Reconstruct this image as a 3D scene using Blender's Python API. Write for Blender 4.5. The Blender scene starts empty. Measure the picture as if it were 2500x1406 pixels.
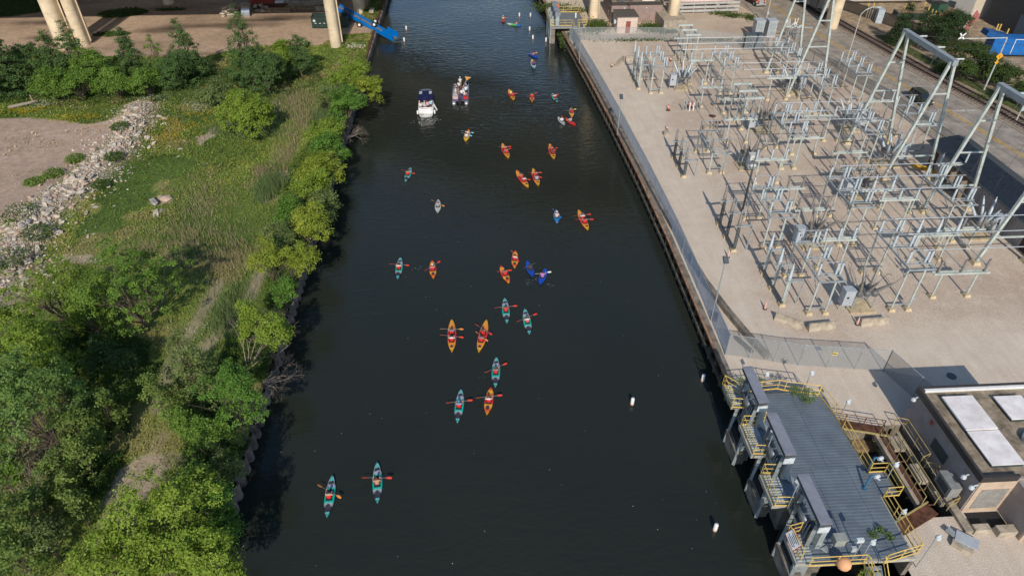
import bpy, bmesh, math, random
import numpy as np
from mathutils import Vector, Matrix, Euler
R = math.radians
scene = bpy.context.scene
COL = scene.collection
# ---------------- camera, sky, sun, exposure ----------------
CAM_H, PITCH, YAW, FPX = 45.0, R(38.5), R(3.3), 1650.0
cam_data = bpy.data.cameras.new('camera')
cam_data.sensor_width = 36.0
cam_data.lens = 36.0 * FPX / 2500.0
cam_data.clip_end = 3000.0
cam = bpy.data.objects.new('camera', cam_data)
COL.objects.link(cam)
cam.location = (0, 0, CAM_H)
cam.rotation_euler = (math.pi / 2 - PITCH, 0, -YAW)
scene.camera = cam
SUN_EL, SUN_AZ = R(34.5), R(2.0)        # the sun stands behind the camera, shadows run up the river
world = bpy.data.worlds.new('World'); scene.world = world; world.use_nodes = True
wn = world.node_tree.nodes; wn.clear()
sky = wn.new('ShaderNodeTexSky'); sky.sky_type = 'NISHITA'; sky.sun_disc = False
sky.sun_elevation = SUN_EL; sky.sun_rotation = math.pi + SUN_AZ; sky.air_density = 1.0; sky.dust_density = 0.3; sky.ozone_density = 2.0
bg = wn.new('ShaderNodeBackground'); bg.inputs[1].default_value = 0.125
wo = wn.new('ShaderNodeOutputWorld')
world.node_tree.links.new(sky.outputs[0], bg.inputs[0]); world.node_tree.links.new(bg.outputs[0], wo.inputs[0])
sl = bpy.data.lights.new('sun', 'SUN'); sl.energy = 3.7; sl.angle = R(0.6); sl.color = (1.0, 0.92, 0.80)
sun = bpy.data.objects.new('sun', sl); COL.objects.link(sun)
ld = Vector((math.sin(SUN_AZ) * math.cos(SUN_EL), math.cos(SUN_AZ) * math.cos(SUN_EL), -math.sin(SUN_EL)))
sun.rotation_euler = ld.to_track_quat('-Z', 'Y').to_euler()
sun.location = (0, -40, 80)
vs = scene.view_settings
vs.view_transform = 'Standard'; vs.look = 'None'; vs.gamma = 1.0; vs.exposure = 0.18; vs.use_curve_mapping = False

# ---------------- surveying: a sight line met with a level gives a place on the ground ----------------
def at(px, py, z=2.0):
    x = (px - 1250) / FPX; y = -(py - 703) / FPX
    dx, dy, dz = x, math.cos(PITCH) + y * math.sin(PITCH), -math.sin(PITCH) + y * math.cos(PITCH)
    X = dx * math.cos(YAW) + dy * math.sin(YAW); Y = -dx * math.sin(YAW) + dy * math.cos(YAW)
    t = (z - CAM_H) / dz
    return Vector((X * t, Y * t, z))
def seen(X, Y, Z):
    x = X * math.cos(YAW) - Y * math.sin(YAW); y = X * math.sin(YAW) + Y * math.cos(YAW); z = Z - CAM_H
    dep = y * math.cos(PITCH) - z * math.sin(PITCH); up = y * math.sin(PITCH) + z * math.cos(PITCH)
    return 1250 + FPX * x / dep, 703 - FPX * up / dep

# ---------------- materials ----------------
def lin(c):
    return tuple(((v / 255) / 12.92 if v / 255 <= 0.04045 else ((v / 255 + 0.055) / 1.055) ** 2.4) for v in c)
MATS = {}
def mat(name, c, rough=0.7, metal=0.0, var=0.15, scale=3.0, bump=0.0, bscale=20.0, spec=0.4, c2=None, obj=True):
    if name in MATS: return MATS[name]
    m = bpy.data.materials.new(name); m.use_nodes = True
    nt = m.node_tree; n = nt.nodes; L = nt.links
    b = n['Principled BSDF']
    b.inputs['Roughness'].default_value = rough; b.inputs['Metallic'].default_value = metal
    b.inputs['Specular IOR Level'].default_value = spec
    tc = n.new('ShaderNodeTexCoord')
    geo = n.new('ShaderNodeNewGeometry')
    src = tc.outputs['Object'] if obj else geo.outputs['Position']
    nz = n.new('ShaderNodeTexNoise'); nz.inputs['Scale'].default_value = scale; nz.inputs['Detail'].default_value = 6; nz.inputs['Roughness'].default_value = 0.65
    L.new(src, nz.inputs['Vector'])
    cr = n.new('ShaderNodeMix'); cr.data_type = 'RGBA'
    if c2 is None: c2 = tuple(max(0, v * (1 - var * 1.6)) for v in c)
    c1 = tuple(min(1, v * (1 + var * 0.6)) for v in c)
    cr.inputs[6].default_value = (*c2, 1); cr.inputs[7].default_value = (*c1, 1)
    mp = n.new('ShaderNodeMapRange'); mp.inputs[1].default_value = 0.35; mp.inputs[2].default_value = 0.65
    L.new(nz.outputs[0], mp.inputs[0]); L.new(mp.outputs[0], cr.inputs[0]); L.new(cr.outputs[2], b.inputs['Base Color'])
    if bump > 0:
        n2 = n.new('ShaderNodeTexNoise'); n2.inputs['Scale'].default_value = bscale; n2.inputs['Detail'].default_value = 3
        L.new(src, n2.inputs['Vector'])
        bp = n.new('ShaderNodeBump'); bp.inputs['Strength'].default_value = bump; bp.inputs['Distance'].default_value = 0.05
        L.new(n2.outputs[0], bp.inputs['Height']); L.new(bp.outputs[0], b.inputs['Normal'])
    MATS[name] = m
    return m
def attr_mat(name, rough=0.75, translucent=0.0, noise=0.0, nscale=1.5, bump=0.0, bscale=8.0, spec=0.25):
    m = bpy.data.materials.new(name); m.use_nodes = True
    nt = m.node_tree; n = nt.nodes; L = nt.links
    b = n['Principled BSDF']; b.inputs['Roughness'].default_value = rough; b.inputs['Specular IOR Level'].default_value = spec
    a = n.new('ShaderNodeAttribute'); a.attribute_name = 'tint'
    col = a.outputs['Color']
    geo = n.new('ShaderNodeNewGeometry')
    if noise > 0:
        for sc, k in ((nscale, noise), (nscale * 6, noise * 0.8)):
            nz = n.new('ShaderNodeTexNoise'); nz.inputs['Scale'].default_value = sc; nz.inputs['Detail'].default_value = 6; nz.inputs['Roughness'].default_value = 0.7
            L.new(geo.outputs['Position'], nz.inputs['Vector'])
            mr = n.new('ShaderNodeMapRange'); mr.inputs[1].default_value = 0.3; mr.inputs[2].default_value = 0.7
            mr.inputs[3].default_value = 1 - k; mr.inputs[4].default_value = 1 + k * 0.7
            L.new(nz.outputs[0], mr.inputs[0])
            mm = n.new('ShaderNodeVectorMath'); mm.operation = 'SCALE'
            L.new(col, mm.inputs[0]); L.new(mr.outputs[0], mm.inputs[3]); col = mm.outputs[0]
    L.new(col, b.inputs['Base Color'])
    if bump > 0:
        n2 = n.new('ShaderNodeTexNoise'); n2.inputs['Scale'].default_value = bscale; n2.inputs['Detail'].default_value = 4
        L.new(geo.outputs['Position'], n2.inputs['Vector'])
        bp = n.new('ShaderNodeBump'); bp.inputs['Strength'].default_value = bump; bp.inputs['Distance'].default_value = 0.08
        L.new(n2.outputs[0], bp.inputs['Height']); L.new(bp.outputs[0], b.inputs['Normal'])
    if translucent > 0:
        t = n.new('ShaderNodeBsdfTranslucent'); mx = n.new('ShaderNodeMixShader'); mx.inputs[0].default_value = translucent
        L.new(col, t.inputs[0]); L.new(b.outputs[0], mx.inputs[1]); L.new(t.outputs[0], mx.inputs[2])
        L.new(mx.outputs[0], n['Material Output'].inputs['Surface'])
    return m
STEEL = mat('galvanised_steel', (0.40, 0.44, 0.45), 0.45, 0.35, 0.2, 2.0)
PALE = mat('pale_painted_steel', (0.48, 0.52, 0.48), 0.5, 0.1, 0.18, 1.5)
DSTEEL = mat('dark_steel', (0.10, 0.12, 0.13), 0.5, 0.4, 0.2, 3.0)
ALU = mat('aluminium_tube', (0.62, 0.64, 0.64), 0.35, 0.7, 0.08, 2.0)
PORC = mat('grey_porcelain', (0.44, 0.50, 0.54), 0.25, 0.0, 0.1, 5.0, spec=0.6)
BPORC = mat('brown_grey_porcelain', (0.22, 0.20, 0.18), 0.3, 0.0, 0.15, 5.0, spec=0.6)
CONC = mat('concrete', (0.40, 0.34, 0.26), 0.85, 0, 0.25, 1.5, 0.3, 25)
CONCD = mat('old_concrete', (0.22, 0.19, 0.155), 0.9, 0, 0.35, 0.9, 0.4, 15)
PADC = mat('footing_concrete', (0.50, 0.40, 0.25), 0.85, 0, 0.2, 2.0, 0.2, 30)
YEL = mat('safety_yellow', (0.66, 0.46, 0.12), 0.5, 0, 0.15, 4)
YELF = mat('faded_yellow', (0.42, 0.33, 0.14), 0.6, 0, 0.25, 4)
RUST = mat('rust', (0.13, 0.055, 0.030), 0.85, 0.1, 0.4, 3, 0.3, 30)
WHITE = mat('white_paint', (0.75, 0.75, 0.73), 0.4, 0, 0.06, 2)
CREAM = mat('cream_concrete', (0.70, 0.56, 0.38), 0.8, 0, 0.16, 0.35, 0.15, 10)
CREAMD = mat('cream_concrete_shade_joint', (0.40, 0.36, 0.27), 0.8, 0, 0.12, 0.6, 0.1, 10)  # shade of the column backs put into the colour; also the joints
CABG = mat('cabinet_grey', (0.42, 0.45, 0.48), 0.45, 0.1, 0.08, 2)
BLACK = mat('black_rubber', (0.02, 0.02, 0.022), 0.6, 0, 0.1, 4)
GLASS = mat('dark_glass', (0.015, 0.02, 0.025), 0.08, 0, 0.0, 1, spec=0.8)
WOOD = mat('timber', (0.28, 0.19, 0.11), 0.85, 0, 0.35, 3, 0.3, 20)
BARK = mat('bark', (0.13, 0.10, 0.075), 0.95, 0, 0.3, 8, 0.5, 20)
DEADW = mat('dead_wood', (0.30, 0.24, 0.19), 0.95, 0, 0.25, 8)
ORNG = mat('orange_plastic', (0.75, 0.16, 0.04), 0.45, 0, 0.08, 3)
PINK = mat('faded_cone', (0.72, 0.42, 0.36), 0.5, 0, 0.1, 3)
REDP = mat('red_paint', (0.38, 0.06, 0.04), 0.5, 0, 0.2, 3)
BLUEP = mat('blue_paint', (0.01, 0.13, 0.42), 0.4, 0, 0.12, 2)

# ---------------- mesh builder ----------------
class MB:
    def __init__(s): s.v = []; s.f = []; s.m = []
    def add(s, vs_, fs, mi=0):
        k = len(s.v); s.v.extend([tuple(v) for v in vs_])
        s.f.extend([tuple(i + k for i in f) for f in fs]); s.m.extend([mi] * len(fs)); return s
    def box(s, c, d, rz=0.0, mi=0, M=None):
        x, y, z = d[0] / 2, d[1] / 2, d[2] / 2
        P8 = [Vector((a * x, b * y, e * z)) for e in (-1, 1) for a, b in ((-1, -1), (1, -1), (1, 1), (-1, 1))]
        if M is None: M = Matrix.Rotation(rz, 3, 'Z')
        c = Vector(c)
        return s.add([M @ p + c for p in P8], [(3, 2, 1, 0), (4, 5, 6, 7), (0, 1, 5, 4), (1, 2, 6, 5), (2, 3, 7, 6), (3, 0, 4, 7)], mi)
    def bx(s, x0, x1, y0, y1, z0, z1, mi=0):
        return s.box(((x0 + x1) / 2, (y0 + y1) / 2, (z0 + z1) / 2), (x1 - x0, y1 - y0, z1 - z0), 0, mi)
    def bar(s, p, q, w=0.1, h=None, mi=0):
        p, q = Vector(p), Vector(q); h = h or w; d = q - p; L = d.length
        if L < 1e-6: return s
        M = d.to_track_quat('Y', 'Z').to_matrix()
        return s.box((p + q) / 2, (w, L, h), 0, mi, M)
    def tube(s, p, q, r=0.05, n=8, r2=None, caps=True, mi=0):
        p, q = Vector(p), Vector(q); d = q - p
        if d.length < 1e-6: return s
        r2 = r if r2 is None else r2
        M = d.to_track_quat('Z', 'Y').to_matrix()
        ring = [Vector((math.cos(2 * math.pi * i / n), math.sin(2 * math.pi * i / n), 0)) for i in range(n)]
        vs_ = [p + M @ (a * r) for a in ring] + [q + M @ (a * r2) for a in ring]
        fs = [(i, (i + 1) % n, n + (i + 1) % n, n + i) for i in range(n)]
        if caps: fs += [tuple(range(n - 1, -1, -1)), tuple(range(n, 2 * n))]
        return s.add(vs_, fs, mi)
    def path(s, pts, r=0.05, n=6, mi=0):
        for a, b in zip(pts[:-1], pts[1:]): s.tube(a, b, r, n, mi=mi)
        return s
    def lathe(s, prof, p=(0, 0, 0), axis=(0, 0, 1), n=10, mi=0):
        M = Vector(axis).to_track_quat('Z', 'Y').to_matrix(); p = Vector(p)
        vs_ = []
        for r, z in prof:
            for i in range(n):
                a = 2 * math.pi * i / n; vs_.append(p + M @ Vector((r * math.cos(a), r * math.sin(a), z)))
        fs = []
        for k in range(len(prof) - 1):
            for i in range(n):
                fs.append((k * n + i, k * n + (i + 1) % n, (k + 1) * n + (i + 1) % n, (k + 1) * n + i))
        fs += [tuple(range(n - 1, -1, -1)), tuple(range((len(prof) - 1) * n, len(prof) * n))]
        return s.add(vs_, fs, mi)
    def prism(s, poly, z0, z1, mi=0):
        n = len(poly); A = sum(poly[i][0] * poly[(i + 1) % n][1] - poly[(i + 1) % n][0] * poly[i][1] for i in range(n))
        if A < 0: poly = poly[::-1]
        vs_ = [(x, y, z0) for x, y in poly] + [(x, y, z1) for x, y in poly]
        fs = [(i, (i + 1) % n, n + (i + 1) % n, n + i) for i in range(n)] + [tuple(range(n - 1, -1, -1)), tuple(range(n, 2 * n))]
        return s.add(vs_, fs, mi)
    def mesh(s, name):
        me = bpy.data.meshes.new(name); me.from_pydata(s.v, [], s.f); me.update()
        if any(s.m): me.polygons.foreach_set('material_index', s.m)
        return me
    def build(s, name, m, parent=None, smooth=False):
        me = s.mesh(name)
        for x in (m if isinstance(m, (list, tuple)) else [m]): me.materials.append(x)
        if smooth: me.polygons.foreach_set('use_smooth', [True] * len(me.polygons))
        o = bpy.data.objects.new(name, me); COL.objects.link(o); o.parent = parent
        return o
def tag(o, label=None, cat=None, group=None, kind=None):
    if label: o['label'] = label
    if cat: o['category'] = cat
    if group: o['group'] = group
    if kind: o['kind'] = kind
    return o
def thing(name, loc, label, cat, rz=0.0, group=None):
    o = bpy.data.objects.new(name, None); COL.objects.link(o); o.empty_display_size = 0.3
    o.location = loc; o.rotation_euler = (0, 0, rz)
    return tag(o, label, cat, group)
def inst(name, me, parent=None, loc=(0, 0, 0), rot=(0, 0, 0), sc=(1, 1, 1)):
    o = bpy.data.objects.new(name, me); COL.objects.link(o); o.parent = parent
    o.location = loc; o.rotation_euler = rot; o.scale = sc if isinstance(sc, (tuple, list)) else (sc,) * 3
    return o
def copy_tree(o, parent=None):
    c = o.copy(); COL.objects.link(c); c.parent = parent
    for ch in list(o.children): copy_tree(ch, c)
    return c
def mesh_of(mb, name, m, smooth=False):
    me = mb.mesh(name)
    for x in (m if isinstance(m, (list, tuple)) else [m]): me.materials.append(x)
    if smooth: me.polygons.foreach_set('use_smooth', [True] * len(me.polygons))
    return me
def np_mesh(name, V, F, col=None, m=None, parent=None, smooth=False):
    # V (n,3), F (k,3|4) ; col per vertex
    me = bpy.data.meshes.new(name); n, k = len(V), len(F); w = F.shape[1]
    me.vertices.add(n); me.vertices.foreach_set('co', V.astype(np.float32).ravel())
    me.loops.add(k * w); me.loops.foreach_set('vertex_index', F.astype(np.int32).ravel())
    me.polygons.add(k); me.polygons.foreach_set('loop_start', np.arange(0, k * w, w, dtype=np.int32))
    try: me.polygons.foreach_set('loop_total', np.full(k, w, dtype=np.int32))
    except Exception: pass
    me.update(calc_edges=True)
    if smooth: me.polygons.foreach_set('use_smooth', np.ones(k, dtype=bool))
    if col is not None:
        a = me.color_attributes.new('tint', 'FLOAT_COLOR', 'POINT')
        c4 = np.ones((n, 4), np.float32); c4[:, :3] = col; a.data.foreach_set('color', c4.ravel())
    if m: me.materials.append(m)
    if parent == 'mesh': return me
    o = bpy.data.objects.new(name, me); COL.objects.link(o); o.parent = parent
    return o
def inpoly(X, Y, poly):
    c = np.zeros(X.shape, bool); n = len(poly); j = n - 1
    for i in range(n):
        xi, yi = poly[i]; xj, yj = poly[j]
        if yi != yj:
            c ^= ((yi > Y) != (yj > Y)) & (X < (xj - xi) * (Y - yi) / (yj - yi) + xi)
        j = i
    return c
def distline(X, Y, pts):
    d = np.full(X.shape, 1e9)
    for (x0, y0), (x1, y1) in zip(pts[:-1], pts[1:]):
        dx, dy = x1 - x0, y1 - y0; t = np.clip(((X - x0) * dx + (Y - y0) * dy) / (dx * dx + dy * dy + 1e-9), 0, 1)
        d = np.minimum(d, np.hypot(X - x0 - t * dx, Y - y0 - t * dy))
    return d
_rs = np.random.RandomState(5)
_oct = [(_rs.rand(64, 64), s) for s in (22.0, 9.0, 4.0, 1.8)]
def vnoise(X, Y, lo=0, hi=4):
    out = np.zeros(np.shape(X)); tot = 0
    for k in range(lo, hi):
        g, s = _oct[k]; x = np.asarray(X) / s + 31.7 * k; y = np.asarray(Y) / s + 17.3 * k
        xi = np.floor(x).astype(int); yi = np.floor(y).astype(int); fx = x - xi; fy = y - yi
        fx = fx * fx * (3 - 2 * fx); fy = fy * fy * (3 - 2 * fy)
        a = g[xi % 64, yi % 64]; b = g[(xi + 1) % 64, yi % 64]; c = g[xi % 64, (yi + 1) % 64]; d = g[(xi + 1) % 64, (yi + 1) % 64]
        w = 0.6 ** (k - lo); out += w * ((a * (1 - fx) + b * fx) * (1 - fy) + (c * (1 - fx) + d * fx) * fy); tot += w
    return out / tot
def xy(pts, z=2.0): return [tuple(at(a, b, z)[:2]) for a, b in pts]
# ================= WATER AND GROUND =================
def water_material():
    m = bpy.data.materials.new('river_water'); m.use_nodes = True; n = m.node_tree.nodes; L = m.node_tree.links
    b = n['Principled BSDF']; b.inputs['Roughness'].default_value = 0.09; b.inputs['IOR'].default_value = 1.333
    geo = n.new('ShaderNodeNewGeometry')
    nz = n.new('ShaderNodeTexNoise'); nz.inputs['Scale'].default_value = 0.06; nz.inputs['Detail'].default_value = 3; L.new(geo.outputs[0], nz.inputs['Vector'])
    mx = n.new('ShaderNodeMix'); mx.data_type = 'RGBA'; mx.inputs[6].default_value = (0.014, 0.019, 0.016, 1); mx.inputs[7].default_value = (0.024, 0.027, 0.021, 1)
    L.new(nz.outputs[0], mx.inputs[0]); L.new(mx.outputs[2], b.inputs['Base Color'])
    mp = n.new('ShaderNodeMapping'); mp.inputs['Scale'].default_value = (0.55, 1.25, 1); mp.inputs['Rotation'].default_value = (0, 0, R(6)); L.new(geo.outputs[0], mp.inputs[0])
    h = None
    for sc, k, det in ((1.1, 1.0, 2), (3.1, 0.42, 3)):
        a = n.new('ShaderNodeTexNoise'); a.inputs['Scale'].default_value = sc; a.inputs['Detail'].default_value = det; a.inputs['Distortion'].default_value = 0.4
        L.new(mp.outputs[0], a.inputs['Vector'])
        q = n.new('ShaderNodeMath'); q.operation = 'MULTIPLY'; q.inputs[1].default_value = k; L.new(a.outputs[0], q.inputs[0])
        if h is None: h = q.outputs[0]
        else:
            s = n.new('ShaderNodeMath'); s.operation = 'ADD'; L.new(h, s.inputs[0]); L.new(q.outputs[0], s.inputs[1]); h = s.outputs[0]
    rr1 = n.new('ShaderNodeMapRange'); rr1.inputs[1].default_value = .35; rr1.inputs[2].default_value = .65; rr1.inputs[3].default_value = .05; rr1.inputs[4].default_value = .17; rn = n.new('ShaderNodeTexNoise'); rn.inputs['Scale'].default_value = .09; rn.inputs['Detail'].default_value = 4; L.new(mp.outputs[0], rn.inputs['Vector']); L.new(rn.outputs[0], rr1.inputs[0]); L.new(rr1.outputs[0], b.inputs['Roughness'])
    # wind puffs: calmer and rougher patches
    w = n.new('ShaderNodeTexNoise'); w.inputs['Scale'].default_value = 0.05; w.inputs['Detail'].default_value = 2; L.new(geo.outputs[0], w.inputs['Vector'])
    mr = n.new('ShaderNodeMapRange'); mr.inputs[1].default_value = 0.35; mr.inputs[2].default_value = 0.65; mr.inputs[3].default_value = 0.35; mr.inputs[4].default_value = 1.0; L.new(w.outputs[0], mr.inputs[0])
    bp = n.new('ShaderNodeBump'); bp.inputs['Distance'].default_value = 0.075
    L.new(mr.outputs[0], bp.inputs['Strength']); L.new(h, bp.inputs['Height']); L.new(bp.outputs[0], b.inputs['Normal'])
    return m
wm = MB(); wm.add([(-45, -60, 0), (60, -60, 0), (60, 400, 0), (-45, 400, 0)], [(0, 1, 2, 3)])
tag(wm.build('water', water_material()), kind='structure')
base = MB(); base.add([(-1500, -900, -2.5), (1500, -900, -2.5), (1500, 2200, -2.5), (-1500, 2200, -2.5)], [(0, 1, 2, 3)])
tag(base.build('riverbed', mat('mud', (0.05, 0.045, 0.035))), kind='structure')

WALLX = -19.25
# ---- left bank regions (world outlines) ----
SAND = xy([(-900, 170), (0, 128), (120, 135), (250, 138), (500, 140), (575, 122), (640, 112), (780, 112), (830, 86), (905, 79), (912, 60), (870, 60), (905, 0), (925, -120), (-900, -160)])
DIRT = xy([(-700, 290), (0, 288), (70, 288), (150, 296), (215, 305), (262, 296), (300, 286), (285, 330), (230, 380), (170, 425), (120, 470), (50, 525), (-20, 560), (-700, 640)])
RUB = xy([(345, 268), (325, 315), (290, 365), (255, 400), (215, 440), (160, 485), (105, 525), (70, 575), (40, 620), (15, 680), (-30, 740)])
TRAIL = [xy([(400, 1065), (345, 1170), (290, 1260), (215, 1390), (150, 1500)]), xy([(395, 1140), (350, 1230), (300, 1300), (250, 1400)]),
         xy([(640, 660), (612, 720), (560, 790), (500, 850)]), xy([(690, 420), (672, 455), (655, 490)]), xy([(540, 690), (500, 760), (455, 830), (420, 900), (385, 1000)])]
BARE = [xy([(280, 1150), (355, 1105), (365, 1135), (310, 1220), (240, 1330), (225, 1320)]), xy([(370, 1105), (412, 1115), (415, 1155), (385, 1180), (300, 1290), (320, 1210)]),
        xy([(170, 620), (260, 625), (255, 640), (200, 640), (120, 640), (90, 700), (60, 745), (30, 740), (60, 690), (110, 640)]),
        xy([(480, 340), (520, 310), (538, 312), (530, 332), (500, 350), (485, 362)]), xy([(365, 500), (390, 485), (420, 488), (418, 500), (390, 508)])]
MOWN = xy([(215, 450), (320, 400), (430, 385), (480, 395), (440, 430), (300, 560), (200, 600), (185, 560)])
PUDDLES = [(at(535, 64)[0], at(535, 64)[1], 11, 1.6), (at(385, 76)[0], at(385, 76)[1], 4.5, 1.6), (at(100, 92)[0], at(100, 92)[1], 3.5, 1.4), (at(640, 50)[0], at(640, 50)[1], 6, .9), (at(710, 43)[0], at(710, 43)[1], 6, 1.6), (at(540, 132)[0], at(540, 132)[1], 12, .8), (at(115, 55)[0], at(115, 55)[1], 7, 1.5)]
GSPOT = [(at(275, 84)[0], at(275, 84)[1], 3.6, 1.5), (at(295, 33)[0], at(295, 33)[1], 5, 3), (at(50, 15)[0], at(50, 15)[1], 12, 7), (at(420, 24)[0], at(420, 24)[1], 3, 1), (at(830, 50)[0], at(830, 50)[1], 2.5, 1.5)]
def gz(x, y):
    x = np.asarray(x, float); y = np.asarray(y, float)
    z = 2.0 + 0.35 * (vnoise(x, y, 1, 4) - 0.5)
    d = distline(x, y, RUB)
    z = z + 1.0 * np.exp(-(d / 2.6) ** 2) + 0.7 * np.exp(-((x + 34) / 7) ** 2 - ((y - 62) / 16) ** 2)
    z = np.where(inpoly(x, y, SAND) | inpoly(x, y, DIRT), 2.0 + (z - 2) * 0.35, z)
    e = np.clip((WALLX - 0.15 - x) / 2.0, 0, 1)
    return 1.55 * (1 - e) + z * e
def gzz(x, y): return float(gz(np.array([x]), np.array([y]))[0])
C = lambda *a: np.array(a, float)
def cover(x, y):
    """surface kinds on the left bank: 0 green .. ; returns colour and grass density"""
    n1 = vnoise(x, y, 0, 3); n2 = vnoise(x + 50, y - 20, 1, 4); n3 = vnoise(x - 90, y + 33, 2, 4)
    g1, g2, g3, dry = C(0.095, 0.145, 0.028), C(0.185, 0.225, 0.045), C(0.060, 0.100, 0.024), C(0.28, 0.225, 0.10)
    t = np.clip((n1 - 0.35) * 3.2, 0, 1)[:, None]; u = np.clip((n2 - 0.45) * 3.5, 0, 1)[:, None]
    col = g1 * (1 - t) + g2 * t; col = col * (1 - 0.45 * u) + g3 * 0.45 * u
    d_ = np.clip((n3 - 0.55) * 5, 0, 1)[:, None] * 0.55; col = col * (1 - d_) + dry * d_
    dens = np.ones(len(x))
    mown = inpoly(x + 3 * (n3 - .5), y + 4 * (n2 - .5), MOWN) & (n3 < .62); col[mown] = C(0.082, 0.128, 0.024) * (.8 + .4 * n2[mown][:, None]); dens[mown] = 0.8
    soil = C(0.38, 0.30, 0.215)
    sand = inpoly(x, y, SAND); dirt = inpoly(x, y, DIRT)
    for tr in TRAIL:
        d = distline(x, y, tr) + 0.9 * (n3 - 0.5); k = np.clip(1.2 - d / 0.75, 0, 1); col = col * (1 - 0.75 * k[:, None]) + soil * 0.85 * 0.75 * k[:, None]; dens *= 1 - 0.9 * k
    for b in BARE:
        k = (inpoly(x + 1.2 * (n3 - 0.5), y + 1.2 * (n2 - 0.5), b)).astype(float); col = col * (1 - 0.85 * k[:, None]) + soil * 0.85 * k[:, None]; dens *= 1 - 0.85 * k
    k = np.clip(1.35 - distline(x, y, RUB) / 2.6, 0, 1); col = col * (1 - k[:, None]) + C(0.34, 0.28, 0.21) * k[:, None]; dens *= 1 - 0.85 * k
    sc = C(0.46, 0.33, 0.23)[None, :] * (0.84 + 0.32 * n1[:, None]); sc = sc * (1 - 0.22 * u)
    for px, py, rx, ry in PUDDLES:
        k = np.clip(1.4 - np.hypot((x - px) / rx, (y - py) / ry) + (n3 - 0.5) * 0.9, 0, 1)[:, None]; sc = sc * (1 - 0.62 * k)
    k = np.clip((vnoise(x * 0.4, y * 1.6, 1, 4) - 0.56) * 5, 0, 1)[:, None]; sc = sc * (1 - 0.25 * k)
    col = np.where(sand[:, None], sc, col); dens = np.where(sand, 0.0, dens)
    for px, py, rx, ry in GSPOT:
        k = (np.hypot((x - px) / rx, (y - py) / ry) + (n3 - 0.5) * 0.5 < 1); col[k] = C(0.05, 0.085, 0.02); dens[k] = 1.0
    dc = C(0.40, 0.29, 0.215)[None, :] * (0.86 + 0.3 * n2[:, None])
    weed = np.clip((vnoise(x + 11, y * 2.2, 1, 4) - 0.52) * 7, 0, 1) * np.clip((y - 92) / 10, 0.25, 1)
    dc = dc * (1 - 0.6 * weed[:, None]) + C(0.10, 0.12, 0.03) * 0.6 * weed[:, None]
    col = np.where(dirt[:, None], dc, col); dens = np.where(dirt, 0.5 * weed, dens)
    return col, dens
def bank_mesh():
    xs = np.concatenate([np.arange(-420, -112, 22.0), np.arange(-112, WALLX + 0.3, 0.55)]); xs[-1] = WALLX
    ys = np.concatenate([np.arange(-40, 14, 9.0), np.arange(14, 168, 0.55), np.arange(168, 420, 18.0)])
    X, Y = np.meshgrid(xs, ys); x, y = X.ravel(), Y.ravel(); z = gz(x, y)
    col, _ = cover(x, y)
    nx, ny = len(xs), len(ys); i = np.arange(ny - 1)[:, None] * nx + np.arange(nx - 1)[None, :]; i = i.ravel()
    F = np.stack([i, i + 1, i + nx + 1, i + nx], 1)
    o = np_mesh('left_bank_ground', np.stack([x, y, z], 1), F, col, attr_mat('bank_soil', 0.95, 0, 0.28, 1.3, 0.5, 5), smooth=True)
    tag(o, kind='structure')
bank_mesh()
# far land beyond the frame
for nm, (x0, x1, y0, y1) in dict(a=(-1500, -420, -900, 2200),).items():
    pass
g = MB(); g.bx(-1500, -19.3, 420, 1500, -1.5, 1.95); g.bx(-1500, -420.1, -600, 419.9, -1.5, 1.94); g.bx(-420, -19.4, -600, -40.1, -1.5, 1.93)
tag(g.build('outlying_land_left', mat('far_grass', (0.07, 0.09, 0.03), 0.95, 0, 0.4, 0.05, obj=False)), kind='structure')

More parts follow.
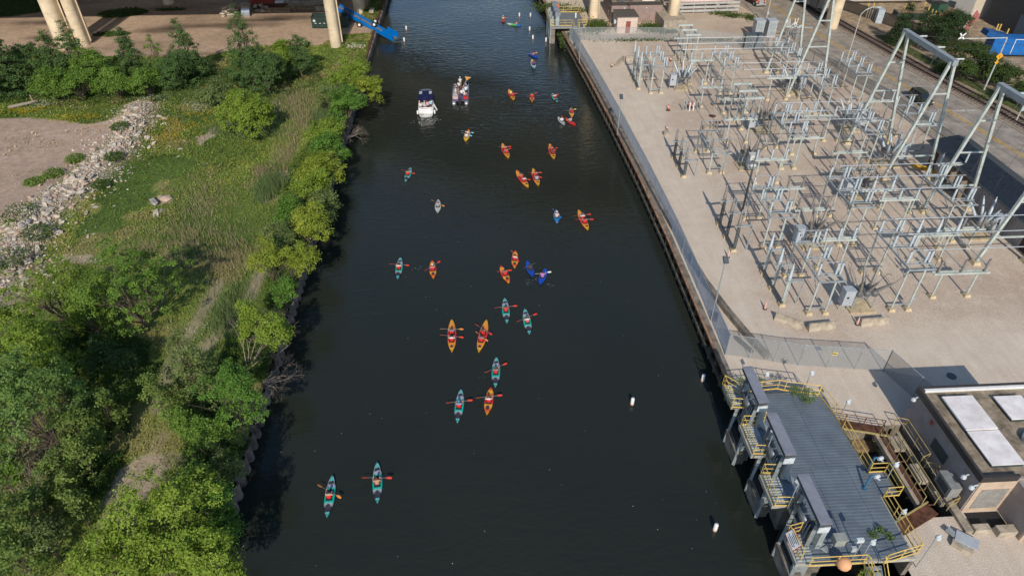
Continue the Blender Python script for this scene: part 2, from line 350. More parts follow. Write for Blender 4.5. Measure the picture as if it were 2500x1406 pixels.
def gravel_material():
    m = bpy.data.materials.new('crushed_stone'); m.use_nodes = True; n = m.node_tree.nodes; L = m.node_tree.links
    b = n['Principled BSDF']; b.inputs['Roughness'].default_value = 0.93; b.inputs['Specular IOR Level'].default_value = 0.15
    geo = n.new('ShaderNodeNewGeometry')
    def noise(sc, det=5, rough=0.6):
        z = n.new('ShaderNodeTexNoise'); z.inputs['Scale'].default_value = sc; z.inputs['Detail'].default_value = det; z.inputs['Roughness'].default_value = rough; L.new(geo.outputs[0], z.inputs['Vector']); return z.outputs[0]
    def mixc(f, a, bb, lo=0.4, hi=0.6):
        mr = n.new('ShaderNodeMapRange'); mr.inputs[1].default_value = lo; mr.inputs[2].default_value = hi; L.new(f, mr.inputs[0])
        x = n.new('ShaderNodeMix'); x.data_type = 'RGBA'; L.new(mr.outputs[0], x.inputs[0])
        for k, v in ((6, a), (7, bb)):
            if isinstance(v, tuple): x.inputs[k].default_value = (*v, 1)
            else: L.new(v, x.inputs[k])
        return x.outputs[2]
    c = mixc(noise(0.09, 6), (0.44, 0.345, 0.27), (0.53, 0.44, 0.35), 0.38, 0.62)
    c = mixc(noise(0.6, 6), c, (0.58, 0.50, 0.41), 0.5, 0.8)
    vor = n.new('ShaderNodeTexVoronoi'); vor.inputs['Scale'].default_value = 13.0; L.new(geo.outputs[0], vor.inputs['Vector'])
    sep = n.new('ShaderNodeSeparateColor'); L.new(vor.outputs['Color'], sep.inputs[0])
    st = mixc(sep.outputs[0], (0.80, 0.80, 0.80), (1.14, 1.13, 1.11), 0.0, 1.0)
    mul = n.new('ShaderNodeMix'); mul.data_type = 'RGBA'; mul.blend_type = 'MULTIPLY'; mul.inputs[0].default_value = 1; L.new(c, mul.inputs[6]); L.new(st, mul.inputs[7])
    # the driven strip beside the low wall and across the front is swept paler and smoother
    spx = n.new('ShaderNodeSeparateXYZ'); L.new(geo.outputs[0], spx.inputs[0]); wob = n.new('ShaderNodeMath'); wob.operation = 'MULTIPLY_ADD'; wob.inputs[1].default_value = 7.0; L.new(noise(.12, 4), wob.inputs[0]); L.new(spx.outputs[0], wob.inputs[2])
    wx = n.new('ShaderNodeMapRange'); wx.inputs[1].default_value = 33.5; wx.inputs[2].default_value = 30.0; L.new(wob.outputs[0], wx.inputs[0])
    yw = n.new('ShaderNodeMath'); yw.operation = 'MULTIPLY_ADD'; yw.inputs[1].default_value = 6.0; L.new(noise(.1, 4), yw.inputs[0]); L.new(spx.outputs[1], yw.inputs[2])
    wy = n.new('ShaderNodeMapRange'); wy.inputs[1].default_value = 49.5; wy.inputs[2].default_value = 46.0; L.new(yw.outputs[0], wy.inputs[0])
    mxm = n.new('ShaderNodeMath'); mxm.operation = 'MAXIMUM'; L.new(wx.outputs[0], mxm.inputs[0]); L.new(wy.outputs[0], mxm.inputs[1])
    mpt = n.new('ShaderNodeMapping'); mpt.inputs['Scale'].default_value = (.8, .11, 1); mpt.inputs['Rotation'].default_value = (0, 0, R(7)); L.new(geo.outputs[0], mpt.inputs[0])
    rut = n.new('ShaderNodeTexNoise'); rut.inputs['Scale'].default_value = 1.3; rut.inputs['Detail'].default_value = 6; rut.inputs['Distortion'].default_value = 1.2; L.new(mpt.outputs[0], rut.inputs['Vector'])
    k7 = n.new('ShaderNodeMath'); k7.operation = 'MULTIPLY'; k7.inputs[1].default_value = .7; L.new(mxm.outputs[0], k7.inputs[0])
    pl = n.new('ShaderNodeMix'); pl.data_type = 'RGBA'; L.new(k7.outputs[0], pl.inputs[0]); L.new(mul.outputs[2], pl.inputs[6]); L.new(mixc(noise(.5, 7, .7), (.56, .475, .385), (.64, .555, .46), .35, .65), pl.inputs[7]); mul = pl
    rt = n.new('ShaderNodeMix'); rt.data_type = 'RGBA'; rt.blend_type = 'MULTIPLY'; L.new(mxm.outputs[0], rt.inputs[0]); L.new(mul.outputs[2], rt.inputs[6]); L.new(mixc(rut.outputs[0], (.955, .95, .94), (1.02, 1.02, 1.02), .42, .62), rt.inputs[7]); mul = rt
    # damp soil stains
    s = mixc(noise(0.35, 7, 0.75), mul.outputs[2], (0.20, 0.15, 0.11), 0.66, 0.86)
    L.new(s, b.inputs['Base Color'])
    bp = n.new('ShaderNodeBump'); bp.inputs['Strength'].default_value = 0.5; bp.inputs['Distance'].default_value = 0.04; L.new(vor.outputs['Distance'], bp.inputs['Height']); L.new(bp.outputs[0], b.inputs['Normal'])
    return m
GRAVEL = gravel_material()
EDGE = [(21.2, -60), (21.2, 38.8), (21.2, 62), (20.9, 75), (20.2, 92), (19.2, 110), (17.9, 129), (15.4, 160), (13, 200), (12, 420)]
def edge_x(y):
    for (x0, y0), (x1, y1) in zip(EDGE[:-1], EDGE[1:]):
        if y0 <= y <= y1: return x0 + (x1 - x0) * (y - y0) / (y1 - y0)
    return EDGE[-1][0]
# yard ground with the open basin cut out of it
PIT = (27.9, 33.85, 25.9, 34.3)
yd = MB()
def sheet(mb, x0, x1, y0, y1, z=2.0): mb.add([(x0, y0, z), (x1, y0, z), (x1, y1, z), (x0, y1, z)], [(0, 1, 2, 3)])
YIN = 27.9   # inner line: the platform bay (water underneath) lies between river and this line
px0, px1, py0, py1 = PIT
sheet(yd, px1, 66, 21.5, 38.2); sheet(yd, YIN, px1, 21.5, py0); sheet(yd, YIN, px1, py1, 38.2); sheet(yd, 21.75, 66, -60, 21.5)
ys_ = [38.2, 41, 62, 75, 92, 110, 129, 160, 200, 420]
for a, b_ in zip(ys_[:-1], ys_[1:]):
    yd.add([(edge_x(a) + 0.55, a, 2), (66, a, 2), (66, b_, 2), (edge_x(b_) + 0.55, b_, 2)], [(0, 1, 2, 3)])
yard = tag(yd.build('gravel_yard', GRAVEL), kind='structure')
pw = MB()                                                # basin walls
for x0, x1, y0, y1 in ((px0 - .3, px0 - .004, py0, py1), (px1 + .004, px1 + .3, py0, py1), (px0 - .3, px1 + .3, py0 - .3, py0 - .004), (px0 - .3, px1 + .3, py1 + .004, py1 + .3)):
    pw.bx(x0, x1, y0, y1, -2, 1.99)
tag(pw.build('basin_wall', CONCD), kind='structure')

# ---- road, kerbs, markings, railway ----
asph = mat('worn_asphalt', (0.31, 0.27, 0.225), 0.9, 0, 0.22, 0.5, 0.2, 12, obj=False)
def road_line(z, off):     # road centre measured along the yellow line
    return None
RC = [(73.8 + 1.8, 40.0), (73.8, 78.5), (72.0, 93.0), (69.3, 109.9), (65.1, 143.4), (62.0, 168.0), (52.0, 250.0)]
def rcx(y):
    if y <= RC[0][1]: return RC[0][0] + (RC[0][1] - y) * 0.06
    for (x0, y0), (x1, y1) in zip(RC[:-1], RC[1:]):
        if y0 <= y <= y1: return x0 + (x1 - x0) * (y - y0) / (y1 - y0)
    return RC[-1][0]
RY = [-60, 0, 40, 60, 78.5, 86, 93, 101, 110, 120, 131, 143.4, 168, 200, 250]
def strip(mb, o0, o1, z, y0=-60, y1=250):
    ys = sorted({y for y in RY if y0 < y < y1} | {y0, y1})
    for a, b in zip(ys[:-1], ys[1:]):
        mb.add([(rcx(a) + o0, a, z), (rcx(a) + o1, a, z), (rcx(b) + o1, b, z), (rcx(b) + o0, b, z)], [(0, 1, 2, 3)])
ra = MB(); strip(ra, -6.4, 5.2, 2.012); tag(ra.build('road', asph), kind='structure')
sand2 = mat('verge_gravel', (0.36, 0.27, 0.18), 0.95, 0, 0.3, 1.2, 0.4, 20, obj=False)
v = MB(); v.add([(66, -60, 2.0), (420, -60, 2.0), (420, 420, 2.0), (66, 420, 2.0)], [(0, 1, 2, 3)]); tag(v.build('eastern_ground', sand2), kind='structure')
def curbstrip(name, o0, o1, z0, z1, m):
    mb = MB(); ys = RY
    for a, b in zip(ys[:-1], ys[1:]):
        A = [(rcx(a) + o0, a), (rcx(a) + o1, a), (rcx(b) + o1, b), (rcx(b) + o0, b)]
        mb.add([(x, y, z0) for x, y in A] + [(x, y, z1) for x, y in A], [(4, 5, 6, 7), (0, 1, 5, 4), (2, 3, 7, 6), (3, 0, 4, 7), (1, 2, 6, 5)])
    return tag(mb.build(name, m), kind='structure')
curbstrip('kerb', -6.62, -6.4, 1.9, 2.13, CONC); curbstrip('kerb', 5.2, 5.42, 1.9, 2.13, CONC)
ym = mat('road_yellow', (0.55, 0.33, 0.06), 0.8, 0, 0.35, 2.5); wmk = mat('road_white', (0.50, 0.46, 0.42), 0.8, 0, 0.3, 2.5)
l = MB(); strip(l, -.34, -.12, 2.017); strip(l, .12, .34, 2.017); tag(l.build('centre_line', ym), kind='structure')
l = MB(); 
for off in (-3.25, 2.7):
    y = -40
    while y < 200: strip(l, off - .05, off + .05, 2.017, y, y + 3); y += 12
strip(l, 4.7, 4.78, 2.017); strip(l, .6, 4.4, 2.017, 93.0, 93.5)
tag(l.build('lane_line', wmk), kind='structure')
l = MB(); tarm = mat('tar', (0.08, 0.07, 0.06), 0.8)
for off, a, b in ((-1.5, 60, 135), (1.9, 100, 148), (-4.9, 95, 150), (1.0, 70, 110)): strip(l, off - .03, off + .03, 2.018, a, b)
tag(l.build('tar_seam', tarm), kind='structure')
# railway
RO = 7.6
bal = mat('ballast', (0.27, 0.21, 0.165), 0.95, 0, 0.35, 4.0, 0.6, 18, obj=False)
mb = MB()
for a, b in zip(RY[:-1], RY[1:]):
    A = [(rcx(a) + RO - 2.1, a, 2.004), (rcx(a) + RO - 1.35, a, 2.14), (rcx(a) + RO + 1.35, a, 2.14), (rcx(a) + RO + 2.1, a, 2.004)]
    B = [(rcx(b) + RO - 2.1, b, 2.004), (rcx(b) + RO - 1.35, b, 2.14), (rcx(b) + RO + 1.35, b, 2.14), (rcx(b) + RO + 2.1, b, 2.004)]
    for i in range(3): mb.add([A[i], A[i + 1], B[i + 1], B[i]], [(0, 1, 2, 3)])
tag(mb.build('track_ballast', bal), kind='structure')
track = thing('railway_track', (80, 100, 2.14), 'single railway track with timber sleepers running beside the road', 'railway')
slp = MB(); slp.box((0, 0, 0), (2.5, .24, .16)); slpm = mesh_of(slp, 'sleeper', mat('sleeper_timber', (0.085, 0.062, 0.05), 0.95, 0, 0.3, 4))
y = 60.0; k = 0
while y < 160:
    o = inst('sleeper', slpm, track, (rcx(y) + RO - 80 + random.uniform(-.03, .03), y - 100, 0.02), (0, 0, random.uniform(-.02, .02) + math.atan2(0.13, 1))); y += 0.62; k += 1
railm = mat('rail_steel', (0.07, 0.05, 0.045), 0.5, 0.5, 0.3, 2)
for s in (-.75, .75):
    mb = MB()
    for a, b in zip(RY[:-1], RY[1:]): mb.bar((rcx(a) + RO + s - 80, a - 100, .17), (rcx(b) + RO + s - 80, b - 100, .17), .11, .16)
    mb.build('rail', railm, track)
# grass strip east of the rails
gs = MB(); strip(gs, RO + 2.6, RO + 5.2, 2.02, 20, 128); tag(gs.build('verge_grass', mat('verge_green', (0.075, 0.095, 0.025), 0.95, 0, 0.4, 1.5, 0.5, 10, obj=False)), kind='structure')
# ================= RIGHT BANK: WALL, FENCES =================
def edge_pts(y0, y1, off=0.0, step=None):
    ys = [y0] + [y for _, y in EDGE if y0 < y < y1] + [y1]
    return [(edge_x(y) + off, y) for y in ys]
t = thing('river_wall', (0, 0, 0), 'weathered timber and concrete river wall with tan steel cap along the substation', 'retaining wall')
capm = mat('cap_steel', (0.36, 0.20, 0.115), 0.7, 0.1, 0.35, 1.2); oldt = mat('wet_timber', (0.12, 0.10, 0.07), 0.9, 0, 0.45, 1.5, 0.4, 12)
b1, b2, b3, b4 = MB(), MB(), MB(), MB()
P_ = edge_pts(38.4, 240)
for (xa, ya), (xb, yb) in zip(P_[:-1], P_[1:]):
    b1.bar((xa + .05, ya, 1.93), (xb + .05, yb, 1.93), .42, .16)
    b2.bar((xa - .12, ya, .72), (xb - .12, yb, .72), .26, .3)
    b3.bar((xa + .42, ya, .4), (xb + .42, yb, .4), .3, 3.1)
    b4.bar((xa + .3, ya, 2.01), (xb + .3, yb, 2.01), .5, .06)
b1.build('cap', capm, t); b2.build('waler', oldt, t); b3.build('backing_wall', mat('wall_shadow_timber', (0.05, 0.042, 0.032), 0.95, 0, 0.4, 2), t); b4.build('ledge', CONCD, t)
y = 39.5; pm = mesh_of(MB().box((0, 0, 0), (.34, .3, 2.6)), 'pile', oldt); k = 0
while y < 150:
    inst('pile', pm, t, (edge_x(y) + .06 + random.uniform(-.03, .03), y, .45)); y += 1.75
def link_mat(name, c, a):
    m = bpy.data.materials.new(name); m.use_nodes = True; n = m.node_tree.nodes; L = m.node_tree.links
    b = n['Principled BSDF']; b.inputs['Base Color'].default_value = (*c, 1); b.inputs['Roughness'].default_value = .6; b.inputs['Metallic'].default_value = .2
    tr = n.new('ShaderNodeBsdfTransparent'); mx = n.new('ShaderNodeMixShader'); mx.inputs[0].default_value = a
    geo = n.new('ShaderNodeNewGeometry'); nz = n.new('ShaderNodeTexNoise'); nz.inputs['Scale'].default_value = .8; L.new(geo.outputs[0], nz.inputs['Vector'])
    mr = n.new('ShaderNodeMapRange'); mr.inputs[3].default_value = a - .1; mr.inputs[4].default_value = a + .1; L.new(nz.outputs[0], mr.inputs[0]); L.new(mr.outputs[0], mx.inputs[0])
    L.new(tr.outputs[0], mx.inputs[1]); L.new(b.outputs[0], mx.inputs[2]); L.new(mx.outputs[0], n['Material Output'].inputs['Surface']); return m
LINK = link_mat('chain_link', (0.34, 0.37, 0.38), .36); LINKB = link_mat('blue_grey_mesh', (0.56, 0.62, 0.70), .80); LINKD = link_mat('dark_link', (0.15, 0.17, 0.18), .45)
def fence(pts, h, step, mesh, label, postm=STEEL, z=2.0):
    t = thing('chain_link_fence', (pts[0][0], pts[0][1], z), label, 'fence'); ox, oy = pts[0]
    r = MB(); first = True
    for (xa, ya), (xb, yb) in zip(pts[:-1], pts[1:]):
        L = math.hypot(xb - xa, yb - ya); n = max(1, round(L / step))
        for i in range(n):
            p = Vector((xa + (xb - xa) * i / n - ox, ya + (yb - ya) * i / n - oy, 0)); q = Vector((xa + (xb - xa) * (i + 1) / n - ox, ya + (yb - ya) * (i + 1) / n - oy, 0))
            w = MB(); zz = Vector((0, 0, h)); d_ = Vector((-(q - p).y, (q - p).x, 0)).normalized() * .012
            w.add([p + d_ + Vector((0, 0, .05)), q + d_ + Vector((0, 0, .05)), q + d_ + zz, p + d_ + zz], [(0, 1, 2, 3)]); w.build('mesh_panel', mesh, t)
            MB().tube(p, p + Vector((0, 0, h + .06)), .045, 6).build('post', postm, t)
        r.tube((xa - ox, ya - oy, h), (xb - ox, yb - oy, h), .03, 5)
    MB().tube((q.x, q.y, 0), (q.x, q.y, h + .06), .045, 6).build('post', postm, t)
    r.build('top_rail', postm, t); return t
fence(edge_pts(43.2, 128.5, .78), 2.3, 3.0, LINKB, 'long blue grey mesh fence on the river wall beside the substation')
fence([(18.3, 128.4), (36, 127.2), (45, 124.5), (56, 119)], 2.4, 2.9, LINK, 'chain link fence across the far end of the substation yard')
fence([(56, 121), (60.8, 108), (63.3, 96.5), (64.2, 86), (64.9, 78)], 2.3, 2.6, LINKD, 'grey chain link fence between the substation and the road', DSTEEL)
fence([(21.9, 43.1), (28, 41.4), (35.2, 40.3)], 2.5, 2.5, LINK, 'near chain link fence running from the river wall to the pump house yard')
fence([(35.2, 40.3), (37.1, 33.9)], 2.5, 3.0, LINKD, 'short dark chain link fence ending at the brown pump house corner')
s = thing('warning_sign', (30.6, 41.0, 3.7), 'small yellow and white warning sign hung on the near chain link fence', 'sign', R(-12))
MB().box((0, 0, 0), (.55, .03, .32)).build('plate', mat('sign_yellow', (.75, .55, .12), .5), s); MB().box((.02, -.02, 0), (.38, .012, .14)).build('text_block', mat('sign_text', (.15, .12, .08), .5), s)
# kerb wall
KW = [(18.7, 122.5), (19.9, 105), (20.6, 92), (21.7, 71), (22.4, 60), (22.9, 53.8), (23.8, 48.9), (24.6, 45.4), (25.5, 42.4)]
t = thing('concrete_kerb_wall', (0, 0, 0), 'long weathered low concrete wall curving past the light pole beside the gravel yard', 'low wall')
for i, ((xa, ya), (xb, yb)) in enumerate(zip(KW[:-1], KW[1:])):
    MB().bar((xa, ya, 2.28), (xb, yb, 2.28), .5, .6).build('wall_section', CONCD, t)
def slab(name, poly, z0, z1, m, label, cat):
    o = MB().prism(poly, z0, z1).build(name, m); return tag(o, label, cat)

# ================= SUBSTATION =================
prof = []
for i in range(11):
    z = i * .115; prof += [(.09, z), (.135, z + .05), (.09, z + .1)]
INS = mesh_of(MB().lathe([(.1, -.03)] + prof + [(.06, 1.28)], n=8), 'insulator', PORC, True)
INSD = mesh_of(MB().lathe([(.1, -.03)] + prof + [(.06, 1.28)], n=8), 'insulator', BPORC, True)
prof = []
for i in range(13):
    z = .3 + i * .11; r = .20 - .007 * i; prof += [(r * .75, z), (r, z + .05), (r * .75, z + .095)]
BUSH = mesh_of(MB().lathe([(.19, 0), (.19, .22), (.13, .3)] + prof + [(.05, 1.75), (.05, 1.95), (.02, 2.0)], n=9), 'bushing', PORC, True)
BUSHD = mesh_of(MB().lathe([(.19, 0), (.19, .22), (.13, .3)] + prof + [(.05, 1.75), (.05, 1.95), (.02, 2.0)], n=9), 'bushing', BPORC, True)
FOOT = mesh_of(MB().add([(-.34, -.34, 0), (.34, -.34, 0), (.34, .34, 0), (-.34, .34, 0), (-.24, -.24, .3), (.24, -.24, .3), (.24, .24, .3), (-.24, .24, .3)], [(4, 5, 6, 7), (0, 1, 5, 4), (1, 2, 6, 5), (2, 3, 7, 6), (3, 0, 4, 7)]), 'footing', PADC)
WIREM = mat('wire', (.07, .07, .07), .5, .3)
LAMPC = mat('pale_cabinet', (.55, .56, .54), .5)
CLAMP = mesh_of(MB().box((0, 0, 0), (.16, .14, .12)).tube((-.1, 0, .05), (.12, 0, .16), .03, 5), 'clamp', mat('clamp_grey', (.24, .23, .22), .5, .4))
def leg(t, x, y, h, r=.095, m=PALE):
    MB().tube((x, y, .25), (x, y, h), r, 8).build('leg', m, t); inst('footing', FOOT, t, (x, y, 0))
def switch(x, y, h, label, w=2.1, m=PALE, ph=2.65, n=3, pair=True, ins=None, lx=1.65, legs=4, tail=.45):
    """three-phase disconnect switch on a raised frame; phases stacked up the yard"""
    t = thing('disconnect_switch', (x, y, 2), label, 'switch', group='disconnect switches on raised frames'); D = ph * (n - 1) + 1.2; ins = ins or INS
    for ax in ((0, lx) if legs >= 4 else (lx / 2,)):
        leg(t, ax, 0, h, m=m); leg(t, ax, D - .5, h, m=m)
    MB().bar((0, 0, .75), (lx, 0, .75), .12, .1).build('tie_bar', STEEL, t)
    for ax in (-.1, w + .1): MB().bar((ax, -.25, h + .1), (ax, D - .1, h + .1), .11, .17).build('long_beam', STEEL, t)
    for ay in (-.25, D - .1): MB().bar((-.25, ay, h + .07), (w + .35, ay, h + .07), .12, .14).build('end_beam', STEEL, t)
    for i in range(n):
        ay = .65 + i * ph
        MB().bar((-.2, ay - .2, h + .24), (w + .3, ay - .2, h + .24), .1, .08).bar((-.2, ay + .2, h + .24), (w + .3, ay + .2, h + .24), .1, .08).build('cross_beam', STEEL, t)
        for ax in ((.05, w - .35, w + .05) if pair else (.05, w)):
            inst('insulator', ins, t, (ax, ay, h + .3)); inst('clamp', CLAMP, t, (ax, ay, h + 1.62))
        MB().tube((.05, ay, h + 1.68), (w + tail, ay, h + 1.68), .045, 7).build('switch_blade', ALU, t)
    jw = MB()
    for i in range(n):
        ay = .65 + i * ph; jw.path([(w + tail, ay, h + 1.66), (w + tail + .5, ay + .15, h + 1.35), (w + tail + .75, ay + .35, h + .4), (w + tail + .85, ay + .5, h - .9)], .018, 4)
        if i % 2: jw.path([(0, ay, h + 1.6), (-.45, ay - .1, h + 1.2), (-.6, ay - .2, h + .2), (-.7, ay - .3, h - 1.4)], .018, 4)
    tag(jw.build('jumper_wires', WIREM, t), kind='stuff')
    MB().tube((lx + .3, .3, .6), (lx + .3, .3, h), .03, 5).box((lx + .3, .18, 1.2), (.3, .2, .4)).build('operating_rod', STEEL, t)
    MB().bar((0, 0, h - 1.1), (lx, D - .5, h - .15), .07, .07).build('brace', STEEL, t)
    return t
SW = [  # x, y(front), height, label
 (31.7, 48.3, 4.0, 'nearest disconnect switch beside the barriers, left end of the front row'),
 (40.0, 48.35, 5.0, 'tall disconnect switch in the middle of the front row, on bare gravel'),
 (31.1, 59.4, 4.0, 'second row disconnect switch behind the grey cabinet breaker nearest the river'),
 (39.7, 59.5, 4.9, 'tall disconnect switch in the middle of the second row'),
 (51.0, 59.5, 4.8, 'disconnect switch closest to the dark roofed control house'),
 (30.0, 76.4, 2.8, 'low disconnect switch with dark insulators near the two brown manhole covers'),
 (39.8, 77.0, 4.8, 'disconnect switch in the middle of the third row'),
 (50.6, 78.3, 4.0, 'disconnect switch under the left leg of the middle lattice-free tower pair'),
 (51.0, 93.2, 4.2, 'disconnect switch behind the tall angled tower leg near the road fence'),
 (28.1, 102.6, 4.0, 'disconnect switch at the far river corner of the yard by the rock barrier'),
 (39.0, 101.5, 4.2, 'far middle disconnect switch with six pale insulators'),
 (50.2, 104.5, 4.3, 'disconnect switch in the back row under the farthest tower'),
 (58.0, 79.5, 4.4, 'disconnect switch hard against the road fence across from the green car'),
 (58.3, 97.5, 4.2, 'back disconnect switch beside the road fence and twin grey cabinets')]
for x, y, h, lb in SW: switch(x, y, h, lb, ins=INSD if 'dark insulators' in lb else None)
def bus(x0, x1, y, z, label, axis='x', posts=(), grp='rigid bus pipes over the switch rows'):
    t = thing('bus_pipe', (x0, y, z) if axis == 'x' else (y, x0, z), label, 'bus pipe', group=grp)
    d = (x1 - x0, 0, 0) if axis == 'x' else (0, x1 - x0, 0)
    MB().tube((0, 0, 0), d, .048, 8).build('pipe', ALU if axis == 'x' else STEEL, t)
    MB().tube((0, 0, 0), tuple(v * .012 for v in d), .11, 8).build('end_cap', STEEL, t)
    for p in posts:
        c = (p - x0, 0, 0) if axis == 'x' else (0, p - x0, 0)
        MB().box((c[0], c[1], -.08), (.14, .14, .14)).build('clamp', STEEL, t)
rows = [('front', 49.0, 8.7, 41.0, 70.0), ('second', 60.15, 8.6, 40.5, 51.6), ('third', 77.65, 8.5, 40.5, 51.0), ('fourth', 93.85, 7.9, 40.0, 51.5), ('back', 105.15, 8.0, 33.0, 50.5)]
for nm, y, z, xa, xb in rows:
    for k, w_ in enumerate(('near', 'middle', 'far')):
        bus(xa, xb - k * .3, y + 2.65 * k, z, f'{w_} pipe of the {nm} group of three pale bus pipes above the switches')
for k, X in enumerate((43.2, 45.9, 48.6)):
    w_ = ('left', 'middle', 'right')[k]
    bus(50.0 + k * .2, 76, X + .9, 5.55, f'{w_} of three dull bus pipes running away from the front beam of dark insulators', 'y', grp='bus pipes running up the yard')
    bus(79, 106, X - 6.2, 6.6, f'{w_} of three dull bus pipes running up the back half of the yard', 'y', grp='bus pipes running up the yard')
for k, X in enumerate((33.6, 35.2, 36.8)):
    w_ = ('left', 'middle', 'right')[k]; bus(84, 101, X, 5.9, f'{w_} of three bus pipes running up the river side of the back rows', 'y', grp='bus pipes running up the yard')
def beam_stand(x0, x1, y, h, n, ins, label, z1=None, rz=0):
    t = thing('insulator_stand', (x0, y, 2), label, 'insulator stand', rz, 'insulator stands'); L = x1 - x0
    for ax in (L * .18, L * .82): leg(t, ax, 0, h)
    MB().bar((0, -.16, h + .1), (L, -.16, h + .1), .14, .2).build('beam', PALE, t); MB().bar((0, .22, h + .1), (L, .22, h + .1), .14, .2).build('beam', PALE, t)
    for i in range(n): inst('insulator', ins, t, (L * (.08 + .84 * i / (n - 1)), 0, h + .2)); inst('clamp', CLAMP, t, (L * (.08 + .84 * i / (n - 1)), 0, h + 1.55))
beam_stand(44.1, 49.7, 50.1, 2.9, 3, INSD, 'front beam stand with three dark insulators on two round posts')
beam_stand(41.8, 46.6, 80.9, 2.3, 3, BUSHD, 'beam stand with three brown arresters in front of the third row')
beam_stand(36.4, 41.9, 94.5, 2.2, 3, BUSHD, 'beam stand with three brown arresters at the back of the yard')
beam_stand(43.6, 49.0, 66.8, 2.4, 3, BUSH, 'beam stand with three grey arresters between second row switches')
beam_stand(49.4, 54.6, 58.2, 2.4, 3, INSD, 'beam stand with three dark insulators near the angled tower foot')
beam_stand(43.6, 48.6, 88.5, 2.6, 3, INS, 'beam stand with pale insulators under the back bus pipes')
beam_stand(34.2, 38.4, 67.5, 2.6, 3, INSD, 'beam stand with three dark insulators beside the white cabinet breaker')
for a_ in ((34.9, 38.6, 55.4, 3.6, 3, INS, 'beam stand with three pale insulators right behind the nearest grey cabinet breaker'), (45.2, 50.2, 56.2, 3.2, 3, BUSH, 'beam stand with three grey arresters right of the tall front switch'), (34.6, 38.4, 61.5, 3.4, 3, INSD, 'beam stand with three dark insulators right of the second row river switch'), (44.4, 49.0, 62.4, 3.8, 3, INS, 'beam stand with three pale insulators between the second row switches'),
   (34.2, 38.6, 73.5, 3.2, 3, INS, 'beam stand with three pale insulators left of the third row'), (45.0, 49.6, 75.2, 3.0, 3, BUSHD, 'beam stand with three brown arresters right of the third row centre'), (44.6, 49.6, 84.6, 3.6, 3, INS, 'beam stand with three pale insulators behind the third row'), (34.0, 38.5, 84.8, 3.4, 3, INSD, 'beam stand with three dark insulators behind the steel portal'), (34.0, 37.6, 97.0, 3.0, 3, INS, 'beam stand with three pale insulators near the far breaker'), (45.0, 49.6, 99.0, 3.4, 3, INS, 'beam stand with three pale insulators left of the farthest tower'), (34.6, 38.6, 106.0, 3.8, 3, INS, 'beam stand with three pale insulators in the back row'), (56.2, 60.0, 71.0, 3.2, 3, INS, 'beam stand with three pale insulators right of the middle tower feet'), (56.8, 60.5, 90.0, 3.2, 3, INS, 'beam stand with three pale insulators by the road fence'), (44.0, 48.6, 71.0, 2.8, 3, INSD, 'beam stand with three dark insulators in the very middle of the yard')): beam_stand(*a_)
def breaker(px, py, label, rz=0, dark=False, cab='side', h=1.75, pale=False):
    p = at(px, py); t = thing('circuit_breaker', p, label, 'circuit breaker', rz, 'circuit breakers'); B = BUSHD if dark else BUSH
    tank = mat('breaker_tank', (0.16, 0.165, 0.165), .45, .2, .2, 2)
    for sx in (-1, 1):
        for sy in (-.55, .55): MB().tube((sx, sy, 0), (sx, sy, h), .06, 6).build('leg', STEEL, t)
        MB().bar((sx, -.9, .06), (sx, .9, .06), .1, .12).build('skid', STEEL, t)
    MB().bar((-1, -.55, h * .55), (1, .55, h * .5), .06).bar((-1, -.55, h), (1, -.55, h), .1).bar((-1, .55, h), (1, .55, h), .1).build('frame', STEEL, t)
    inst('pad', mesh_of(MB().box((0, 0, .09), (2.6, 2.2, .18)), 'pad', PADC), t)
    for i, sx in enumerate((-.75, 0, .75)):
        MB().lathe([(.2, -.75), (.32, -.68), (.36, -.3), (.36, .3), (.32, .68), (.2, .75)], (sx, 0, h + .3), (0, 1, 0), 12).build('tank', tank, t, True)
        for sy in (-1, 1):
            inst('bushing', B, t, (sx * 1.02, sy * .45, h + .5), (-sy * R(27), R(24) * (i - 1), 0), (1, 1, 1.15))
            MB().lathe([(.22, 0), (.22, .26)], (sx * 1.02, sy * .42, h + .42), (sx * .5, sy * .5, 1), 10).build('collar', tank, t)
    cm = LAMPC if cab == 'front' else CABG
    c = (-1.75, -.3) if cab == 'side' else ((0, -1.25) if cab == 'front' else (1.75, .1))
    k = MB().bx(c[0] - .5, c[0] + .5, c[1] - .42, c[1] + .42, .75, 2.5).build('cabinet', cm, t)
    MB().box((c[0], c[1], 2.53), (1.08, .92, .06)).build('lid', cm, k); MB().box((c[0] - .15, c[1] - .43, 1.75), (.22, .02, .2)).build('window', GLASS, k)
    for sx in (-.42, .42): MB().bar((c[0] + sx, c[1], 0), (c[0] + sx, c[1], .75), .08).build('cabinet_leg', STEEL, t)
    if cab == 'front':
        MB().bx(-.7, .7, -2.3, -1.7, .9, .96).build('service_step', STEEL, t)
    # jumper loops from the bushing heads
    j = MB()
    for i, sx in enumerate((-1.7, 0, 1.7)):
        pts = [Vector((sx * (1 + .28 * s_), -1.35 - 1.3 * s_, h + 2.25 + .9 * math.sin(math.pi * s_ * .8) + 1.3 * s_)) for s_ in [q / 5 for q in range(6)]]
        j.path(pts, .02, 4)
    j.build('jumper_wires', mat('wire', (.07, .07, .07), .5, .3), t)
breaker(2095, 748, 'nearest circuit breaker with big grey cabinet and brown bushings by the barriers', dark=True)
breaker(1978, 596, 'circuit breaker with grey cabinet behind the nearest switch, brown bushings', dark=True)
breaker(1822, 408, 'circuit breaker with a white control cabinet and steps, ribbed brown bushings', dark=True, cab='front')
breaker(1664, 216, 'farthest river side circuit breaker with pale bushings and grey cabinet')
breaker(1928, 226, 'pale circuit breaker right behind the far tower legs', cab='right')
breaker(2068, 316, 'circuit breaker with grey bushings left of the middle tower pair', cab='none_right')
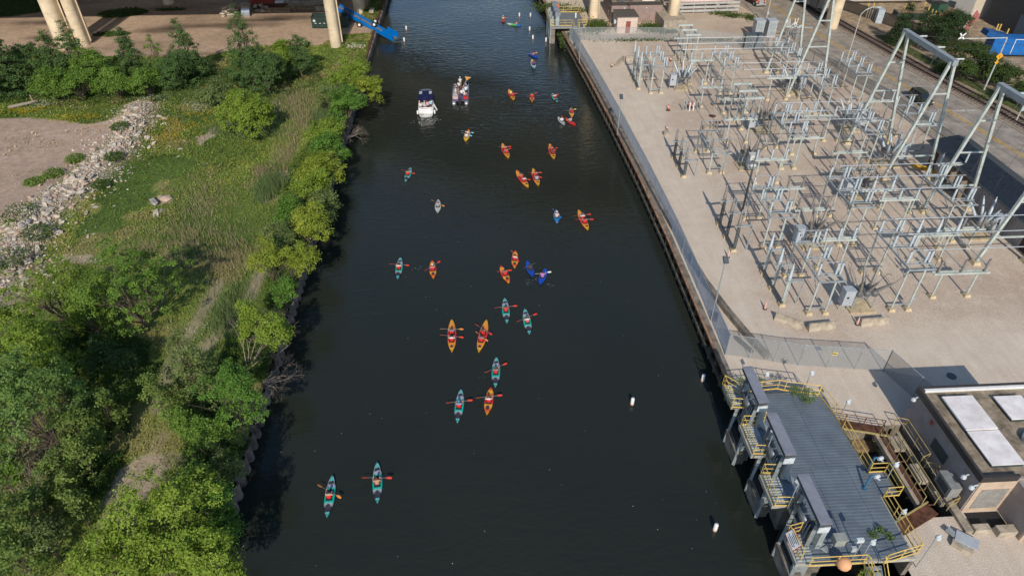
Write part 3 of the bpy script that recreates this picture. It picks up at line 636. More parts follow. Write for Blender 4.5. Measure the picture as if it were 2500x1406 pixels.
breaker(2163, 402, 'circuit breaker in front of the yellow covers, splayed grey bushings', cab='right')
breaker(2382, 575, 'circuit breaker beside the control house wall with pale bushings', cab='right')
breaker(2092, 482, 'circuit breaker under the second row of bus pipes with brown bushings', dark=True)
breaker(1860, 318, 'circuit breaker behind the pair of tall steel portals', dark=True)
# cable termination groups on the river side of the yard
def terminations(x, y, h, n, label, dark=True):
    t = thing('cable_termination', (x, y, 2), label, 'cable riser', group='cable terminations'); 
    for i in range(n):
        ay = i * 2.6
        MB().tube((0, ay, .3), (0, ay, h), .13, 8).tube((.22, ay, 0), (.22, ay, h - .2), .06, 6).build('leg', DSTEEL if dark else PALE, t)
        MB().box((0, ay, h + .04), (.6, .35, .1)).build('bracket', STEEL, t); inst('bushing', BUSHD if dark else BUSH, t, (0, ay, h + .1)); 
        MB().bar((0, ay, h - .1), (1.5, ay + .3, h - .15), .14, .2).build('arm', STEEL, t)
        inst('footing', FOOT, t, (0, ay, 0))
    MB().bar((-.1, -.2, .5), (-.1, 2.6 * (n - 1) + .4, .5), .2, .25).build('cable_tray', DSTEEL, t)
    for ay in (0, 2.6 * (n - 1)): MB().tube((1.5, ay, .2), (1.5, ay, h), .07, 6).build('rear_post', STEEL, t)
p = at(1789, 612); terminations(p.x, p.y, 3.2, 3, 'three dark cable risers with grey sheds nearest the curved concrete wall')
p = at(1668, 432); terminations(p.x, p.y, 2.4, 3, 'three pale topped cable risers beyond the cone at the yard edge')
p = at(1902, 745); terminations(p.x + .2, p.y, 3.0, 3, 'front group of cable risers leaning beside the nearest switch frame', False)
p = at(1558, 218); terminations(p.x, p.y, 4.0, 3, 'farthest group of cable risers next to the rock barrier and traffic cone', False)
# portals
def portal(x, y, h, w, label):
    t = thing('steel_portal', (x, y, 2), label, 'steel frame', group='steel portals')
    for ax in (0, w): leg(t, ax, 0, h, .12)
    MB().bar((-.35, 0, h), (w + .35, 0, h), .3, .22).build('beam', PALE, t)
    return t
for i, (px, py, h, w) in enumerate(((1808, 316, 3.9, 2.0),)):
    p = at(px, py); t = thing('portal_frame', p, 'tall ladder topped steel portal with three pale cross beams behind the manholes', 'steel frame')
    for k in range(3):
        ay = k * 2.6
        for ax in (0, w): leg(t, ax, ay, h + .7, .12)
        MB().bar((-.4, ay, h + .8), (w + .4, ay, h + .8), .34, .26).build('beam', PALE, t)
    for ax in (0, w): MB().bar((ax, 0, h + .6), (ax, 5.2, h + .6), .12, .18).build('side_beam', STEEL, t)
p = at(1668, 163); t = thing('portal_frame', p, 'tall ladder topped steel portal at the far fence near the round stacks', 'steel frame')
for k in range(3):
    for ax in (0, 1.8): leg(t, ax, k * 2.6, 5.3, .12)
    MB().bar((-.4, k * 2.6, 5.4), (2.2, k * 2.6, 5.4), .34, .26).build('beam', PALE, t)
for ax in (0, 1.8): MB().bar((ax, 0, 5.2), (ax, 5.2, 5.2), .12, .18).build('side_beam', STEEL, t)
# dead-end towers: A legs joined by a girder
def tower_pair(y0, y1, x, hw, label, ztop=17.2, strings=True):
    t = thing('line_tower', (x, y0, 2), label, 'power tower', group='A-leg power towers'); H = ztop - 2
    for k, yy in enumerate((0, y1 - y0)):
        for s_ in (-1, 1):
            MB().bar((s_ * hw, yy, .2), (s_ * .22, yy, H), .3, .3).build('leg', PALE, t); inst('footing', FOOT, t, (s_ * hw, yy, 0), (0, 0, 0), 1.3)
        for f in (.22, .5, .75): MB().bar((-hw * (1 - f) - .1, yy, H * f), (hw * (1 - f) + .1, yy, H * f), .16, .16).build('strut', PALE, t)
    MB().bar((0, -.5, H), (0, y1 - y0 + .5, H), .62, .6).build('girder', mat('girder_grey', (.30, .34, .36), .5, .2, .1, 1), t)
    return t
tower_pair(73.3, 83.6, 54.6, 3.0, 'middle pair of tall A-leg towers joined by a grey girder beside the road fence')
tower_pair(55.3, 65.9, 55.6, 2.8, 'nearest pair of tall A-leg towers in front of the dark roofed house')
tower_pair(100.4, 110.2, 52.4, 2.8, 'farthest pair of tall A-leg towers near the twin grey cabinets', 17.4)
prof = []
for i in range(14): prof += [(.05, i * .13), (.13, i * .13 + .05), (.05, i * .13 + .1)]
STR = mesh_of(MB().lathe(prof + [(.03, 1.9)], n=8), 'insulator_string', mat('string_grey', (.55, .58, .58), .3), True)
wm_ = mat('wire', (.07, .07, .07), .5, .3)
for (x, ys2, w_) in ((54.6, (82.6, 78.6, 74.6), 'middle'), (55.6, (64.6, 60.6, 56.6), 'nearest')):
    for k, yy in enumerate(ys2):
        nm = ('far', 'centre', 'near')[k]
        t = thing('insulator_string', (x + .35, yy, 17.0), f'{nm} white disc insulator string on the {w_} tower girder', 'insulator string')
        inst('discs', STR, t, (0, 0, 0), (0, R(90), 0))
        g = MB(); pts = [Vector((x + 2.3 + 40 * s_, yy + 1.2 * s_, 17.0 - 3.0 * math.sin(math.pi * s_ * .5))) for s_ in [q / 12 for q in range(13)]]
        o = MB().path([q - Vector((x, yy, 17)) for q in pts], .022, 4).build('overhead_wire', wm_); o.location = (x, yy, 17); tag(o, f'thin overhead wire leaving the {nm} string of the {w_} towers over the road', 'wire')
        pts = [Vector((2.2, 0, 0)), Vector((1.2, -.3, -1.2)), Vector((.3, -.6, -3.2)), Vector((-.4, -.8, -6)), Vector((-.9, -1, -8.6))]
        o = MB().path(pts, .02, 4).build('dropper_wire', wm_); o.location = (x, yy, 17); tag(o, f'slack wire dropping from the {nm} string of the {w_} towers to the switches', 'wire')
# light poles and lightning mast
def yardlight(px, py, h, label, m=STEEL, r=.07, head=.45):
    p = at(px, py); t = thing('yard_light', p, label, 'light pole'); MB().tube((0, 0, 0), (0, 0, h), r, 8, r * .6).build('pole', m, t)
    MB().box((0, 0, h + .12), (head, head * 1.5, .22), 0, 0, Matrix.Rotation(R(35), 3, 'X')).build('lamp_head', DSTEEL, t); return t
yardlight(1736, 782, 7.1, 'leaning looking grey floodlight pole beside the brown drum at the curved wall', r=.09)
yardlight(1507, 330, 5.6, 'thin floodlight pole behind the blue grey river fence, middle of the yard edge')
yardlight(1414, 155, 6.4, 'thin floodlight pole at the far corner of the river fence')
p = at(1812, 515); t = thing('lightning_mast', p, 'thin tall dark mast rising over the second row of switches', 'mast')
MB().tube((0, 0, 0), (0, 0, 5.5), .12, 8).build('lower_pole', DSTEEL, t); MB().tube((0, 0, 5.5), (0, 0, 14.6), .07, 6, .03).build('upper_pole', mat('mast_brown', (.13, .11, .10), .6), t)
# small things in the yard
CONE = MB().lathe([(.17, .03), (.15, .3), (.10, .75), (.05, 1.05), (.05, 1.1)], n=8)
CONEM = mesh_of(CONE, 'cone_body', PINK, True); CBASE = mesh_of(MB().lathe([(.3, 0), (.3, .05), (.2, .07)], n=6), 'cone_base', BLACK); CRED = mesh_of(MB().lathe([(.17, .03), (.15, .3), (.10, .75), (.05, 1.05), (.05, 1.1)], n=8), 'cone_body', mat('cone_orange', (.62, .14, .06), .5), True)
CSTR = mesh_of(MB().lathe([(.137, .42), (.122, .6)], n=8), 'white_band', WHITE)
for px, py, lb, red in ((1669, 432, 'pale pink traffic cone at the foot of the far cable risers', 0), (1777, 628, 'pale pink traffic cone right above the tall floodlight head', 0), (1867, 754, 'pale pink traffic cone left of the two splayed concrete barriers', 0), (2092, 792, 'pale pink traffic cone at the left end of the right hand barrier', 0),
                        (1493, 164, 'orange and white cone near the far barriers', 1), (1637, 150, 'orange and white cone behind the far switch frame', 1), (1628, 318, 'orange and white cone standing on the small concrete stub', 1), (1689, 264, 'orange cone top on the cluster of pipe bollards', 1), (1631, 268, 'orange cone alone on a brown lid in open gravel', 1), (1483, 68, 'orange and white cone by the pink brick hut', 1), (1680, 260, 'slim white and orange post among the pipe bollards', 1)):
    t = thing('traffic_cone', at(px, py), lb, 'traffic cone', group='traffic cones'); t.scale = (.75, .75, .85); inst('base', CBASE, t); inst('body', CRED if red else CONEM, t)
    if red: inst('white_band', CSTR, t)
def barrier(px0, py0, px1, py1, label):
    a, b = at(px0, py0), at(px1, py1); d = b - a; L = d.length
    poly = [(-.3, 0), (.3, 0), (.3, .12), (.12, .4), (.08, .8), (-.08, .8), (-.12, .4), (-.3, .12)]
    vs_ = [(0, y, z) for y, z in poly] + [(L, y, z) for y, z in poly]; n = 8
    mb = MB().add(vs_, [(i, i + n, (i + 1) % n + n, (i + 1) % n) for i in range(n)] + [tuple(range(n)), tuple(range(2 * n - 1, n - 1, -1))])
    o = mb.build('concrete_barrier', CONC); o.location = a; o.rotation_euler = (0, 0, math.atan2(d.y, d.x)); tag(o, label, 'barrier')
barrier(1891, 778, 1958, 802, 'splayed concrete barrier beside the pale cone, left of the three near ones')
barrier(1971, 806, 2036, 799, 'middle one of the three near concrete barriers, chipped tan face')
barrier(2098, 794, 2165, 788, 'right hand near concrete barrier with a cone at its end')
barrier(1503, 165, 1520, 148, 'far concrete barrier standing upright edge on by the orange cone')
barrier(1522, 150, 1545, 146, 'far tan concrete barrier tucked behind the farthest cable risers')
barrier(1558, 149, 1592, 147, 'far low tan concrete barrier left of the far switch frame')
def disc(name, px, py, r, h, m, lb, cat, z=2.0):
    o = MB().lathe([(r, 0), (r, h), (r * .93, h + .02)], n=20).build(name, m); o.location = at(px, py, z); return tag(o, lb, cat)
lid = mat('rusty_lid', (.15, .065, .045), .8, .2, .3, 3)
disc('manhole_cover', 1739, 284, .55, .04, lid, 'round rusty manhole cover, the farther of two in open gravel', 'manhole cover')
disc('manhole_cover', 1751, 299, .55, .04, lid, 'round rusty manhole cover, the nearer of two by the portal', 'manhole cover')
disc('manhole_cover', 2323, 918, .42, .03, DSTEEL, 'dark round manhole cover in the shade of the pump house', 'manhole cover')
disc('manhole_cover', 1631, 270, .35, .05, lid, 'small round brown lid under the lone orange cone', 'manhole cover')
disc('drum', 1742, 780, .32, .75, RUST, 'rusty brown drum at the foot of the tall floodlight pole', 'drum')
disc('concrete_stub', 1626, 330, .42, .6, CONC, 'round concrete stub under a traffic cone beside the low switch', 'concrete stub')
disc('round_drum', 1723, 316, .5, .6, CONC, 'left of two round tan tubs behind the low switch', 'tub'); disc('round_drum', 1738, 314, .45, .55, CONC, 'right of two round tan tubs behind the low switch', 'tub')
for i, (dx, dy, h) in enumerate(((0, 0, 1.6), (.5, .2, 1.1), (1.1, .4, 1.8), (1.5, -.2, 1.2), (2.2, .5, 1.9), (2.7, .1, 1.1), (.9, -.3, 1.3))):
    p = at(1667, 270); m_ = WHITE if i in (3, 6) else STEEL; o = MB().lathe([(.09, 0), (.09, h), (.04, h + .06)], n=8).build('pipe_bollard', m_); o.location = (p.x + dx, p.y + dy, 2)
    tag(o, ['leftmost tall grey pipe bollard of the gravel cluster', 'short grey pipe bollard second from left in the gravel cluster', 'tall dark grey pipe bollard in the cluster centre', 'lower white pipe bollard of the gravel cluster', 'brick white tall pipe bollard at the right of the cluster', 'rightmost short grey pipe bollard of the gravel cluster', 'front white striped pipe bollard of the gravel cluster'][i], 'bollard', 'pipe bollards clustered in the gravel')
# twin cabinets, ribbed transformer box, far bollard posts
for px, lb in ((1842, 'left of the twin tall grey equipment cabinets at the far fence'), (1872, 'right of the twin tall grey equipment cabinets at the far fence')):
    p = at(px, 92); t = thing('equipment_cabinet', p, lb, 'cabinet', group='tall grey equipment cabinets'); MB().bx(-.1, 1.5, 0, 1.8, 0, 2.9).build('body', CABG, t); MB().box((.7, .9, 3.0), (1.8, 2.0, .14)).build('lid', CABG, t); MB().box((.7, -.02, 1.5), (1.3, .03, 2.5)).build('door', STEEL, t)
p = at(1815, 122); t = thing('ribbed_enclosure', p, 'dark ribbed steel enclosure standing behind the far pipes', 'enclosure')
MB().bx(0, 3.4, 0, 1.6, 0, 2.6).build('body', DSTEEL, t)
for i in range(12): MB().box((.15 + i * .28, -.03, 1.3), (.08, .08, 2.5)).build('rib', STEEL, t)
# twisted bare conductors heap between tower and back fence
t = thing('arrester_cluster', at(1925, 95), 'tangle of white fibre arms and posts behind the farthest tower leg', 'equipment')
rr = random.Random(3)
for i in range(9):
    a = Vector((rr.uniform(-1.5, 2.5), rr.uniform(-1, 1.5), 2.2)); MB().tube((a.x, a.y, 0), a, .06, 6).build('post', STEEL, t); MB().tube(a, a + Vector((rr.uniform(-.8, .8), rr.uniform(-.5, .5), 1.1)), .06, 6).build('arm', WHITE, t)
MB().bar((-1.6, 0, 2.2), (3.8, -.6, 2.2), .2, .2).build('beam', STEEL, t)
# yellow trench covers, timber, junk
t = thing('trench_cover', (0, 0, 0), 'bright orange yellow trench covers on the gravel in front of the control house', 'trench cover'); a = at(2222, 402); 
for i in range(3): MB().bx(a.x + i * .95 + i * .03, a.x + i * .95 + .93, a.y - 1.4 - i * 1.0, a.y - .1 - i * .8, 2.02, 2.25).build('cover_plate', mat('cover_yellow', (.72, .38, .03), .5, 0, .1, 2), t)
t = thing('transformer', at(2432, 545), 'dark finned transformer cooler against the control house wall', 'transformer'); MB().bx(0, 2.6, 0, 3.0, .3, 2.2).build('tank', DSTEEL, t)
for i in range(9): MB().tube((-.2, .2 + i * .33, .5), (-.2, .2 + i * .33, 2.2), .12, 6).build('cooling_fin', BLACK, t)
o = MB().bar((0, 0, .15), (.9, -2.0, .15), .3, .3).build('timber_beam', mat('char_timber', (.06, .05, .045), .9)); o.location = at(1795, 826); tag(o, 'dark old timber beam lying on stones by the curved wall end', 'timber')
# ================= RAILINGS AND PLATFORMS =================
def railing(pts, label, m=YEL, h=1.07, step=1.6, toe=True, z=4.0, group='yellow guard rails', sagz=None):
    o0 = Vector((pts[0][0], pts[0][1], z)); t = thing('guard_rail', o0, label, 'guard rail', group=group)
    P3 = [Vector((p[0], p[1], p[2] if len(p) > 2 else z)) - o0 for p in pts]
    tr, mr, tb = MB(), MB(), MB()
    for a, b in zip(P3[:-1], P3[1:]):
        L = (b - a).length; n = max(1, round(L / step)); H = Vector((0, 0, h))
        tr.tube(a + H, b + H, .036, 6); mr.tube(a + H * .52, b + H * .52, .03, 6)
        if toe: tb.bar(a + Vector((0, 0, .08)), b + Vector((0, 0, .08)), .025, .13)
        for i in range(n + (b is P3[-1])):
            q = a + (b - a) * i / n; MB().tube(q, q + H, .034, 6).build('post', m, t)
    tr.build('top_rail', m, t); mr.build('mid_rail', m, t)
    if toe: tb.build('toe_board', m, t)
    return t
def corrugated(x0, x1, y0, y1, z, pitch=.26, amp=.009):
    """ribs run along x; raised trapezoid ribs repeated in y"""
    V, F = [], []; y = y0; k = 0
    prof = []
    while y < y1 - 1e-6:
        for f, zz in ((0, 0), (.38, 0), (.48, amp), (.90, amp)):
            yy = y + f * pitch
            if yy < y1: prof.append((yy, zz))
        y += pitch
    prof.append((y1, 0))
    for yy, zz in prof: V += [(x0, yy, z + zz), (x1, yy, z + zz)]
    for i in range(len(prof) - 1): F.append((2 * i, 2 * i + 1, 2 * i + 3, 2 * i + 2))
    mb = MB(); mb.add(V, F); return mb
DECKM = mat('blue_grey_deck', (0.155, 0.185, 0.215), .5, .2, .14, .6)
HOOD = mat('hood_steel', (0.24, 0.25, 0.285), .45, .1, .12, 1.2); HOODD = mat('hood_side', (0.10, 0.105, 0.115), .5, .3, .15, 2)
LAMPW = mat('lamp_white', (.55, .60, .62), .3)
def dock_lamp(x, y, z, h, label, lean=0.0, bar=False, rz=0):
    t = thing('platform_lamp', (x, y, z), label, 'lamp', rz); MB().tube((0, 0, 0), (0, 0, h), .035, 6).build('pole', STEEL, t)
    if bar:
        MB().tube((0, 0, h), (.15, .1, h + .25), .03, 5).build('arm', STEEL, t); MB().box((.2, .12, h + .3), (.22, .62, .1), R(35)).build('lamp_head', LAMPW, t)
    else:
        MB().lathe([(.06, .14), (.15, .08), (.19, -.10), (.17, -.12)], (.12, 0, h), n=10).build('lamp_head', LAMPW, t); MB().tube((-.05, 0, h + .1), (.28, .05, h + .18), .05, 6).build('lamp_arm', LAMPW, t)
    return t
DZ = 4.0
HOISTB = mat('hoist_blue', (.03, .12, .22), .5, 0, .15, 3)
def near_platform():
    t = thing('intake_platform', (24, 29, DZ), 'large steel intake platform with corrugated blue grey deck over the river edge', 'platform')
    o = lambda x, y: (x - 24, y - 29)
    X0, X1, Y0, Y1 = 20.9, 27.45, 22.0, 36.4
    xs = [X0, 22.2, 23.5, 24.8, 26.1, X1]
    for i, (a, b) in enumerate(zip(xs[:-1], xs[1:])):
        for j, (c, d) in enumerate(((Y0 if i > 1 else Y0, 29.2), (29.2, Y1 if i < 4 else 35.9))):
            corrugated(a - 24 + .006, b - 24 - .006, c - 29 + .004, d - 29 - .004, -.01 * ((i + j) % 2)).build('deck_panel', DECKM, t)
    # bay on the landward side and plain plates toward the river between the gates
    corrugated(27.46 - 24, 28.75 - 24, 26.5 - 29, 28.5 - 29, 0).build('deck_panel', DECKM, t)
    for y0, y1 in ((35.4, 37.6), (30.6, 33.4), (26.3, 28.8), (22.0, 24.0)):
        corrugated(19.75 - 24, 20.89 - 24, y0 - 29, y1 - 29, -.004, .22, .03).build('walkway_plate', STEEL, t)
    em = mat('edge_concrete', (.36, .35, .31), .8, 0, .2, 1.5); MB().bx(20.75 - 24, X1 - 24 + .12, Y0 - 29 - .12, Y1 - 29 + .1, -.38, -.06).build('edge_beam', em, t)
    for y0, y1 in ((35.4, 37.6), (30.6, 33.4), (26.3, 28.8), (22.0, 24.0)): MB().bx(19.62 - 24, 20.74 - 24, y0 - 29 - .05, y1 - 29 + .05, -.42, -.07).build('walkway_beam', em, t)
    for y in (23.4, 27.4, 31.4, 35.4):
        MB().bx(21.0 - 24, 22.2 - 24, y - 29 - .6, y - 29 + .6, -6, -.4).build('pier', CONCD, t)
    for y in (24.6, 29.2, 34.0): MB().bx(25.9 - 24, 26.7 - 24, y - 29 - .4, y - 29 + .4, -6, -.4).build('pier', CONCD, t)
    MB().bx(27.4 - 24, 27.7 - 24, Y0 - 29, 36.3 - 29, -2.4, -.4).build('land_beam', CONCD, t)
    return t
near_platform()
for i, (yc, w_) in enumerate(((34.9, 'farthest'), (30.1, 'middle'), (24.75, 'nearest'))):
    t = thing('travelling_screen', (20.9 + .2 * i, yc, DZ), f'{w_} of three tilted intake screens under a long grey hood on the river side', 'intake screen', group='intake screens under grey hoods')
    # tall concrete housing that reaches from the water to the deck, open slots in its face
    hm = mat('housing_grey', (.30, .33, .33), .6, .2, .2, 2)
    for sy in (-1.15, 1.15):
        MB().bar((-1.0, sy - .95, -3.9), (-.05, sy + .0, 1.9), .22, .9).build('side_frame', hm, t)
    MB().bx(-1.25, -.4, -2.2, .25, -4.1, -2.6).build('sill', CONCD, t)
    MB().bx(-1.1, 0, -2.0, -1.85, -3.9, -.5).build('cross_wall', hm, t)
    for k in range(5): MB().bar((-.75 + k * .12, -.9 + k * .42 - .4, -1.2), (-.35 + k * .1, -.9 + k * .42, 1.3), .07, .12).build('slat', STEEL, t)
    MB().bar((-.5, -1.6, -1.6), (-.3, 1.1, -1.5), .3, .25).bar((-.35, -1.2, .1), (-.1, 1.1, .2), .2, .2).build('cross_frame', STEEL, t)
    MB().bx(-.9, -.15, -1.5, .8, -3.3, -1.9).build('screen_basket', BLACK, t)
    # machinery
    MB().lathe([(.34, -.7), (.34, .7)], (-.35, .15, 1.0), (0, 1, 0), 14).build('drive_drum', mat('drive_grey', (.15, .16, .17), .4, .5), t, True)
    MB().tube((-.25, 1.25, .6), (-.25, 1.25, 1.9), .18, 8).tube((-.25, 1.25, 1.9), (-.25, 1.25, 2.3), .08, 6).build('motor', mat('motor_grey', (.3, .31, .32), .35, .5), t)
    MB().lathe([(.2, 0), (.2, .3)], (.1, -1.3, .5), n=8).box((.1, -.6, .6), (.4, .6, .5)).build('gearbox', DSTEEL, t)
    MB().bx(-.1, .25, -1.85, -1.3, -.0, 2.55).build('hood_leg', STEEL, t); MB().bx(-.1, .25, 1.3, 1.75, 0, 2.55).build('hood_leg', STEEL, t)
    MB().bx(-.5, .26, -1.88, -1.86, 1.9, 2.5).build('end_plate', LAMPW, t)
    MB().bar((.15, -1.7, .4), (.75, -2.0, -.05), .5, .1).build('chute', hm, t)
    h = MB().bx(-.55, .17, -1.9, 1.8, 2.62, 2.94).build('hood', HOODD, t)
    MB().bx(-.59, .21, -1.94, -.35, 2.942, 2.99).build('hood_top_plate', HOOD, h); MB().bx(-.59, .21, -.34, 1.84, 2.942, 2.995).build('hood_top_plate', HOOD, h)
railing([(20.7, 36.5), (19.6, 37.7), (19.6, 35.2), (20.7, 35.0)], 'yellow rail around the outermost river balcony by the far screen')
railing([(20.9, 36.7), (23.9, 36.9), (24.4, 36.7), (27.0, 36.1)], 'yellow rail along the far north edge of the near platform')
railing([(27.05, 36.1), (27.4, 34.2), (27.5, 31.0), (27.55, 28.6)], 'long yellow rail between deck and open basin, far part')
railing([(27.55, 28.5), (28.75, 28.5), (28.75, 26.5), (27.6, 26.45)], 'yellow rail around the square landward balcony with the lamp')
railing([(27.6, 26.4), (27.75, 22.3)], 'yellow rail between deck and yard, near part')
railing([(27.75, 22.2), (25.2, 21.6)], 'yellow rail at the near right corner of the deck beside the stair')
railing([(20.3, 21.7), (23.9, 21.7), (24.0, 20.2)], 'yellow rail along the near edge left of the stair, orange ball behind it')
for a, b, w_ in ((33.3, 30.6, 'upper'), (28.8, 26.2, 'lower')):
    railing([(20.85, a), (19.75, a + .1), (19.75, b), (20.85, b - .1)], f'yellow rail around the {w_} river walkway between two intake screens')
    railing([(20.9, a + 1.1), (21.6, a + 1.1), (21.6, a + .3), (20.9, a + .3)], f'small square yellow rail cage above the {w_} river walkway', toe=False)
railing([(20.9, 24.3), (21.6, 24.3), (21.6, 23.5), (20.9, 23.5)], 'small square yellow rail cage beside the nearest intake screen', toe=False)
railing([(20.7, 24.2), (19.75, 24.0), (20.0, 22.2)], 'yellow rail at the near river corner carrying the white notice')
t = thing('notice_board', (19.72, 23.2, 4.75), 'white notice board with red border and dark lines on the near corner rail', 'sign', R(90)); MB().box((0, 0, 0), (1.3, .03, .8), 0, 0, Matrix.Rotation(R(35), 3, 'X')).build('frame', REDP, t); 
MR = Matrix.Rotation(R(35), 3, 'X'); MB().box(MR @ Vector((0, .02, .0)), (1.2, .02, .7), 0, 0, MR).build('board', WHITE, t)
for k in range(5): MB().box(MR @ Vector((-.05 + .04 * (k % 2), .035, .24 - k * .12)), (.95 - .2 * (k % 3), .01, .045), 0, 0, MR).build('text_line', BLACK, t)
# stair at the south end
t = thing('steel_stair', (24.55, 21.6, 2), 'steel stair going down from the near end of the deck between yellow rails', 'stair')
for k in range(8): MB().bx(-.45, .45, -.28 - k * .27, -.02 - k * .27, 1.78 - k * .235, 1.83 - k * .235).build('tread', STEEL, t)
for s_ in (-.5, .5): MB().bar((s_, 0, 1.85), (s_, -2.3, .05), .06, .22).build('stringer', STEEL, t); MB().tube((s_, 0, 2.95), (s_, -2.3, 1.1), .035, 6).tube((s_, 0, 2.45), (s_, -2.3, .6), .03, 6).tube((s_, -2.3, 0), (s_, -2.3, 1.1), .035, 6).tube((s_, -1.1, .9), (s_, -1.1, 2.05), .03, 6).build('handrail', YEL, t)
dock_lamp(20.4, 34.9, DZ, 2.3, 'slim bar lamp beside the farthest intake screen', bar=True)
dock_lamp(20.5, 30.3, DZ, 2.3, 'slim bar lamp on the upper river walkway', bar=True)
dock_lamp(20.6, 26.0, DZ, 2.3, 'slim bar lamp on the lower river walkway', bar=True)
dock_lamp(22.9, 37.5, 2, 3.2, 'white bell lamp standing behind the far end of the deck, left one'); dock_lamp(26.6, 37.4, 2, 3.2, 'white bell lamp standing behind the far end of the deck, right one')
dock_lamp(28.6, 34.7, 2, 2.6, 'white bell lamp over the rusty footbridge'); dock_lamp(28.6, 27.9, DZ, 1.7, 'white bell lamp on the square landward balcony')
dock_lamp(28.1, 25.0, 2, 2.4, 'small white lamp at the basin edge below the balcony'); dock_lamp(28.5, 22.3, 2.0, 3.6, 'white bell lamp outside the near right corner of the deck'); dock_lamp(23.8, 21.9, DZ, 2.2, 'white round lamp beside the orange ball at the near stair')
for x, y, lb in ((26.9, 27.4, 'blue davit hoist with white motor on the deck near the balcony'), (27.9, 28.9, 'blue davit hoist hanging over the dark basin')):
    t = thing('davit_hoist', (x, y, DZ), lb, 'hoist'); MB().tube((-.3, -.2, 0), (.0, .1, 1.1), .08, 8).tube((.0, .1, 1.1), (.4, .05, 1.05), .06, 6).build('jib', HOISTB, t); MB().lathe([(.14, -.2), (.14, .2)], (.4, .05, 1.02), (1, .3, 0), 8).tube((.35, .25, .9), (.55, -.2, .9), .07, 6).build('motor', LAMPW, t); MB().box((-.3, -.2, .03), (.3, .3, .06)).build('base', HOISTB, t)
t = thing('control_box', (22.6, 22.9, DZ), 'dull grey control box on legs near the nearest hood', 'box'); MB().box((0, 0, .95), (.8, .6, .6)).build('housing', mat('box_grey', (.30, .32, .29), .6), t); 
for sx in (-.3, .3): MB().tube((sx, 0, 0), (sx, 0, .65), .04, 5).build('leg', STEEL, t)
t = thing('signal_post', (23.3, 22.0, DZ), 'post with two pale boxes beside the round lamp', 'post'); MB().tube((0, 0, 0), (0, 0, 2.4), .04, 6).build('pole', STEEL, t); MB().box((-.2, 0, 2.3), (.45, .2, .3)).build('box', LAMPW, t); MB().box((-.3, 0, 1.3), (.3, .2, .4)).build('box', CABG, t)
o = MB().lathe([(.03, -.45), (.25, -.38), (.42, -.2), (.46, 0), (.42, .2), (.25, .38), (.03, .45)], n=14).build('orange_ball', mat('faded_orange', (.70, .36, .18), .6, 0, .1, 2), None, True); o.location = (22.4, 21.5, 4.5); tag(o, 'large faded orange float ball on the near rail', 'buoy ball')
def shrub(name, x, y, z, r, h, label, n=260, cols=((.09, .16, .03), (.16, .26, .05)), ls=.11, seed=0, group=None):
    rs = np.random.RandomState(seed + 900); p = rs.normal(0, 1, (n, 3)); p /= np.linalg.norm(p, axis=1)[:, None]; p *= rs.uniform(.3, 1, (n, 1)) ** .5; p[:, 0] *= r; p[:, 1] *= r; p[:, 2] = (p[:, 2] * .5 + .5) * h
    V, F, Cc = leaf_quads(p, rs, ls, cols); t = thing(name, (x, y, z), label, 'plant', group=group)
    np_mesh('foliage', V, F, Cc, LEAF, t); b = MB()
    for k in range(4): b.tube((0, 0, 0), (rs.uniform(-r, r) * .6, rs.uniform(-r, r) * .6, h * .8), .02, 4)
    b.build('stem', BARK, t)
LEAF = attr_mat('foliage', .6, .35, 0, spec=.15)
def leaf_quads(p, rs, ls, cols, up=.7, out=None, cvar=None, blotch=None):
    n = len(p); d = rs.normal(0, .55, (n, 3)); d[:, 2] += up
    if out is not None: d += out
    d /= np.linalg.norm(d, axis=1)[:, None] + 1e-9
    a = np.cross(d, rs.normal(0, 1, (n, 3))); a /= np.linalg.norm(a, axis=1)[:, None] + 1e-9; b = np.cross(d, a)
    s = ls * rs.uniform(.6, 1.35, (n, 1)); w = s * .62
    V = np.stack([p - a * s * .55, p + b * w * .5, p + a * s * .55, p - b * w * .5], 1).reshape(-1, 3)
    F = np.arange(4 * n).reshape(n, 4); k = rs.rand(n, 1) if cvar is None else np.clip(cvar[:, None] + rs.uniform(-.25, .25, (n, 1)), 0, 1)
    c = np.array(cols[0]) * (1 - k) + np.array(cols[1]) * k
    c = c * rs.uniform(.8, 1.2, (n, 1))
    return V, F, np.repeat(c, 4, 0)
shrub('weed_plant', 25.0, 36.2, 4.0, .45, 1.0, 'left sprig of green weed growing through the far end of the deck', 200, seed=1)
shrub('weed_plant', 25.7, 35.4, 4.0, .65, 1.5, 'tall green weed growing through the far end of the deck', 420, seed=2)
shrub('weed_plant', 25.5, 23.6, 4.0, .35, .3, 'left green tuft on the near part of the deck', 110, seed=3); shrub('weed_plant', 26.1, 23.9, 4.0, .3, .4, 'middle green tuft on the near part of the deck', 110, seed=4); shrub('weed_plant', 26.5, 23.4, 4.0, .35, .4, 'right green tuft on the near part of the deck', 110, seed=5)
shrub('weed_plant', 23.9, 20.9, 2.6, .6, 1.9, 'yellow green weeds climbing the rail by the near stair', 420, ((.2, .26, .05), (.3, .34, .08)), seed=6); shrub('weed_plant', 21.8, 38.8, 2, .8, 1.3, 'green weeds behind the farthest grey hood, river side', 420, seed=7); shrub('weed_plant', 23.3, 38.9, 2, .7, 1.2, 'green weeds behind the farthest grey hood, land side', 360, seed=8)
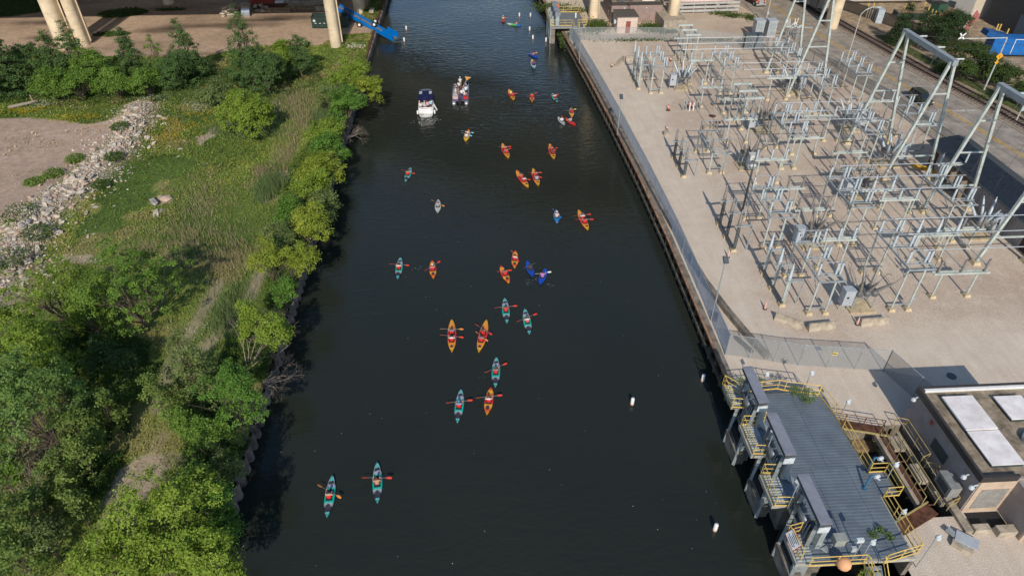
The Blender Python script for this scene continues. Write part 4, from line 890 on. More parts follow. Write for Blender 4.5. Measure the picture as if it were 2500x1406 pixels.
# basin: rusty footbridge, walkways, concrete ribs
t = thing('footbridge', (27.7, 34.3, 2), 'rusty footbridge with brown rails at the far end of the dark basin', 'footbridge'); MB().bar((0, .5, .1), (4.2, -.7, .1), .9, .12).build('walkway', RUST, t)
for k in range(4): MB().tube((k * 1.4, .8 - k * .4, .1), (k * 1.4, .8 - k * .4, 1.1), .04, 5).build('post', RUST, t)
for z in (.6, 1.1): MB().tube((0, .8, z), (4.2, -.4, z), .035, 5).build('rail', RUST, t)
MB().bar((0, .0, .2), (4.2, -1.2, .2), .1, .14).build('edge_strip', YELF, t)
t = thing('footbridge', (28.4, 25.35, 2), 'rusty grating bridge across the near end of the dark basin', 'footbridge'); MB().bar((0, -.4, .05), (3.6, 1.2, .05), 1.0, .1).build('walkway', RUST, t); MB().bar((0, .1, .15), (3.5, 1.7, .15), .1, .14).build('edge_strip', YELF, t)
t = thing('basin_walkway', (31.4, 26.9, 2), 'long narrow walkway with faded yellow rails inside the basin', 'walkway'); MB().bx(-.35, -.05, 0, 6.6, -.3, .1).bx(1.5, 1.75, 0, 6.6, -.3, .1).build('concrete_beam', CONC, t); MB().bx(0, .45, 0, 6.2, -.1, .02).build('grating', RUST, t); MB().bx(.8, 1.45, 1.8, 3.4, -.1, .3).build('block', CONC, t); MB().bx(.5, 1.4, 4.9, 6.2, -.2, .15).build('block', CONC, t)
for xx in (-.05, .95): 
    for z in (.55, 1.1): MB().tube((xx, 0, z), (xx, 6.4, z), .035, 5).build('rail', YELF, t)
    for k in range(6): MB().tube((xx, k * 1.28, 0), (xx, k * 1.28, 1.1), .035, 5).build('post', YELF, t)
for k in range(5): MB().tube((0, k * 1.28, .0), (.9, k * 1.28, .02), .05, 5).build('cross_tie', RUST, t)
railing([(33.0, 34.2), (33.75, 33.9), (33.75, 30.6), (33.0, 30.3)], 'faded yellow rail against the pump house wall, far one', YELF, z=2, toe=False, group='faded yellow basin rails'); railing([(33.0, 29.8), (33.75, 29.6), (33.75, 26.7), (33.0, 26.4)], 'faded yellow rail against the pump house wall, near one', YELF, z=2, toe=False, group='faded yellow basin rails')
o = MB().bx(28.6, 31.8, 33.2, 34.2, -.8, .4).build('stone_block', WOOD); tag(o, 'brown block ledge inside the far end of the basin', 'ledge')

# ================= PUMP HOUSE (near right) =================
BRICKW = mat('taupe_panel', (0.29, 0.25, 0.235), .8, 0, .1, 1); ROOFT = mat('roof_gravel', (.30, .24, .17), .95, 0, .35, 1.2, .3, 25); FAS = mat('dark_fascia', (.045, .04, .038), .5)
t = thing('pump_house', (33.9, 26.3, 2), 'flat roofed taupe pump house with dark fascia and white roof hatches', 'building')
W_, D_ = 8.7, 8.3
MB().bx(0, W_, 0, D_, 0, 3.65).build('wall', BRICKW, t)
MB().bx(.12, W_ - .1, .12, D_ - .12, 3.651, 3.75).build('roof', ROOFT, t)
MB().bx(-.1, .12, -.1, D_ + .1, 3.5, 4.05).bx(.121, W_, D_ - .1, D_ + .1, 3.5, 4.05).bx(.121, 2.6, -.1, .12, 3.5, 4.05).build('fascia', FAS, t)
MB().bx(.35, W_ - .1, D_ - .32, D_ - .11, 3.752, 3.98).build('flashing', WHITE, t)
for y0, y1, r_ in ((4.0, 7.2, 'far'), (.9, 3.86, 'near')):
    h = MB().bx(1.2, 3.5, y0, y1, 3.752, 4.0).build('hatch', mat('hatch_side', (.04, .07, .08), .5), t); MB().bx(1.15, 3.55, y0 - .03, y1 + .02, 4.001 if y0 > 2 else 4.001, 4.13 if y0 > 2 else 4.07).build('hatch_lid', mat('hatch_white', (.74, .70, .68), .6, 0, .2, .9, c2=(.62, .57, .54)), h)
h = MB().bx(5.2, 7.3, 4.8, 7.0, 3.752, 4.0).build('hatch', mat('hatch_side', (.04, .07, .08), .5), t); MB().bx(5.15, 7.35, 4.77, 7.05, 4.001, 4.09).build('hatch_lid', MATS['hatch_white'], h)
f = MB().lathe([(.75, 0), (.75, .35), (.55, .5)], (5.6, 2.9, 3.75), n=20).build('roof_fan', STEEL, t); MB().lathe([(.5, .5), (.5, .58)], (5.6, 2.9, 3.75), n=16).build('fan_hub', DSTEEL, f)
MB().bx(-.06, -.003, 3.0, 4.8, 1.3, 2.3).build('louvre', mat('louvre', (.03, .045, .05), .5), t)
MB().bx(-.05, -.003, 5.6, 5.9, 2.7, 3.1).build('red_plate', REDP, t)
u = MB().bx(-1.1, -.3, .5, 2.1, .9, 2.0).build('air_unit', mat('unit_grey', (.33, .33, .32), .5, .3, .15, 2), t); MB().bx(-1.12, -1.101, .7, 1.9, 1.1, 1.8).build('grille', DSTEEL, u)
for (x, y, z) in ((-.25, 7.9, 3.3), (-.3, -.05, 3.1), (-.25, .9, 3.0)): MB().lathe([(.06, 0), (.17, -.08), (.19, -.25)], (x - .1, y, z), n=8).tube((x, y, z), (x + .25, y, z + .1), .05, 5).build('wall_lamp', LAMPW, t)
MB().bx(.1, 2.75, -.06, -.003, 0, 3.5).build('south_wall', mat('cream_wall', (.50, .38, .28), .8, 0, .12, 1), t); MB().bx(.5, 2.5, -.09, -.061, .4, 2.6).build('panel', mat('grey_panel', (.26, .25, .23), .7), t)
MB().bx(2.76, 3.0, -2.4, -.003, 0, 3.4).build('wing_wall', BRICKW, t); MB().bx(2.75, 3.02, -2.55, -2.405, 0, 3.4).build('wing_edge', MATS['cream_wall'], t)
MB().bx(-.15, 1.0, -1.9, -1.4, 0, .55).bx(1.4, 2.7, -2.2, -1.6, 0, .6).build('kerb_block', CONC, t); MB().bx(.2, 2.7, -1.4, -.2, .003, .03).build('pit_darkness', BLACK, t); MB().bx(-.7, -.15, -1.8, 1.0, 0, .3).build('plinth', CONC, t)  # black sheet stands for the dark inside of the floor pit
t = thing('cable_hatch', (32.3, 24.3, 2), 'sloping grey steel hatch on the pavement by the pump house corner', 'hatch'); MB().bar((0, 0, .35), (1.1, -.9, .35), .9, .08).build('lid', CABG, t); MB().bar((-.3, .5, .3), (.4, -.9, .3), .45, .08).build('side_lid', STEEL, t); MB().box((.25, -.6, .15), (1.3, 1.1, .3), R(-40)).build('frame', CONC, t)
slab('wing_roof', [(37.2, 18.0), (42.6, 18.0), (42.6, 26.1), (37.2, 26.1)], 2.0, 2.6, mat('dull_roof', (.10, .11, .12), .6), 'low dull grey roof beyond the pump house wing wall', 'roof')

# ================= CONTROL HOUSE =================
t = thing('control_house', (59.3, 50, 2), 'long pale ribbed control house with a dark blue black gable roof by the road', 'building')
sid = mat('ribbed_siding', (.36, .33, .32), .6, .1, .08, 1); rf = mat('slate_roof', (.022, .03, .042), .5, 0, .25, 2)
MB().bx(0, 5, 0, 27.4, 0, 3.3).build('wall', sid, t)
ribm = MB().box((0, 0, 0), (.05, .09, 3.2)); rm = mesh_of(ribm, 'rib', sid)
for k in range(44): inst('rib', rm, t, (-.03, .25 + k * .45, 1.62))
MB().add([(-.5, -.5, 3.15), (-.5, 27.9, 3.15), (2.5, 26.6, 4.4), (2.5, -.5, 4.4)], [(0, 3, 2, 1)]).add([(5.5, -.5, 3.15), (5.5, 27.9, 3.15), (2.5, 26.6, 4.4), (2.5, -.5, 4.4)], [(0, 1, 2, 3)]).add([(-.5, 27.9, 3.15), (5.5, 27.9, 3.15), (2.5, 26.6, 4.4)], [(0, 1, 2)]).build('roof', rf, t)
sm = mesh_of(MB().bar((-.45, 0, 3.19), (2.45, 0, 4.41), .03, .03), 'seam', rf)
for k in range(60): inst('roof_seam', sm, t, (0, -.3 + k * .45, 0))
MB().bar((-.52, -.5, 3.1), (-.52, 27.9, 3.1), .12, .12).build('gutter', DSTEEL, t)
for y0, y1, m_ in ((25.3, 26.6, mat('maroon_door', (.065, .02, .018), .6)), (21.5, 23.0, mat('brown_door', (.16, .11, .075), .7)), (18.7, 20.2, MATS['brown_door']), (6.6, 7.8, MATS['maroon_door'])):
    MB().bx(-.06, -.003, y0, y1, 0, 2.4).build('door', m_, t)
MB().bx(-1.3, -.1, 18.2, 18.35, 0, 2.5).bx(-1.3, -.1, 20.4, 20.55, 0, 2.5).build('partition', mat('partition_tan', (.25, .20, .15), .7), t)

# ================= TOP RIGHT: huts, building, pipes, bridge =================
t = thing('brick_hut', (27.9, 132.0, 2), 'small pale pink hut with ribbed roof and brown red door behind the far fence', 'hut'); pk = mat('pink_block', (.60, .47, .40), .8, 0, .1, 1.5)
MB().bx(0, 3.9, 0, 4.6, 0, 3.0).build('wall', pk, t); MB().bx(1.7, 2.6, -.06, -.003, 0, 2.2).build('door', mat('brown_red_door', (.26, .075, .045), .7), t); MB().bx(-.35, -.003, 1.3, 1.9, 1.4, 2.1).build('wall_fan', LAMPW, t)
MB().bx(-.15, 4.1, -.2, 4.8, 3.0, 3.08).build('roof', mat('brown_roof', (.12, .105, .09), .6), t)
for k in range(10): MB().bx(-.1 + k * .44, -.02 + k * .44, -.18, 4.78, 3.081, 3.15).build('roof_rib', MATS['brown_roof'], t)
MB().tube((3.1, 4.4, 3), (3.1, 4.4, 4.6), .08, 6).lathe([(.22, 0), (.1, .15)], (3.1, 4.4, 4.6), n=8).build('vent_pipe', RUST, t)
t = thing('brown_building', (27.8, 138.2, 2), 'brown pink flat roofed building with a blue vent and white hatches', 'building')
MB().bx(0, 10.2, 0, 9.5, 0, 3.7).build('wall', mat('brown_pink', (.30, .215, .19), .8, 0, .12, 1), t); MB().bx(.15, 10.0, .15, 9.3, 3.701, 3.76).build('roof', ROOFT, t); MB().bx(-.1, 10.3, -.1, .14, 3.4, 3.95).bx(-.1, .14, .141, 9.5, 3.4, 3.95).bx(10.06, 10.3, .141, 9.5, 3.4, 3.95).build('fascia', FAS, t)
MB().bx(1.2, 4.4, 1.2, 6.8, 3.77, 4.6).build('dark_hood', HOODD, t); MB().lathe([(.55, 0), (.55, 1.2), (.4, 1.3)], (5.8, 6.4, 3.77), n=14).build('blue_vent', BLUEP, t)
for y0 in (1.4, 3.9): MB().bx(6.3, 8.9, y0, y0 + 1.5, 3.77, 4.0).build('hatch', MATS['hatch_white'], t)
for x in (2.5, 7.0): MB().lathe([(.05, 0), (.15, -.2)], (x, -.2, 3.0), n=6).build('wall_lamp', LAMPW, t)
MB().bx(-.1, -.003, 2.0, 2.8, .8, 2.4).build('window', GLASS, t)
# white pipes behind a long grey fence
t = thing('large_pipe', (42, 147.5, 3.6), 'pair of fat white pipes lying end on behind the grey rail fence', 'pipe'); MB().tube((0, 0, 0), (13.6, .3, 0), .95, 18).build('pipe_barrel', mat('pink_white', (.68, .58, .56), .5), t, True); MB().tube((0, 2.6, .9), (14.5, 2.9, .9), .9, 18).build('pipe_barrel', MATS['pink_white'], t, True); MB().bx(2, 2.5, -1, 3, -1.6, -.7).bx(10, 10.5, -1, 3, -1.6, -.7).build('saddle', CONC, t); MB().bar((0, -1.15, -.2), (13.6, -.8, -.2), .12, .1).build('red_stripe', REDP, t)
t = thing('rail_fence', (41.3, 143.3, 2), 'long grey fence of three wide horizontal boards in front of the white pipes', 'fence')
for z in (.5, 1.25, 2.0): MB().bar((0, 0, z), (14.5, .6, z), .08, .42).build('board', mat('fence_grey', (.42, .42, .40), .6), t)
for k in range(7): MB().box((k * 2.4, .12 + k * .1, 1.1), (.14, .14, 2.3)).build('post', MATS['fence_grey'], t)
# highway bridge: columns in view, deck high above the frame
br = thing('highway_bridge', (0, 140, 0), 'tall cream concrete highway bridge seen only by its round sided columns', 'bridge')
def deckz(x): return 18.0 + 19.0 * min(1, max(0, (x + 22) / 40.0))  # unseen deck climbs rightward, shaped so its shadow clears the right bank
dk = [-260, -22, -12, -2, 8, 18, 260]
for ya, yb in ((-14.7, 24), (29, 62)):  # second deck is unseen, added to darken the far water's reflection
    m_ = MB()
    for xa, xb in zip(dk[:-1], dk[1:]):
        za, zb = deckz(xa), deckz(xb); m_.add([(xa, ya, za), (xb, ya, zb), (xb, yb, zb), (xa, yb, za), (xa, ya, za + 2.2), (xb, ya, zb + 2.2), (xb, yb, zb + 2.2), (xa, yb, za + 2.2)], [(3, 2, 1, 0), (4, 5, 6, 7), (0, 1, 5, 4), (2, 3, 7, 6)])
    m_.build('deck', CONC, br)
def column(x, y, z0=2.0, w=1.9, back=True, wide=False):
    n = 12; poly = [(x + w / 2 * math.cos(math.pi + math.pi * i / n), y + .2 + w / 2 * math.sin(math.pi + math.pi * i / n)) for i in range(n + 1)] + [(x + w / 2, y + 1.3), (x - w / 2, y + 1.3)]
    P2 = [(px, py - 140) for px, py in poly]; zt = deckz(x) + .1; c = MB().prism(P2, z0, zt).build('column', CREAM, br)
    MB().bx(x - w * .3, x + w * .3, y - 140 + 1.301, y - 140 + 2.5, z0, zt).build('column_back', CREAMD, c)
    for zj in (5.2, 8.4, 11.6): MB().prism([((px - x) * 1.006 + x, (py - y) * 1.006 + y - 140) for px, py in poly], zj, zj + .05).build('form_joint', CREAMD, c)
    MB().tube((x + w / 2 + .2, y - 140 + .9, z0 + .6), (x + w / 2 + .2, y - 140 + .9, zt), .13, 8).build('drain_pipe', CREAM, c)
column(-25.3, 127.3); column(-23.6, 148.0); column(-65.5, 156.5); column(24.9, 141.5); column(39.7, 135.5, 4.2); 
c = at(175, 118); column(c.x - 1.2, c.y, w=2.6); column(c.x + 1.6, c.y + 1.2, w=2.0); c = at(2035, 72); column(c.x, c.y + .6, w=2.0)
c = at(1660, 20); column(54.5, 151.0, w=3.2); column(-17.9 - 2.5, 160, w=3)
t = tag(MB().prism([(37.0, 131.9), (41.3, 131.7), (41.6, 141.8), (36.6, 142)], 2.0, 4.2).build('bridge_footing', CONC), 'tan concrete block footing under the right hand cream column', 'footing')
# warehouse and yard, top right
t = thing('warehouse', (99, 137, 2), 'pale grey walled warehouse cut off by the top edge of the photo', 'building'); MB().add([(0, 7, 0), (2.6, 0, 0), (10.2, 0.1, 0), (13, 13, 0), (4, 20, 0), (0, 7, 14), (2.6, 0, 14), (10.2, .1, 14), (13, 13, 14), (4, 20, 14)], [(0, 1, 6, 5), (1, 2, 7, 6), (2, 3, 8, 7), (3, 4, 9, 8), (4, 0, 5, 9), (5, 6, 7, 8, 9)]).build('wall', mat('warehouse_grey', (.52, .50, .46), .8, 0, .06, .4), t)
MB().bx(2.62, 5.2, -.06, -.003, 0, 14).build('sunlit_strip', mat('warehouse_sunlit', (.52, .45, .35), .8, 0, .06, .4), t); MB().bar((.6, 5.0, 1.6), (1.2, 3.6, 1.6), .1, 1.2).build('vent', DSTEEL, t)  # pale strip: sunlit part of the wall put into the colour
t = thing('dark_shed', (103.5, 121, 2), 'dark sided shed with pale roller door at the right edge', 'building'); MB().bx(0, 14, 0, 14, 0, 7).build('wall', mat('shed_dark', (.055, .06, .068), .7), t); MB().bx(-.06, -.003, 1, 5, 0, 4).build('roller_door', mat('shed_blue', (.10, .14, .20), .6), t); MB().bx(-.1, 14, -.12, -.003, 6.6, 7.1).build('eave', STEEL, t)
t = thing('long_pipe', (71, 149.2, 3.4), 'very long white pipe on stands along the top right edge', 'pipe'); MB().tube((0, 0, 0), (27, -1.0, 0), 1.1, 18).build('pipe_barrel', WHITE, t, True); MB().bx(0, 27, -.2, .6, -1.4, -1.05).build('support_wall', DSTEEL, t)
for i, px in enumerate((2117, 2130, 2208, 2222, 2255, 2264, 2280, 2272)):
    p = at(px, (25, 24, 24, 22, 22, 33, 44, 40)[i]); o = MB().lathe([(.12, 0), (.12, 1.3), (.05, 1.38)], n=8).build('yellow_bollard', YEL); o.location = p; tag(o, ('first', 'second', 'third', 'fourth', 'fifth', 'sixth', 'seventh', 'eighth')[sorted([2117, 2130, 2208, 2222, 2255, 2264, 2280, 2272]).index(px)] + ' yellow bollard from the left along the long white pipe', 'bollard', 'yellow bollards by the long pipe')
for px, py in ((2430, 78), (2437, 78), (2455, 90), (2493, 98)):
    o = MB().lathe([(.13, 0), (.13, 1.4), (.05, 1.48)], n=8).build('yellow_bollard', YEL); o.location = at(px, py); tag(o, {2430: 'left one of the close yellow bollard pair beside the dark shed', 2437: 'right one of the close yellow bollard pair beside the dark shed', 2455: 'single yellow bollard at the dark shed corner', 2493: 'yellow bollard at the right edge before the dark shed'}[px], 'bollard', 'yellow bollards by the dark shed')
def boxthing(name, px, py, d, m, lb, cat, rz=0, z=2.0, lid=None):
    t = thing(name, at(px, py, z), lb, cat, rz); MB().box((0, 0, d[2] / 2), d).build('body', m, t)
    if lid: MB().box((0, 0, d[2] + .05), (d[0] * 1.03, d[1] * 1.03, .1)).build('lid', lid, t)
    return t
t = boxthing('skip_container', 2218, 46, (6, 2.4, 1.4), mat('black_green', (.03, .045, .04), .6), 'low black skip container in the yard behind the pines', 'skip', R(-8)); MB().box((0, 0, 1.42), (5.5, 2.0, .05)).build('load', WOOD, t)
boxthing('green_dumpster', 2288, 32, (2.4, 2.0, 2.0), mat('green_dumpster', (.03, .09, .06), .6), 'small dark green dumpster against the warehouse corner', 'dumpster', R(15), lid=BLACK)
for px, py, s_, lb in ((2312, 38, 1.6, 'broken cardboard bale lying flat by the warehouse'), (2335, 38, 1.6, 'standing tan cardboard box by the warehouse wall'), (2318, 28, 1.9, 'tan cardboard heap behind the other boxes'), (2296, 40, 1.2, 'small pale carton nearest the flag pole')): boxthing('cardboard_box', px, py, (s_, s_ * .8, s_ * .55), WOOD, lb, 'box', R(20 + px % 50))
boxthing('site_box', 2142, 55, (1.2, 1.6, 2.6), mat('pale_blue', (.42, .48, .52), .5), 'pale blue standing box behind the slatted gate', 'cabinet', R(-15))
t = thing('blue_trailer', at(2440, 143), 'bright blue waste trailer behind the bushes at the right edge', 'trailer', R(-8)); MB().box((2.5, 1.5, 2.0), (9, 2.6, 2.8)).build('body', BLUEP, t); MB().box((-1.6, 1.5, 3.7), (4, 2.2, .9), 0, 0, Matrix.Rotation(R(12), 3, 'Y')).build('hopper', mat('deep_blue', (.01, .08, .25), .4), t); MB().bar((1.5, .15, .8), (1.5, .15, 3.3), .1, .08).bar((4.2, .15, .8), (4.2, .15, 3.3), .1, .08).bar((1.5, .15, 3.3), (4.2, .15, 3.3), .1, .08).build('door_frame', WHITE, t)
for sx in (-1, 5.5):
    for sy in (.3, 2.7): MB().lathe([(.5, -.15), (.5, .15)], (sx, sy, .5), (0, 1, 0), 14).build('wheel', BLACK, t)
# yard fence, flag, gate
fence([(75.8, 150), (83.5, 131.5), (90, 116)], 2.2, 3, link_mat('brown_slats', (.09, .075, .06), .9), 'brown slatted fence separating the railway from the yard', DSTEEL)
fence([(93, 116), (103, 113.5)], 2.2, 3, LINKD, 'chain link fence in front of the dark shed', DSTEEL)
t = thing('sliding_gate', at(2113, 45), 'pale slatted gate panels in the brown fence', 'gate', R(-66))
for k in range(7): MB().box((k * .55, 0, 1.2), (.12, .1, 2.4)).build('slat', STEEL if k % 2 else CONC, t)
MB().box((1.7, 0, 2.35), (3.6, .08, .1)).build('top_bar', STEEL, t)
t = thing('flag', at(2322, 113, 2), 'tilted flagpole with a faded red flag rising out of the bushes', 'flag'); MB().tube((0, 0, 0), (2.9, 1.2, 6.2), .06, 6).build('pole', WHITE, t); V_ = [Vector((.5 + .48 * k, .2 + .2 * k, 1.1 + 1.02 * k)) for k in range(6)]
fl = MB(); fl.add([v for k, v in enumerate(V_)] + [v + Vector((.5 + .25 * k * .7, .1 + .12 * (k % 2), -.25 * k)) for k, v in enumerate(V_)], [(k, k + 1, k + 7, k + 6) for k in range(5)]); fl.build('cloth', mat('faded_red', (.38, .12, .11), .8), t)
# hopper rail car on a second track and the truck
t = thing('hopper_car', (66.9 + 5.6, 139.5, 2.14), 'dark grey covered hopper wagon on the rails, end ladder facing the road', 'rail wagon', R(9)); MB().bx(-1.5, 1.5, 1.5, 18, 1.2, 4.4).build('body', mat('wagon_grey', (.15, .145, .14), .6, .1, .2, .6), t)
MB().add([(-1.4, 1.49, 1.2), (1.4, 1.49, 1.2), (1.4, .9, 4.3), (-1.4, .9, 4.3)], [(0, 1, 2, 3)]).build('end_slope', mat('wagon_tan', (.33, .27, .21), .7), t); MB().bx(-1.5, 1.5, -.6, 1.4, 1.0, 1.15).build('end_platform', DSTEEL, t)
for sx in (-1.3, -.4, .5, 1.3): MB().bar((sx, -.5, 1.1), (sx, 1.2, 4.3), .07).build('ladder_rail', MATS['wagon_tan'], t)
for k in range(5): MB().bar((-1.3, -.3 + k * .35, 1.5 + k * .65), (1.3, -.3 + k * .35, 1.5 + k * .65), .06).build('rung', STEEL, t)
for sy in (0.5, 2.2, 15, 16.8):
    for sx in (-.78, .78): MB().lathe([(.45, -.08), (.45, .08)], (sx, sy, .5), (1, 0, 0), 14).build('wheel', BLACK, t)
def wheels(t, xs, ys, r, w, rim=None):
    for sx in xs:
        for sy in ys:
            k = MB().lathe([(r * .6, -w / 2), (r, -w / 2 + .03), (r, w / 2 - .03), (r * .6, w / 2)], (sx, sy, r), (1, 0, 0), 16).build('wheel', BLACK, t, True); MB().lathe([(r * .55, -w / 2 - .012), (r * .5, w / 2 + .012)], (sx, sy, r), (1, 0, 0), 12).build('rim', rim or STEEL, k)
def loft(mb, secs, mi=0, caps=True):
    n = len(secs[0]); vs_ = [p for s_ in secs for p in s_]; fs = []
    for k in range(len(secs) - 1):
        for i in range(n): fs.append((k * n + i, k * n + (i + 1) % n, (k + 1) * n + (i + 1) % n, (k + 1) * n + i))
    if caps: fs += [tuple(range(n - 1, -1, -1)), tuple(range((len(secs) - 1) * n, len(secs) * n))]
    return mb.add(vs_, fs, mi)
def sec(y, w, z0, z1, tw=None, r=.12):
    tw = w if tw is None else tw
    return [(-w, y, z0), (-w, y, (z0 + z1) * .5), (-tw, y, z1 - r), (-tw + r, y, z1), (tw - r, y, z1), (tw, y, z1 - r), (w, y, (z0 + z1) * .5), (w, y, z0)]
p = at(2245, 252); t = thing('suv_car', (p.x + .1, p.y + .3, 2.02), 'dark olive green boxy suv driving toward the viewer on the road', 'car', R(186))   # nose is local +Y
olive = mat('olive_paint', (.045, .06, .04), .3, .3, .05, 2, spec=.7)
loft(MB(), [sec(-2.1, .8, .35, .95), sec(-2.05, .86, .3, 1.1), sec(0, .88, .28, 1.08), sec(1.2, .88, .28, 1.05), sec(1.75, .85, .3, .98), sec(2.12, .76, .35, .8)]).build('body', olive, t, True)
loft(MB(), [sec(-2.0, .8, 1.0, 1.2, .76), sec(-1.9, .8, 1.0, 1.62, .68), sec(.55, .8, 1.0, 1.62, .68), sec(1.15, .8, 1.0, 1.08, .76, .03)]).build('windows', GLASS, t)
MB().bx(-.66, .66, -1.88, .45, 1.621, 1.67).build('roof', olive, t)
for s_ in (-1, 1):
    MB().bar((s_ * .7, -1.7, 1.72), (s_ * .7, .3, 1.72), .05).build('roof_rack', DSTEEL, t); MB().box((s_ * .6, 2.08, .75), (.3, .12, .16)).build('headlight', LAMPW, t); MB().box((s_ * .98, .75, 1.1), (.2, .1, .14)).build('mirror', olive, t)
    MB().bar((s_ * .78, -.4, 1.08), (s_ * .7, -.4, 1.6), .08).build('pillar', olive, t)
MB().box((0, 2.14, .55), (1.0, .06, .2)).build('grille', BLACK, t); wheels(t, (-.8, .8), (-1.35, 1.35), .34, .22)
p = at(1862, 16); t = thing('semi_truck', (p.x - 1.0, p.y + 1.5, 2.02), 'red cabbed lorry with chrome grille coming down the road, cut by the top edge', 'truck', R(188)); redc = mat('truck_red', (.42, .09, .07), .35, .1, .1, 1)
loft(MB(), [sec(-3.2, 1.2, .8, 2.9), sec(-.6, 1.2, .8, 2.9), sec(-.1, 1.15, .8, 1.9), sec(1.8, .95, .8, 1.7), sec(2.1, .85, .8, 1.5)]).build('cab', redc, t, True)
MB().add([(-1.05, -.3, 2.0), (1.05, -.3, 2.0), (1.0, -.56, 2.75), (-1.0, -.56, 2.75)], [(0, 1, 2, 3)]).build('windscreen', GLASS, t); MB().box((0, 2.14, 1.15), (1.0, .1, .9)).build('grille', ALU, t); MB().box((0, 2.25, .55), (2.3, .2, .35)).build('bumper', ALU, t); MB().bx(-1.25, 1.25, -16, -3.4, 1.1, 4.0).build('trailer', WHITE, t)
for s_ in (-1, 1): MB().box((s_ * .95, 1.95, 1.0), (.3, .15, .25)).build('headlight', LAMPW, t); MB().lathe([(.1, 0), (.1, 2)], (s_ * 1.25, -.9, 1.5), n=8).build('exhaust', ALU, t)
wheels(t, (-1, 1), (1.1, -2.6, -12.5, -14), .5, .3)
# street lamps, warning signs
def streetlamp(px, py, h, dx, lb):
    t = thing('street_lamp', at(px, py), lb, 'street lamp', group='street lamps along the road'); MB().tube((0, 0, 0), (0, 0, h), .11, 8, .07).build('pole', mat('lamp_concrete', (.45, .42, .38), .7), t)
    MB().path([(0, 0, h), (dx * .25, 0, h + .7), (dx * .6, 0, h + 1.05), (dx, 0, h + 1.1)], .05, 6).build('arm', PALE, t); MB().box((dx * 1.08, 0, h + 1.08), (.8, .25, .14)).build('lamp_head', PALE, t); MB().box((0, -.12, 2.2), (.35, .2, .6)).build('control_box', mat('pale_blue', (.42, .48, .52)), t)
streetlamp(2058, 178, 9.6, 2.4, 'curved arm street lamp on the kerb beside the far towers'); streetlamp(1868, 60, 9.6, -2.2, 'street lamp at the top of the road near the red lorry')
streetlamp(2478, 300, 3.5, 1.0, 'short pale post by the control house roof at the right edge')
t = thing('warning_post', at(2402, 220), 'leaning looking pole with two orange diamond signs beside the railway', 'sign post'); H_ = 8.3; MB().tube((0, 0, 0), (0, 0, H_), .13, 8, .09).build('pole', PALE, t)
MB().tube((0, 0, H_), (-7.5, 0, H_), .09, 8, .06).build('mast_arm', PALE, t); Y45 = Matrix.Rotation(R(45), 3, 'Y'); s_ = MB().box((0, -.15, 5.5), (.8, .04, .8), 0, 0, Y45).build('diamond_sign', mat('sign_orange', (.80, .36, .02), .5, 0, .03), t); MB().box((0, -.18, 5.5), (.1, .02, .4)).build('symbol', BLACK, s_); MB().box((-.05, -.15, 4.55), (.5, .04, .5), 0, 0, Y45).build('diamond_sign', MATS['sign_orange'], t)
for a in (-1, 1): MB().box((-7.4, -.1, H_ + .4), (1.3, .05, .2), 0, 0, Matrix.Rotation(R(45 * a), 3, 'Y')).build('cross_board', WHITE, t)
# far intake platform
FZ = 3.4
t = thing('intake_platform', (18, 135, FZ), 'small far intake platform with plain blue grey deck and yellow rails', 'platform'); MB().bx(-2.0, 3.7, -2.4, 6.0, -.12, 0).build('deck', mat('far_deck', (.17, .185, .20), .6, .1, .1, 1), t); MB().bx(-2.9, 3.8, -2.6, 6.1, -.5, -.13).build('edge_beam', mat('far_edge', (.25, .25, .25), .8), t)
for x, y in ((-2.5, -2), (-2.5, 1.5), (-2.5, 5), (2.8, -2)): MB().bx(x - .3, x + .5, y - .4, y + .4, -4.5, -.5).build('pier', CONCD, t)
for y in (-1.6, 1.2, 4.0): 
    MB().bx(-2.1, -1.1, y - 1.1, y + 1.1, 2.0, 2.5).build('hood', HOOD, t); MB().bx(-2.0, -1.3, y - 1.0, y - .7, 0, 2.0).bx(-2.0, -1.3, y + .7, y + 1.0, 0, 2.0).build('hood_leg', STEEL, t); MB().bx(-3.0, -2.3, y - .6, y + .4, -3.4, 1.2).build('screen_frame', STEEL, t); MB().lathe([(.3, 0), (.3, 1.6)], (-2.5, y, 0), n=8).build('motor', STEEL, t)
railing([(15.2, 132.6), (19.2, 132.5), (19.4, 131.0)], 'yellow rail along the near side of the far platform, river part', z=FZ, step=1.3); railing([(20.4, 131.0), (20.3, 132.5), (22.0, 132.6)], 'yellow rail along the near side of the far platform, land part', z=FZ, step=.9)
railing([(21.9, 132.7), (21.6, 141.0), (17.0, 141.2)], 'yellow rail around the back of the far platform', z=FZ, step=1.8); railing([(15.0, 132.8), (15.0, 141.0)], 'yellow rail on the river face of the far platform', z=FZ, step=1.2)
t = thing('steel_stair', (19.9, 132.4, 2), 'small steel stair at the far platform leading to the fence corner', 'stair')
for k in range(6): MB().bx(-.5, .5, -.3 - k * .28, -.05 - k * .28, 1.2 - k * .22, 1.24 - k * .22).build('tread', STEEL, t)
o = MB().lathe([(.03, -.5), (.3, -.42), (.5, 0), (.3, .42), (.03, .5)], n=12).build('orange_ball', ORNG, None, True); o.location = (17.3, 140.8, 4.6); tag(o, 'orange float ball on the far platform rail', 'buoy ball')
o = MB().lathe([(.16, 0), (.16, .9)], n=8).build('white_post', WHITE); o.location = (20.6, 137.6, FZ); tag(o, 'short white and red post on the far platform deck', 'post')
